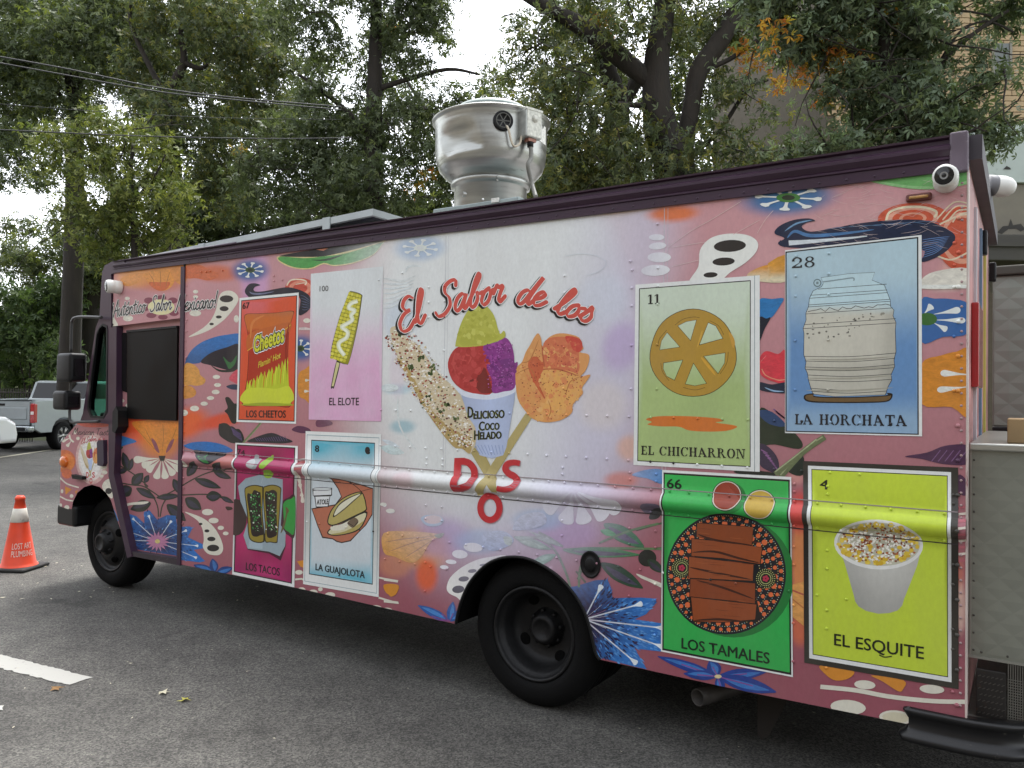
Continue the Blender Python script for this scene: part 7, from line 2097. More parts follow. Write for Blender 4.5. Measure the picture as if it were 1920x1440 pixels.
line([(300, 500), (200, 560), (180, 700)], 20, 'c97a40', taper=True); line([(508, 560), (480, 760), (490, 1000)], 14, '8a2a1a', taper=True)
c.T()
text('67', (115, 448), (172, 440), 50, BLK, bold=1.6)
text('LOS CHEETOS', (147, 1360), (478, 1364), 58, BLK, bold=1.6)
for off, col in ((.12, WHITE_), (.08, '191818'), (.03, 'c8c83a')): text('Cheetos', (208, 822), (466, 726), 142, col, offset=off, ref=.03)
text("Flamin' Hot", (246, 945), (437, 858), 52, 'c9b53c', offset=.02, shear=.15)
c.done()
# 2 corn
c = Card('white and pink menu card of a corn cob on a stick, number 100', VC, [(690, 150), (1300, 88), (1283, 1396), (672, 1380)])
def pk(x, y):
    t = float(sstep(560, 700, y)); n_ = .5 + .5 * math.sin(x * .11 + y * .05) * math.sin(y * .07 - x * .03)
    a_ = np.array(hexc('cfd4d4')); b0_ = np.array(hexc('d3a2c2')) * (1 - .3 * n_) + np.array(hexc('d6c8d4')) * .3 * n_
    return tuple(a_ * (1 - t) + b0_ * t)
c.rect(0, 0, 0, 0, pk, sub=.05)
c.P()
cob = [(1012, 308), (1040, 298), (1118, 325), (1120, 370), (1092, 560), (1042, 790), (1008, 906), (990, 914), (940, 902), (870, 852), (857, 820), (880, 700), (930, 520), (975, 400)]
poly([(905, 890), (938, 902), (888, 1104), (874, 1112), (860, 1102)], '26241c', True); poly([(908, 893), (932, 904), (882, 1100), (866, 1098)], 'c6c08a')
poly(cob, '1e1c12', True); poly([(p[0] + (990 - p[0]) * .05, p[1] + (600 - p[1]) * .012) for p in cob], '8d8a24', True)
A_, B_ = np.array((1066, 330.)), np.array((925, 870.)); dv_ = (B_ - A_) / np.linalg.norm(B_ - A_); nv_ = np.array((-dv_[1], dv_[0])); Lc = np.linalg.norm(B_ - A_)
s_pic = c.pic; s_pic.lv += 1
for i in range(19):
    for j in range(5):
        t = i / 18; w = 44 + 34 * math.sin(math.pi * (.1 + .65 * t))
        p = A_ + dv_ * Lc * t + nv_ * ((j - 2) / 2.0 * w * .82) + nv_ * 6
        r_ = w * .19
        pts = [(p[0] + dv_[0] * a_ * 12.5 + nv_[0] * b0_ * r_, p[1] + dv_[1] * a_ * 12.5 + nv_[1] * b0_ * r_) for a_, b0_ in ((-1, -.6), (-.6, -1), (.6, -1), (1, -.6), (1, .6), (.6, 1), (-.6, 1), (-1, .6))]
        poly(pts, ('c5bd3a', 'cdc64a', 'bcb434', 'd2cc58')[(i * 3 + j * 5) % 4], same=True)
s_pic.lv += 1
line([(1085, 380), (1030, 400), (1010, 440), (1060, 460), (1030, 500), (1040, 540), (980, 580), (950, 600), (1000, 640), (990, 690), (930, 730), (930, 780), (975, 840)], 34, 'd3d8b4'); line([(1085, 385), (1030, 405), (1012, 440), (1058, 465), (1030, 505), (1038, 545), (975, 585), (955, 605), (998, 645), (985, 690), (932, 735), (935, 780), (972, 835)], 18, 'e2e6d4')
c.T(); text('100', (765, 300), (838, 296), 46, BLK); text('EL ELOTE', (846, 1258), (1096, 1259), 62, BLK, bold=.8)
c.done()
# 3 tacos
c = Card('magenta menu card of two tacos, number 74', VD, [(90, 165), (572, 190), (545, 1281), (65, 1181)])
c.rect(0, 0, 0, 0, WHITE_); c.rect(.024, .012, .040, .022, BLK); c.rect(.04, .02, .056, .030, lambda x, y: tuple(np.array(hexc('a5285c')) * (.82 + .3 * math.sin(x * .07 + 1) * math.sin(y * .045)) + np.array((.05, .0, .03)) * float(sstep(1030, 1080, y))), sub=.04)
c.P()
ell(95, 740, 84, 142, '3a2a28'); poly([(430, 690), (450, 620), (500, 588), (552, 582), (548, 880), (500, 880), (450, 840), (432, 780)], '3a1420', True); poly([(448, 690), (470, 620), (520, 598), (552, 598), (545, 858), (500, 852), (460, 810)], '2f8f3a', True)
poly([(110, 500), (170, 440), (280, 412), (455, 448), (455, 600), (470, 860), (480, 960), (440, 1075), (350, 1020), (185, 990), (152, 880), (190, 760), (130, 620)], '3d1226'); poly([(110, 500), (170, 440), (280, 412), (455, 448), (455, 600), (440, 800), (478, 860), (474, 960), (432, 1040), (350, 1005), (185, 982), (152, 880), (190, 760), (130, 620)], '8f9fa6')
line([(300, 440), (290, 480)], 3, 'a9b6ba', smooth=False); poly([(200, 900), (300, 930), (300, 985), (190, 975)], '9fb0b8')
for x0 in (160, 302):
    k = x0 - 160
    poly([(160 + k, 540), (178 + k, 505), (235 + k, 490), (290 + k, 500), (305 + k, 520), (300 + k, 700), (318 + k if k == 0 else 275 + k, 900), (300 + k if k == 0 else 268 + k, 935), (250 + k, 936), (205 + k, 915), (188 + k, 860), (178 + k, 700)] if k == 0 else [(304, 520), (320, 500), (380, 488), (440, 510), (442, 560), (432, 720), (418, 900), (410, 938), (360, 934), (318, 925), (318, 800), (306, 650)], '2a2410', True)
    poly([(166 + k, 542), (183 + k, 511), (235 + k, 497), (286 + k, 507), (298 + k, 525), (294 + k, 700), (306, 895), (292, 928), (250, 928), (210, 908), (195, 858), (185, 700)] if k == 0 else [(310, 525), (325, 506), (380, 495), (434, 515), (436, 560), (426, 720), (412, 895), (404, 930), (360, 927), (324, 918), (324, 800), (312, 650)], '8a7a2c', True)
poly([(180, 570), (215, 560), (235, 530), (270, 545), (285, 560), (288, 700), (300, 820), (308, 870), (280, 880), (250, 890), (215, 870), (205, 760)], '261a16', True); poly([(318, 560), (345, 540), (380, 528), (408, 545), (412, 580), (408, 720), (412, 860), (390, 890), (350, 900), (330, 870), (330, 760)], '261a16', True)
rs = random.Random(5); c.pic.lv += 1
for k in range(240):
    s_ = rs.random() < .5; x = rs.gauss(245 if s_ else 366, 22); y = rs.uniform(555, 850); x += (y - 700) * (.07 if s_ else .04)
    if not ((195 if s_ else 322) < x < (296 if s_ else 412)): continue
    r_ = rs.uniform(2, 8); c.pic.lv += .03; poly([(x - r_, y), (x, y - r_), (x + r_, y + r_ * .3), (x, y + r_)], rs.choice(['2f6a34', '3f8a44', '1f4a2a', '57a05a', 'd5d8cc', '3a7a40', '24522c']), same=True)
c.pic.lv += 1
poly([(200, 320), (215, 295), (235, 285), (245, 258), (270, 262), (272, 285), (292, 290), (290, 330), (270, 362), (240, 368), (205, 350)], 'a2a6a8', True); ell(232, 325, 32, 34, 'bcc0c0')
poly([(300, 340), (320, 300), (360, 272), (382, 260), (384, 290), (360, 335), (330, 362), (308, 360)], '8fb838', True); poly([(308, 405), (320, 380), (350, 372), (384, 378), (378, 420), (350, 440), (318, 432)], '8fb23c', True)
poly([(440, 855), (455, 800), (480, 720), (478, 660), (504, 688), (490, 720), (470, 810), (445, 860)], '5f5230', True)
c.T(); text('74', (105, 256), (163, 268), 46, '3a1422', bold=1); text('LOS TACOS', (172, 1145), (432, 1192), 58, '2a1420', bold=1.2)
c.done()
# 4 sandwich
c = Card('sky blue menu card of a bread roll sandwich and cup, number 8', VD, [(632, 75), (1215, 98), (1195, 1356), (612, 1255)])
c.rect(0, 0, 0, 0, WHITE_); c.rect(.018, .022, .024, .02, '6f8a94'); c.rect(.023, .026, .029, .023, WHITE_); c.rect(.076, .055, .080, .070, BLK)
def sky4(x, y):
    zx, zy = (x - 420) * 4.1156, (y - 790) * 4.1156
    n_ = .5 + .5 * math.sin(zx * .017 + zy * .008) * math.sin(zy * .012 - 1)
    t = max(float(sstep(420, 170, zy)), float(sstep(1050, 1230, zy))) * .9
    a_ = np.array(hexc('c3ccd0')); b0_ = np.array(hexc('56acc0'))
    t = min(1, t * (.75 + .5 * n_)); return tuple(a_ * (1 - t) + b0_ * t)
c.rect(.084, .061, .088, .076, sky4, sub=.04)
c.P()
poly([(820, 432), (900, 445), (1040, 480), (1152, 515), (1148, 720), (1100, 800), (1040, 860), (980, 925), (910, 940), (870, 930), (840, 910), (760, 900), (720, 800), (676, 672), (860, 640), (905, 580), (880, 520)], '2a1a14', False)
poly([(832, 438), (900, 452), (1040, 488), (1148, 522), (1142, 716), (1095, 795), (1035, 855), (975, 917), (910, 931), (872, 921), (842, 902), (766, 890), (726, 798), (684, 678), (864, 648), (912, 584), (888, 520)], 'b06a50')
line([(830, 435), (960, 465), (1060, 540), (1095, 620)], 5, '2a1a14'); line([(1060, 540), (1152, 515)], 4, '2a1a14', smooth=False)
poly([(684, 520), (836, 512), (836, 572), (822, 578), (808, 662), (712, 664), (700, 585), (688, 570)], '1d1b1a'); poly([(692, 535), (830, 528), (829, 566), (692, 572)], 'd5d8d8'); poly([(707, 582), (818, 578), (802, 655), (716, 657)], 'd9dcdc'); ell(760, 522, 76, 14, '1d1b1a'); ell(760, 522, 70, 10, 'c5cacb')
poly([(800, 760), (830, 680), (900, 605), (980, 560), (1060, 542), (1090, 590), (1102, 650), (1098, 690), (1000, 740), (870, 800), (812, 800)], '1e1a12', True); poly([(808, 762), (836, 685), (903, 612), (980, 568), (1056, 550), (1083, 595), (1094, 650), (1090, 684), (995, 732), (870, 790), (818, 792)], 'b0a25e', True)
poly([(842, 740), (880, 650), (960, 590), (1070, 552), (1000, 620), (920, 690)], '2a2418', True); poly([(852, 728), (886, 655), (962, 598), (1055, 560), (995, 615), (918, 682)], 'd8d5bc', True)
poly([(800, 850), (830, 820), (900, 790), (1098, 692), (1086, 780), (1040, 840), (960, 870), (860, 884), (806, 872)], '1e1a12', True); poly([(810, 850), (838, 826), (900, 800), (1088, 706), (1078, 775), (1034, 832), (956, 860), (860, 874), (814, 866)], 'ccc6a2', True)
poly([(830, 870), (930, 850), (1030, 800), (1080, 770), (1034, 832), (956, 862), (870, 876)], 'aa9c5a', True)
poly([(828, 812), (900, 796), (960, 776), (940, 830), (840, 842)], 'd8d6c4', True); poly([(955, 780), (1010, 742), (1040, 775), (1000, 820), (970, 806)], '6a5a48', True); line([(960, 782), (1005, 812), (1035, 776)], 5, '1e1a12', smooth=False)
c.T(); text('8', (706, 234), (735, 236), 50, BLK, bold=1.8); text('e', (1090, 252), (1130, 256), 58, BLK, offset=.05); text('LA GUAJOLOTA', (710, 1146), (1088, 1210), 50, '17242a', bold=1.7); text('ATOLE', (720, 642), (808, 638), 38, '141414', bold=1)
c.done()
# 5 chicharron
c = Card('pale green menu card of a round wheel crisp, number 11', VG, [(78, 122), (917, 58), (917, 1385), (65, 1338)])
def gr5(x, y):
    t = float(sstep(560, 740, y)); n_ = .5 + .5 * math.sin(x * .03 + y * .02); a_ = np.array(hexc('c3d0bd')); b0_ = np.array(hexc('a3b878')) * (.92 + .1 * n_)
    return tuple(a_ * (1 - t) + b0_ * t)
c.rect(0, 0, 0, 0, WHITE_); c.rect(.956, .0, .038, .0, '8f9a9c'); c.rect(.03, .022, .072, .022, BLK); c.rect(.037, .027, .079, .027, gr5, sub=.05)
c.P()
cx_, cy_ = 468, 585
poly([(cx_ + 293 * math.cos(t) * (1 + .02 * math.sin(5 * t)), cy_ + 297 * math.sin(t) * (1 + .015 * math.sin(3 * t))) for t in np.linspace(0, 2 * math.pi, 49)[:-1]], '2a2414'); poly([(cx_ + 289 * math.cos(t) * (1 + .02 * math.sin(5 * t)), cy_ + 293 * math.sin(t) * (1 + .015 * math.sin(3 * t))) for t in np.linspace(0, 2 * math.pi, 49)[:-1]], 'ab8838')
for w in ([(365, 400), (420, 372), (490, 360), (450, 498)], [(570, 378), (620, 400), (668, 485), (510, 528)], [(540, 605), (684, 582), (680, 650), (636, 722)], [(470, 652), (558, 788), (480, 804), (415, 792)], [(268, 650), (398, 630), (342, 766), (290, 740), (266, 690)], [(292, 445), (378, 542), (242, 562), (255, 500)]):
    mx_, my_ = sum(p[0] for p in w) / len(w), sum(p[1] for p in w) / len(w)
    poly([(mx_ + (p[0] - mx_) * 1.04, my_ + (p[1] - my_) * 1.04) for p in w], '2a2414'); poly([(mx_ + (p[0] - mx_) * .98, my_ + (p[1] - my_) * .98) for p in w], gr5)
for q in ([(345, 395), (400, 355), (470, 340), (512, 345)], [(580, 365), (640, 400), (675, 460)], [(705, 575), (695, 650), (650, 725)], [(400, 815), (480, 832), (550, 815)], [(250, 650), (262, 710), (305, 770)], [(232, 540), (240, 490), (290, 428)]): line(q, 3, '5a4820')
line([(520, 610), (570, 670), (620, 735)], 18, 'c79a3c', taper=True); line([(710, 440), (735, 500), (740, 550)], 26, 'bd9140', taper=True); line([(495, 545), (520, 470), (530, 430)], 12, 'c29a44', taper=True)
poly([(150, 1030), (230, 1010), (450, 1010), (640, 1025), (670, 1042), (620, 1052), (740, 1070), (762, 1085), (690, 1108), (560, 1113), (440, 1105), (370, 1080), (250, 1078), (160, 1066), (190, 1048)], 'c9702f', True)
c.T(); serif('11', (162, 254), (246, 250), 64, BLK); serif('EL CHICHARRON', (118, 1268), (820, 1296), 60, BLK)
c.done()
# 6 horchata
c = Card('blue menu card of a glass barrel jar, number 28', VH, [(103, 222), (922, 130), (925, 1338), (103, 1318)])
def bl6(x, y):
    t = float(sstep(500, 660, y)) * (1 - .45 * float(sstep(740, 790, y))); a_ = np.array(hexc('abc4cd')); b0_ = np.array(hexc('6289b5'))
    return tuple(a_ * (1 - t) + b0_ * t)
c.rect(0, 0, 0, 0, WHITE_); c.rect(.003, .008, .024, .007, BLK); c.rect(.012, .015, .034, .013, bl6, sub=.05)
c.P()
jar = [(318, 385), (480, 362), (642, 353), (625, 400), (700, 430), (716, 470), (735, 520), (738, 560), (758, 580), (752, 615), (770, 655), (766, 700), (770, 830), (758, 880), (762, 920), (740, 970), (745, 1000), (720, 1045), (712, 1075), (705, 1090), (400, 1100), (270, 1085), (255, 1045), (242, 1000), (236, 960), (222, 930), (228, 890), (214, 850), (215, 720), (210, 690), (228, 640), (226, 600), (242, 560), (248, 510), (270, 465), (320, 440), (332, 420)]
poly(jar, '1f2224'); 
def jc(x, y):
    zx, zy = (x - 1440) * 3.2, (y - 400) * 3.2
    t = float(sstep(545, 600, zy)); a_ = np.array(hexc('b7d0d6')); b0_ = np.array(hexc('c0beb0')) * (1 - .22 * float(sstep(640, 740, zx)) - .12 * float(sstep(860, 900, zy)))
    return tuple(a_ * (1 - t) + b0_ * t)
poly([(p[0] + (490 - p[0]) * .012, p[1] + (730 - p[1]) * .006) for p in jar], jc, sub=.03)
for (y0_, xl, xr, dy_) in ((455, 300, 712, -30), (492, 255, 715, -32), (510, 252, 716, -34), (550, 245, 734, -34), (562, 243, 734, -34), (604, 230, 750, -36), (668, 218, 768, -36), (692, 212, 766, -34), (858, 215, 770, -20), (886, 220, 762, -16), (922, 225, 760, -14), (938, 226, 758, -12), (970, 238, 742, -6), (1000, 244, 744, -4), (1050, 255, 720, 0), (1068, 262, 714, -2)):
    line([(xl, y0_), ((xl + xr) / 2, y0_ + dy_ * .5 + 12 * (1 if y0_ > 700 else 0)), (xr, y0_ + dy_)], 3.2, '2f3334')
for y0_ in (872, 930, 985, 1058): line([(230, y0_ + 4), (490, y0_ + 6), (750, y0_ - 12)], 12, '9c9a8c', taper=True)
rs = random.Random(9)
line([(240, 590)] + [(240 + k * 26, 588 - k * 1.8 + rs.uniform(-14, 12)) for k in range(1, 19)] + [(735, 552)], 4, '4a4a44', smooth=False)
for k in range(30): ell(rs.uniform(230, 560), rs.uniform(625, 750), rs.uniform(3, 9), rs.uniform(3, 7), rs.choice(['6c6a60', '8a887c', '55544e']), n=7)
for k in range(9): ell(rs.uniform(560, 700), rs.uniform(600, 640), rs.uniform(4, 10), rs.uniform(3, 8), rs.choice(['6c6a60', '8a887c']), n=7)
line([(330, 412), (430, 398), (510, 388), (515, 405)], 7, '7f9298'); ell(297, 418, 24, 24, '5f7276'); ell(297, 418, 18, 18, 'a9c2ca'); ell(297, 418, 8, 8, '6f8388')
poly([(218, 1092), (275, 1080), (290, 1098), (490, 1102), (705, 1092), (712, 1078), (748, 1084), (728, 1125), (640, 1136), (400, 1138), (240, 1130)], '1f1810', True); poly([(228, 1094), (270, 1088), (290, 1104), (490, 1108), (708, 1098), (738, 1090), (722, 1120), (640, 1129), (400, 1131), (246, 1122)], '6a5334', True)
c.T(); serif('28', (145, 330), (284, 322), 64, '1f2226'); serif('LA HORCHATA', (163, 1266), (834, 1277), 62, '1f1f24')
c.done()
# 7 tamales
c = Card('green menu card of tamales on a dotted plate, number 66', VI, [(530, 68), (1322, 112), (1332, 1340), (522, 1182)])
c.rect(0, 0, 0, 0, WHITE_); c.rect(.010, .014, .012, .009, BLK); c.rect(.021, .024, .024, .020, lambda x, y: tuple(np.array(hexc('32a44c')) * (1 + .12 * float(sstep(960, 900, y)))), sub=.06)
c.P()
poly([(p[0] + 45, p[1] + 25) for p in [(925 + 370 * math.cos(t), 700 + 372 * math.sin(t)) for t in np.linspace(0, 2 * math.pi, 41)[:-1]]], '237235'); ell(955, 240, 90, 92, '237a37')
ell(922, 705, 368, 374, '151821', n=48); ell(922, 705, 360, 366, '12151c', n=48)
rs = random.Random(21); c.pic.lv += 1
for rr, n_, r0 in ((338, 44, 13), (302, 34, 17), (264, 30, 16), (228, 24, 14)):
    for k in range(n_):
        a_ = 2 * math.pi * k / n_ + rr * .01
        if rr == 226 and abs(math.sin(a_)) > .75: continue
        r_ = r0 * rs.uniform(.75, 1.05)
        ell(922 + rr * math.cos(a_), 705 + rr * 1.015 * math.sin(a_), r_, r_, 'd0663a', n=12, same=True)
c.pic.lv += 1
for rr, n_ in ((352, 150), (319, 130), (281, 120), (244, 100), (208, 80)):
    for k in range(n_):
        a_ = 2 * math.pi * k / n_
        ell(922 + rr * math.cos(a_), 705 + rr * 1.015 * math.sin(a_), 3.2, 3.2, ('c9b46a', '8fb0b8', 'c2c2a8')[k % 3], n=5, same=True)
for ex, ey, sx, ro in ((650, 670, 1, 0), (1165, 735, 1, .1)):
    ell(ex, ey, 66, 62, '10140f'); c.pic.lv += 1
    for rr in (56, 44, 32):
        for k in range(26): ell(ex + rr * math.cos(k * .2417), ey + rr * math.sin(k * .2417), 3.4, 3.4, 'b9c07a', n=5, same=True)
    c.pic.lv += 1
    for k in range(5): ell(ex + 12 * math.cos(k * 1.257), ey + 12 * math.sin(k * 1.257), 9, 9, 'b0304a', n=8, same=True)
poly([(735, 1005), (1105, 1000), (1140, 985), (1110, 860), (1100, 830), (700, 780), (700, 900)], '15100d')
for pts, c_ in (([(745, 395), (1088, 420), (1078, 530), (860, 500), (742, 480)], '84411f'), ([(712, 492), (860, 505), (1142, 545), (1130, 645), (900, 610), (710, 595)], '8a4624'), ([(695, 602), (1090, 648), (1085, 748), (900, 740), (692, 730)], '8c4826'), ([(704, 738), (900, 748), (1100, 765), (1098, 888), (880, 862), (700, 845)], '7f3d1e'), ([(708, 850), (900, 872), (1108, 895), (1100, 985), (900, 1002), (722, 996)], '8a4523')):
    mx_, my_ = sum(p[0] for p in pts) / len(pts), sum(p[1] for p in pts) / len(pts)
    poly([(mx_ + (p[0] - mx_) * 1.02, my_ + (p[1] - my_) * 1.07) for p in pts], '170c08'); poly(pts, c_)
for q in ([(745, 462), (860, 500), (1080, 530)], [(712, 575), (850, 570), (1000, 610), (1130, 640)], [(695, 665), (860, 700), (1080, 742)], [(740, 745), (900, 790), (1095, 862)], [(722, 992), (880, 985), (1030, 998)]): line(q, 14, '3a1a0e', taper=True)
for k in range(34):
    x, y = rs.uniform(720, 1060), rs.uniform(410, 990); line([(x, y), (x + 40, y + 5), (x + rs.uniform(60, 110), y + 9)], 3, rs.choice(['6a3118', '9a5530', '74381c']), taper=True)
ell(928, 225, 91, 91, '1c1512', n=30); ell(928, 225, 87, 87, 'c9c9b8', n=30); ell(928, 225, 81, 81, '8e3a26', n=30)
ell(1132, 280, 95, 92, '1c1512', n=30); ell(1132, 280, 91, 88, 'd0d0be', n=30); ell(1132, 280, 85, 82, 'bfa044', n=30)
c.T(); text('66', (560, 180), (648, 186), 58, '14241a', bold=2); text('LOS TAMALES', (650, 1162), (1188, 1258), 64, '12281a', bold=1.8)
c.done()
# 8 esquite
c = Card('lime green menu card of a cup of corn, number 4', VJ, [(62, 58), (760, 88), (762, 1085), (68, 965)])
c.rect(0, 0, 0, 0, '33312b'); c.rect(.032, .022, .046, .026, WHITE_); c.rect(.054, .038, .068, .046, BLK); c.rect(.059, .042, .073, .050, lambda x, y: tuple(np.array(hexc('b6c93c')) * (1 + .1 * float(sstep(960, 900, y)))), sub=.06)
c.P()
poly([(206, 400), (225, 445), (250, 520), (290, 660), (297, 690), (312, 712), (345, 732), (400, 745), (450, 742), (488, 730), (508, 708), (516, 680), (540, 620), (575, 530), (600, 430), (560, 400), (420, 380), (280, 390)], lambda x, y: tuple(np.array(hexc('bdbdb6')) * (1 - .30 * float(sstep(1050, 1150, y))) * (1 - .22 * float(sstep(1650, 1590, x)) - .1 * float(sstep(1670, 1720, x)))), sub=.03)
ell(402, 432, 200, 114, 'd9dad6', .05, n=40); ell(402, 430, 186, 100, 'b9b8a4', .05, n=40)
rs = random.Random(4); c.pic.lv += 1
for k in range(520):
    a_, r_ = rs.uniform(0, 6.283), math.sqrt(rs.random()); x, y = 402 + 180 * r_ * math.cos(a_), 428 + 94 * r_ * math.sin(a_)
    edge = r_ > .78 or rs.random() < .1
    c.pic.lv += .03
    if edge and rs.random() < .6: ell(x, y, rs.uniform(8, 14), rs.uniform(7, 12), rs.choice(['d0b23c', 'c9a834', 'd8c050', 'c2a02e']), n=9, same=True)
    else: poly([(x + 7 * math.cos(q) * rs.uniform(.5, 1.2), y + 6 * math.sin(q) * rs.uniform(.5, 1.2)) for q in (0, 1.2, 2.4, 3.7, 5)], rs.choice(['e2e0d6', 'd8d5c8', 'e6e5de', '8a4a26', '74381e', 'a05a30', 'e2e0d6']), same=True)
c.T(); text('4', (138, 182), (176, 187), 42, '1d220e', bold=1); text('EL ESQUITE', (203, 886), (605, 949), 52, '1d220e', bold=1.1); line([(405, 930), (430, 940), (462, 936)], 5, '1d220e')
c.done()

# ================================================================== RIVETS ON THE SIDE
RG = [[], [], []]
def print_colour(x, z):
    best, bl = None, -1
    for q in REG:
        if q[0] <= x <= q[1] and q[2] <= z <= q[3] and q[6] >= bl and wind((x, z), q[4]): best, bl = q, q[6]
    px, py = project((x, D, z))
    if best is None: return tuple(ground_colour(np.array([px]), np.array([py]))[0])
    c_ = best[5](px, py) if callable(best[5]) else best[5]
    if best[7]:
        a_ = float(wash_a(np.array([px]), np.array([py]))[0]) * .88; wc = WASHC((px, py)); c_ = tuple(c_[i] * (1 - a_) + wc[i] * a_ for i in range(3))
    return c_
def rivet(px, py, y=D, r=.0065):
    p = on_y(px, py, y)
    off = .0036
    c_ = tuple(min(.85, q * 1.05 + .01) for q in print_colour(p.x, p.z))
    b0_ = len(RG[0]); cy = y - ridge(p.x, p.z)
    for rr, hh in ((1, 0), (1, .0), (.85, .45), (.45, .75)):
        for k in range(8): RG[0].append((p.x + r * rr * math.cos(k * math.pi / 4), cy - (off if (rr, hh) != (1, 0) or len(RG[0]) - b0_ >= 8 else 0) - r * hh, p.z + r * rr * math.sin(k * math.pi / 4))); RG[2].append(c_)
    for q in range(3):
        for k in range(8): RG[1].append((b0_ + q * 8 + k, b0_ + q * 8 + (k + 1) % 8, b0_ + q * 8 + 8 + (k + 1) % 8, b0_ + q * 8 + 8 + k))
    for k in (0, 2, 4, 6): pass
    RG[1].append((b0_ + 24, b0_ + 25, b0_ + 26, b0_ + 27)); RG[1].append((b0_ + 27, b0_ + 28, b0_ + 29, b0_ + 24)); RG[1].append((b0_ + 29, b0_ + 30, b0_ + 31, b0_ + 24))
def riv_line(a_, b2, n):
    for k in range(n):
        t = k / max(1, n - 1); rivet(a_[0] + (b2[0] - a_[0]) * t, a_[1] + (b2[1] - a_[1]) * t)
def xz(x, z): return project((x, D, z))
for z in (1.262, 1.152):
    k = X_SEAM + .12
    while k < X_REAR - .05: rivet(*xz(k, z)); k += .098
for z, x0_, x1_ in ((1.62, -3.35, -.4), (1.40, -3.35, -.5), (.86, -4.0, -.55), (.7, -3.3, -2.8)):
    k = x0_
    while k < x1_:
        rivet(*xz(k, z)); k += .12
for x_ in (-5.36, -2.98, -2.86, -2.05, -1.66, -1.52, -.86, -.72, -.24):
    for z in (2.36, 2.27, 2.18, 1.98, 1.76, 1.34, 1.305, 1.06, .98, .80, .72, .55):
        if (x_ > -2.9 and x_ < -1.75 and z < .95): continue
        rivet(*xz(x_, z))
for p in ((378, 510), (387, 510), (394, 509), (418, 507), (514, 517), (514, 527), (530, 525), (711, 525), (755, 512), (906, 374), (1036, 410), (1182, 490), (1233, 420)): rivet(*p)
k = .5
while k < 2.6:
    rivet(*xz(-.225, k), r=.009); k += .14
k = .5
while k < 2.6:
    rivet(*xz(X_SEAM + .02, k), r=.005); k += .07
me = np_mesh('rivets', np.array(RG[0]), np.array(RG[1]), np.array(RG[2]))
for q in me.polygons: q.use_smooth = True
o = TL('rivets', me, WRAP); o['kind'] = 'stuff'
# ================================================================== TRAFFIC CONE
g = on_ground(35, 1066)
cone = empty('traffic_cone', (g.x, g.y, 0), R(28), label='orange traffic cone with a white collar and stencilled letters', cat='traffic cone')
ORG = mat('cone_orange', hexc('d8421f'), .5, noise=.14, nscale=9, dirt=(hexc('8f4a34'), 14, .66))
mb = MB(); mb.box(-.19, .19, -.19, .19, 0, .035, bev=.02); mb.build('base', mat('cone_base', hexc('2a2a29'), .8, noise=.3, nscale=12), cone)
def cr(z): return .150 - (.150 - .032) * (z - .035) / .665
mb = MB(); mb.lathe([(.165, .036), (.155, .05), (cr(.06), .06), (cr(.45), .45)], 36); mb.build('lower_body', ORG, cone)
mb = MB(); mb.lathe([(cr(.45), .45), (cr(.45) + .003, .452), (cr(.58) + .003, .578), (cr(.58), .58)], 36); mb.build('collar', mat('cone_white', hexc('d5d2c6'), .55, noise=.14, nscale=10, dirt=(hexc('9a948a'), 12, .62)), cone)
mb = MB(); mb.lathe([(cr(.58), .58), (cr(.655), .655), (cr(.655) + .004, .657), (cr(.655) + .004, .68), (.03, .70), (.022, .70), (.02, .66), (0, .66)], 36); mb.build('tip', ORG, cone)
# stencilled words wrapped round the cone, facing the street
def wrap_text(word, z, h, ang0, ang1):
    v, f = glyph(word); x0, x1 = min(p[0] for p in v), max(p[0] for p in v); y1 = max(p[1] for p in v)
    out = []
    for p in v:
        t = (p[0] - x0) / (x1 - x0); zz = z + h * p[1] / y1; a_ = ang0 + (ang1 - ang0) * t; r_ = cr(zz) + .0025
        out.append((r_ * math.cos(a_), r_ * math.sin(a_), zz))
    me = bpy.data.meshes.new('lettering'); me.from_pydata(out, [], [list(t) for t in f])
    o = bpy.data.objects.new('lettering', me); C.objects.link(o); me.materials.append(mat('stencil_white', hexc('d8cfc4'), .6, noise=.35, nscale=60)); o.parent = cone
vang = math.atan2(CAM.y - g.y, CAM.x - g.x) - R(28)
wrap_text('LOST ART', .205, .055, vang - .5, vang + .95)
wrap_text('PLUMBING', .135, .055, vang - .5, vang + .95)

# ================================================================== PARKED PICKUP
def car_wheel(root, x, y, r, w, face, rimm):
    t = bpy.data.objects.new('wheel', None); C.objects.link(t); t.parent = root
    M = Matrix.Translation((x, y, r)) @ Matrix.Rotation(R(90) if face < 0 else R(-90), 4, 'X')
    mb = MB(); mb.lathe([(r * .66, .0), (r * .8, .012), (r * .93, .004), (r, -.03), (r, -w + .03), (r * .93, -w), (r * .6, -w)], 32, M); mb.build('tyre', RUBBER, t)
    mb = MB(); mb.lathe([(r * .67, .0), (r * .63, .004), (r * .6, -.03), (r * .2, -.04), (0, -.04)], 28, M); mb.build('rim', mat('rim_dark', hexc('3a3b3d'), .5), t)
    mb = MB()
    for k in range(6):
        a_ = k * math.pi / 3
        for s_ in (-.13, .13):
            c0, c1 = Vector((r * .14 * math.cos(a_), r * .14 * math.sin(a_), -.02)), Vector((r * .62 * math.cos(a_ + s_), r * .62 * math.sin(a_ + s_), -.008))
            mb.tube([M @ c0, M @ c1], r * .045, 6)
    mb.lathe([(r * .16, -.04), (r * .16, -.008), (0, -.004)], 14, M)
    mb.build('spokes', rimm, t)
g = on_ground(122, 843)
hd_ = R(117)
SILV = mat('silver_paint', hexc('8f9799'), .4, metal=.15, noise=.04, coat=.3)
pk_ = empty('pickup_truck', (g.x, g.y, 0), hd_, label='silver pickup parked at the foot of the bank, seen from behind', cat='pickup truck')
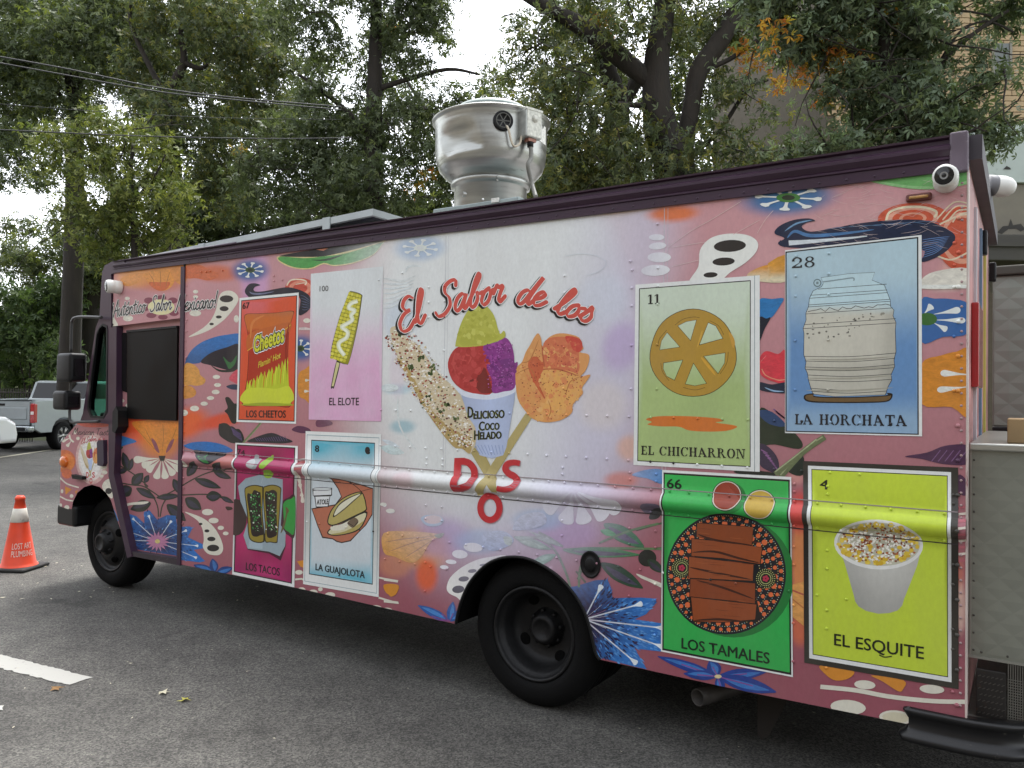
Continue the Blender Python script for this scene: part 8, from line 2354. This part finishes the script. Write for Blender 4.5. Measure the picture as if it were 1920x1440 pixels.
# local frame: +x forward, right side at y = 0.03, left at y = 2.0; rear axle at x = 0
Y0, Y1 = .03, 2.01
def pick(name, m, fn, par=pk_, **k):
    mb = MB(); fn(mb); return mb.build(name, m, par, **k)
bed = [(-1.18, .62), (-1.22, .75), (-1.2, 1.42), (.95, 1.46), (.95, .5), (.52, .5), (.47, .68), (.36, .82), (.18, .90), (-.02, .92), (-.2, .9), (-.36, .82), (-.47, .68), (-.52, .52), (-.95, .52)]
pick('bed_side', SILV, lambda mb: mb.prism(bed, 'y', Y0, Y0 + .09, bev=.02))
pick('bed_side', SILV, lambda mb: mb.prism(bed, 'y', Y1 - .09, Y1, bev=.02))
pick('bed_floor', BLACKP, lambda mb: mb.box(-1.1, .95, Y0 + .09, Y1 - .09, .7, .85))
tg = pick('tailgate', SILV, lambda mb: (mb.box(-1.23, -1.16, Y0 + .14, Y1 - .14, .74, 1.40, bev=.015), mb.box(-1.25, -1.22, Y0 + .22, Y1 - .22, .9, 1.22, bev=.012)))
pick('handle', BLACKP, lambda mb: mb.box(-1.245, -1.225, .9, 1.14, 1.27, 1.33, bev=.008), tg)
pick('tailgate_cap', BLACKP, lambda mb: mb.box(-1.25, -1.15, Y0 + .13, Y1 - .13, 1.405, 1.43, bev=.008), tg)
cabp = [(.98, .5), (.98, 1.42), (1.08, 1.5), (1.3, 1.96), (1.45, 2.0), (2.75, 2.0), (2.95, 1.95), (3.55, 1.46), (4.65, 1.38), (4.8, 1.2), (4.82, .6), (4.2, .5), (4.14, .68), (4.03, .82), (3.85, .9), (3.65, .92), (3.45, .9), (3.28, .82), (3.16, .68), (3.1, .5)]
pick('cab', SILV, lambda mb: mb.prism(cabp, 'y', Y0 + .02, Y1 - .02, bev=.05, seg=3))
pick('rear_window', DGLASS, lambda mb: mb.prism([(1.03, 1.46), (1.045, 1.46), (1.305, 1.93), (1.26, 1.93)], 'y', Y0 + .14, Y1 - .14))
for (a_, b2) in ((1.32, 2.05), (2.12, 3.0)):
    pick('side_window', DGLASS, lambda mb: mb.prism([(a_, 1.46), (b2 + (.3 if b2 > 2.5 else 0), 1.46), (b2 - (.15 if b2 > 2.5 else 0), 1.9), (a_ + .12, 1.92)], 'y', Y0 + .006, Y0 + .03))
pick('rear_bumper', mat('bumper_chrome', hexc('9aa0a2'), .25, metal=.8), lambda mb: (mb.box(-1.42, -1.18, Y0, Y1, .56, .73, bev=.05, seg=3)))
pick('bumper_step', BLACKP, lambda mb: (mb.box(-1.43, -1.38, Y0 + .12, Y0 + .5, .6, .69, bev=.01), mb.box(-1.43, -1.38, Y1 - .5, Y1 - .12, .6, .69, bev=.01)))
pick('number_plate', mat('plate_pale', hexc('c7c3a8'), .5), lambda mb: mb.box(-1.425, -1.405, .87, 1.18, .58, .72))
for y_ in (Y0 - .004, Y1 - .13):
    tl = pick('tail_light', REDL, lambda mb: mb.box(-1.235, -1.10, y_, y_ + .135, .80, 1.34, bev=.03, seg=3))
    pick('reverse_lens', mat('lens_white', hexc('d8d0cc'), .2), lambda mb: mb.box(-1.242, -1.2, y_ + .02, y_ + .11, 1.03, 1.12, bev=.01), tl)
for x_ in (0, 3.65):
    for y_, f_ in ((Y0 + .02, -1), (Y1 - .02, 1)): car_wheel(pk_, x_, y_, .40, .27, f_, ALU)
pick('underbody', DARKIN, lambda mb: mb.box(-1.1, 4.6, Y0 + .3, Y1 - .3, .38, .7))
pick('side_step', BLACKP, lambda mb: mb.box(1.0, 3.1, Y0 - .06, Y0 + .08, .38, .44, bev=.02))
# roof cargo edge
pick('tow_hitch', BLACKM, lambda mb: mb.box(-1.5, -1.3, .97, 1.07, .44, .52, bev=.01))

# ================================================================== WHITE CAR AT THE EDGE
g = pk_.matrix_world @ Vector((-2.25, 1.75, 0))
wc_ = empty('parked_car', (g.x, g.y, 0), hd_ + R(180), label='white car cut off by the left picture edge beside the pickup', cat='car')
WPT = mat('white_paint', hexc('dde0e0'), .2, coat=.6)
# local: nose towards -x, right side at y = 0
bp_ = [(-.02, .34), (-.06, .55), (.02, .86), (.35, 1.02), (1.25, 1.1), (1.9, 1.5), (3.2, 1.52), (4.0, 1.12), (4.5, 1.0), (4.55, .5), (4.4, .34), (3.95, .34), (3.9, .5), (3.78, .62), (3.6, .67), (3.42, .62), (3.3, .5), (3.25, .34), (1.3, .34), (1.25, .5), (1.13, .62), (.95, .67), (.77, .62), (.65, .5), (.6, .34)]
oy = .25
mb = MB(); mb.prism(bp_, 'y', oy, oy + 1.8, bev=.1, seg=3); mb.build('body', WPT, wc_)
for (pts) in ([(1.35, 1.12), (1.92, 1.45), (2.5, 1.46), (2.5, 1.12)], [(2.56, 1.12), (2.56, 1.46), (3.15, 1.46), (3.75, 1.14)]):
    mb = MB(); mb.prism(pts, 'y', oy - .004, oy + .02); mb.build('side_window', DGLASS, wc_)
mb = MB(); mb.prism([(1.24, 1.12), (1.28, 1.1), (1.9, 1.46), (1.87, 1.48)], 'y', oy + .2, oy + 1.6); mb.build('windscreen', DGLASS, wc_)
mb = MB(); mb.prism([(-.03, .68), (.02, .82), (.3, .9), (.22, .78)], 'y', oy + .03, oy + .3, bev=.01); mb.build('headlight', mat('headlamp', hexc('b9bec0'), .1, coat=.8), wc_)
mb = MB(); mb.box(-.075, .0, oy + .4, oy + 1.4, .42, .6, bev=.02); mb.build('grille', BLACKP, wc_)
for x_ in (.95, 3.6):
    for y_, f_ in ((oy - .0, -1), (oy + 1.8, 1)): car_wheel(wc_, x_, y_, .31, .2, f_, ALU)
wc_.location = (g.x, g.y, 0)

# ================================================================== STAINLESS TRAILER BEHIND
ty = 6.5
x0_ = on_y(1861, 650, ty).x
zt2, zb3 = on_y(1890, 517, ty).z, on_y(1890, 800, ty).z
tr2 = empty('food_trailer', (x0_ + 1.2, ty + .6, 0), label='stainless steel food trailer with diamond quilted panel beyond the rear corner', cat='food trailer')
tr2m = Matrix.Translation((-(x0_ + 1.2), -(ty + .6), 0))
def trl(name, m, fn):
    mb = MB(); fn(mb); bmesh.ops.transform(mb.bm, matrix=tr2m, verts=mb.bm.verts[:]); return mb.build(name, m, tr2)
QST = mat('quilt_steel', hexc('7f857c'), .45, metal=.12, noise=.12, nscale=3)
trl('upper_body', QST, lambda mb: mb.box(x0_, x0_ + 2.6, ty + .008, ty + 1.05, zb3, zt2))
trl('quilted_panel', QST, lambda mb: quilt(mb, x0_ + .01, x0_ + 2.5, zb3 + .01, zt2 - .01, ty + .004, 14, 7, .005))
trl('roof_trim', mat('trim_steel', hexc('4e4c46'), .4, metal=.5), lambda mb: mb.box(x0_ - .04, x0_ + 2.64, ty - .03, ty + 1.1, zt2 + .004, zt2 + .07, bev=.01))
trl('lower_body', QST, lambda mb: mb.box(x0_, x0_ + 2.6, ty + .02, ty + 1.05, .4, zb3 - .42))
trl('counter', mat('counter_tan', hexc('a8916c'), .7, noise=.15), lambda mb: mb.box(x0_ + .02, x0_ + 2.58, ty + .3, ty + 1.04, zb3 - .419, zb3 - .004))
trl('latch', BLACKP, lambda mb: (mb.box(x0_ + .0, x0_ + .1, ty - .06, ty + .02, zb3 - .06, zb3 + .0, bev=.01), mb.tube([(x0_ + .09, ty - .03, zb3 - .03), (x0_ + .13, ty - .04, zb3 - .09), (x0_ + .12, ty - .04, zb3 - .15)], .018, 8)))
for xx in (x0_ + .7, x0_ + 1.9):
    mb = MB(); mb.lathe([(.18, 0), (.3, .01), (.33, -.02), (.33, -.16), (.18, -.18)], 28, tr2m @ Matrix.Translation((xx, ty + .06, .33)) @ Matrix.Rotation(R(90), 4, 'X')); mb.lathe([(.18, -.02), (.1, .0), (0, .0)], 20, tr2m @ Matrix.Translation((xx, ty + .06, .33)) @ Matrix.Rotation(R(90), 4, 'X')); mb.build('wheel', RUBBER, tr2)

# goods on the stainless box
p = on_y(1900, 818, D + .3)
mb = MB(); mb.box(-.16, .16, -.12, .12, 0, .1, bev=.004); mb.build('tray', mat('card_tan', hexc('9c8560'), .8, noise=.15)).location = (.1, D + .32, zt_)
bpy.data.objects['tray'].name = 'cardboard_tray'; o = bpy.data.objects['cardboard_tray']; tag(o, 'low tan cardboard tray on the stainless rear box', 'tray')
# ================================================================== FALLEN LEAVES AND LITTER
lm = [mat('dead_leaf_tan', hexc('8a6a42'), .8), mat('dead_leaf_yellow', hexc('a5a04a'), .8), mat('dead_leaf_pale', hexc('b9b49c'), .8)]
def leaf_me(seed, m):
    r_ = random.Random(seed); bm = bmesh.new(); n = 11; vs_ = []
    for k in range(n):
        a_ = 2 * math.pi * k / n; rr = (.045 if k % 2 else .02) * r_.uniform(.7, 1.2)
        vs_.append(bm.verts.new((rr * math.cos(a_), rr * math.sin(a_) * .7, .004 + .012 * r_.random())))
    c_ = bm.verts.new((0, 0, .006))
    for k in range(n): bm.faces.new((c_, vs_[k], vs_[(k + 1) % n]))
    me = bpy.data.meshes.new('fallen_leaf'); bm.to_mesh(me); bm.free(); me.materials.append(m); return me
lme = [leaf_me(i, lm[i % 3]) for i in range(6)]
near = [((105, 1294), 'tan fallen leaf below the end of the lane marking', 0), ((306, 1301), 'pale fallen leaf, upper of two on the open asphalt', 2), ((347, 1314), 'yellow fallen leaf, lower of two on the open asphalt', 1)]
for (px, py), lab, k in near:
    p = on_ground(px, py); o = bpy.data.objects.new('fallen_leaf', lme[k]); C.objects.link(o); o.location = (p.x, p.y, .001); o.rotation_euler = (0, 0, px); tag(o, lab, 'leaf', 'leaves lying on the road')
rl = random.Random(8)
vs_, fs_ = [], []
for k in range(90):
    px, py = rl.choice([(rl.uniform(60, 330), rl.uniform(960, 1130)), (rl.uniform(0, 1900), rl.uniform(1120, 1440)), (rl.uniform(0, 500), rl.uniform(1030, 1300))])
    p = on_ground(px, py); s_ = rl.uniform(.006, .02) * (1.4 if py < 1130 else .7); a_ = rl.uniform(0, 6)
    b0_ = len(vs_)
    for q in range(4): vs_.append((p.x + s_ * math.cos(a_ + q * 1.57) * (1 if q % 2 else .4), p.y + s_ * math.sin(a_ + q * 1.57) * (1 if q % 2 else .4), .003 + .004 * rl.random()))
    fs_.append((b0_, b0_ + 1, b0_ + 2, b0_ + 3))
me = np_mesh('leaf_litter', np.array(vs_), np.array(fs_))
link('leaf_litter', me, mat('litter', hexc('b0aa96'), .8), label='small pale scraps scattered over the asphalt', cat='litter', kind='stuff')
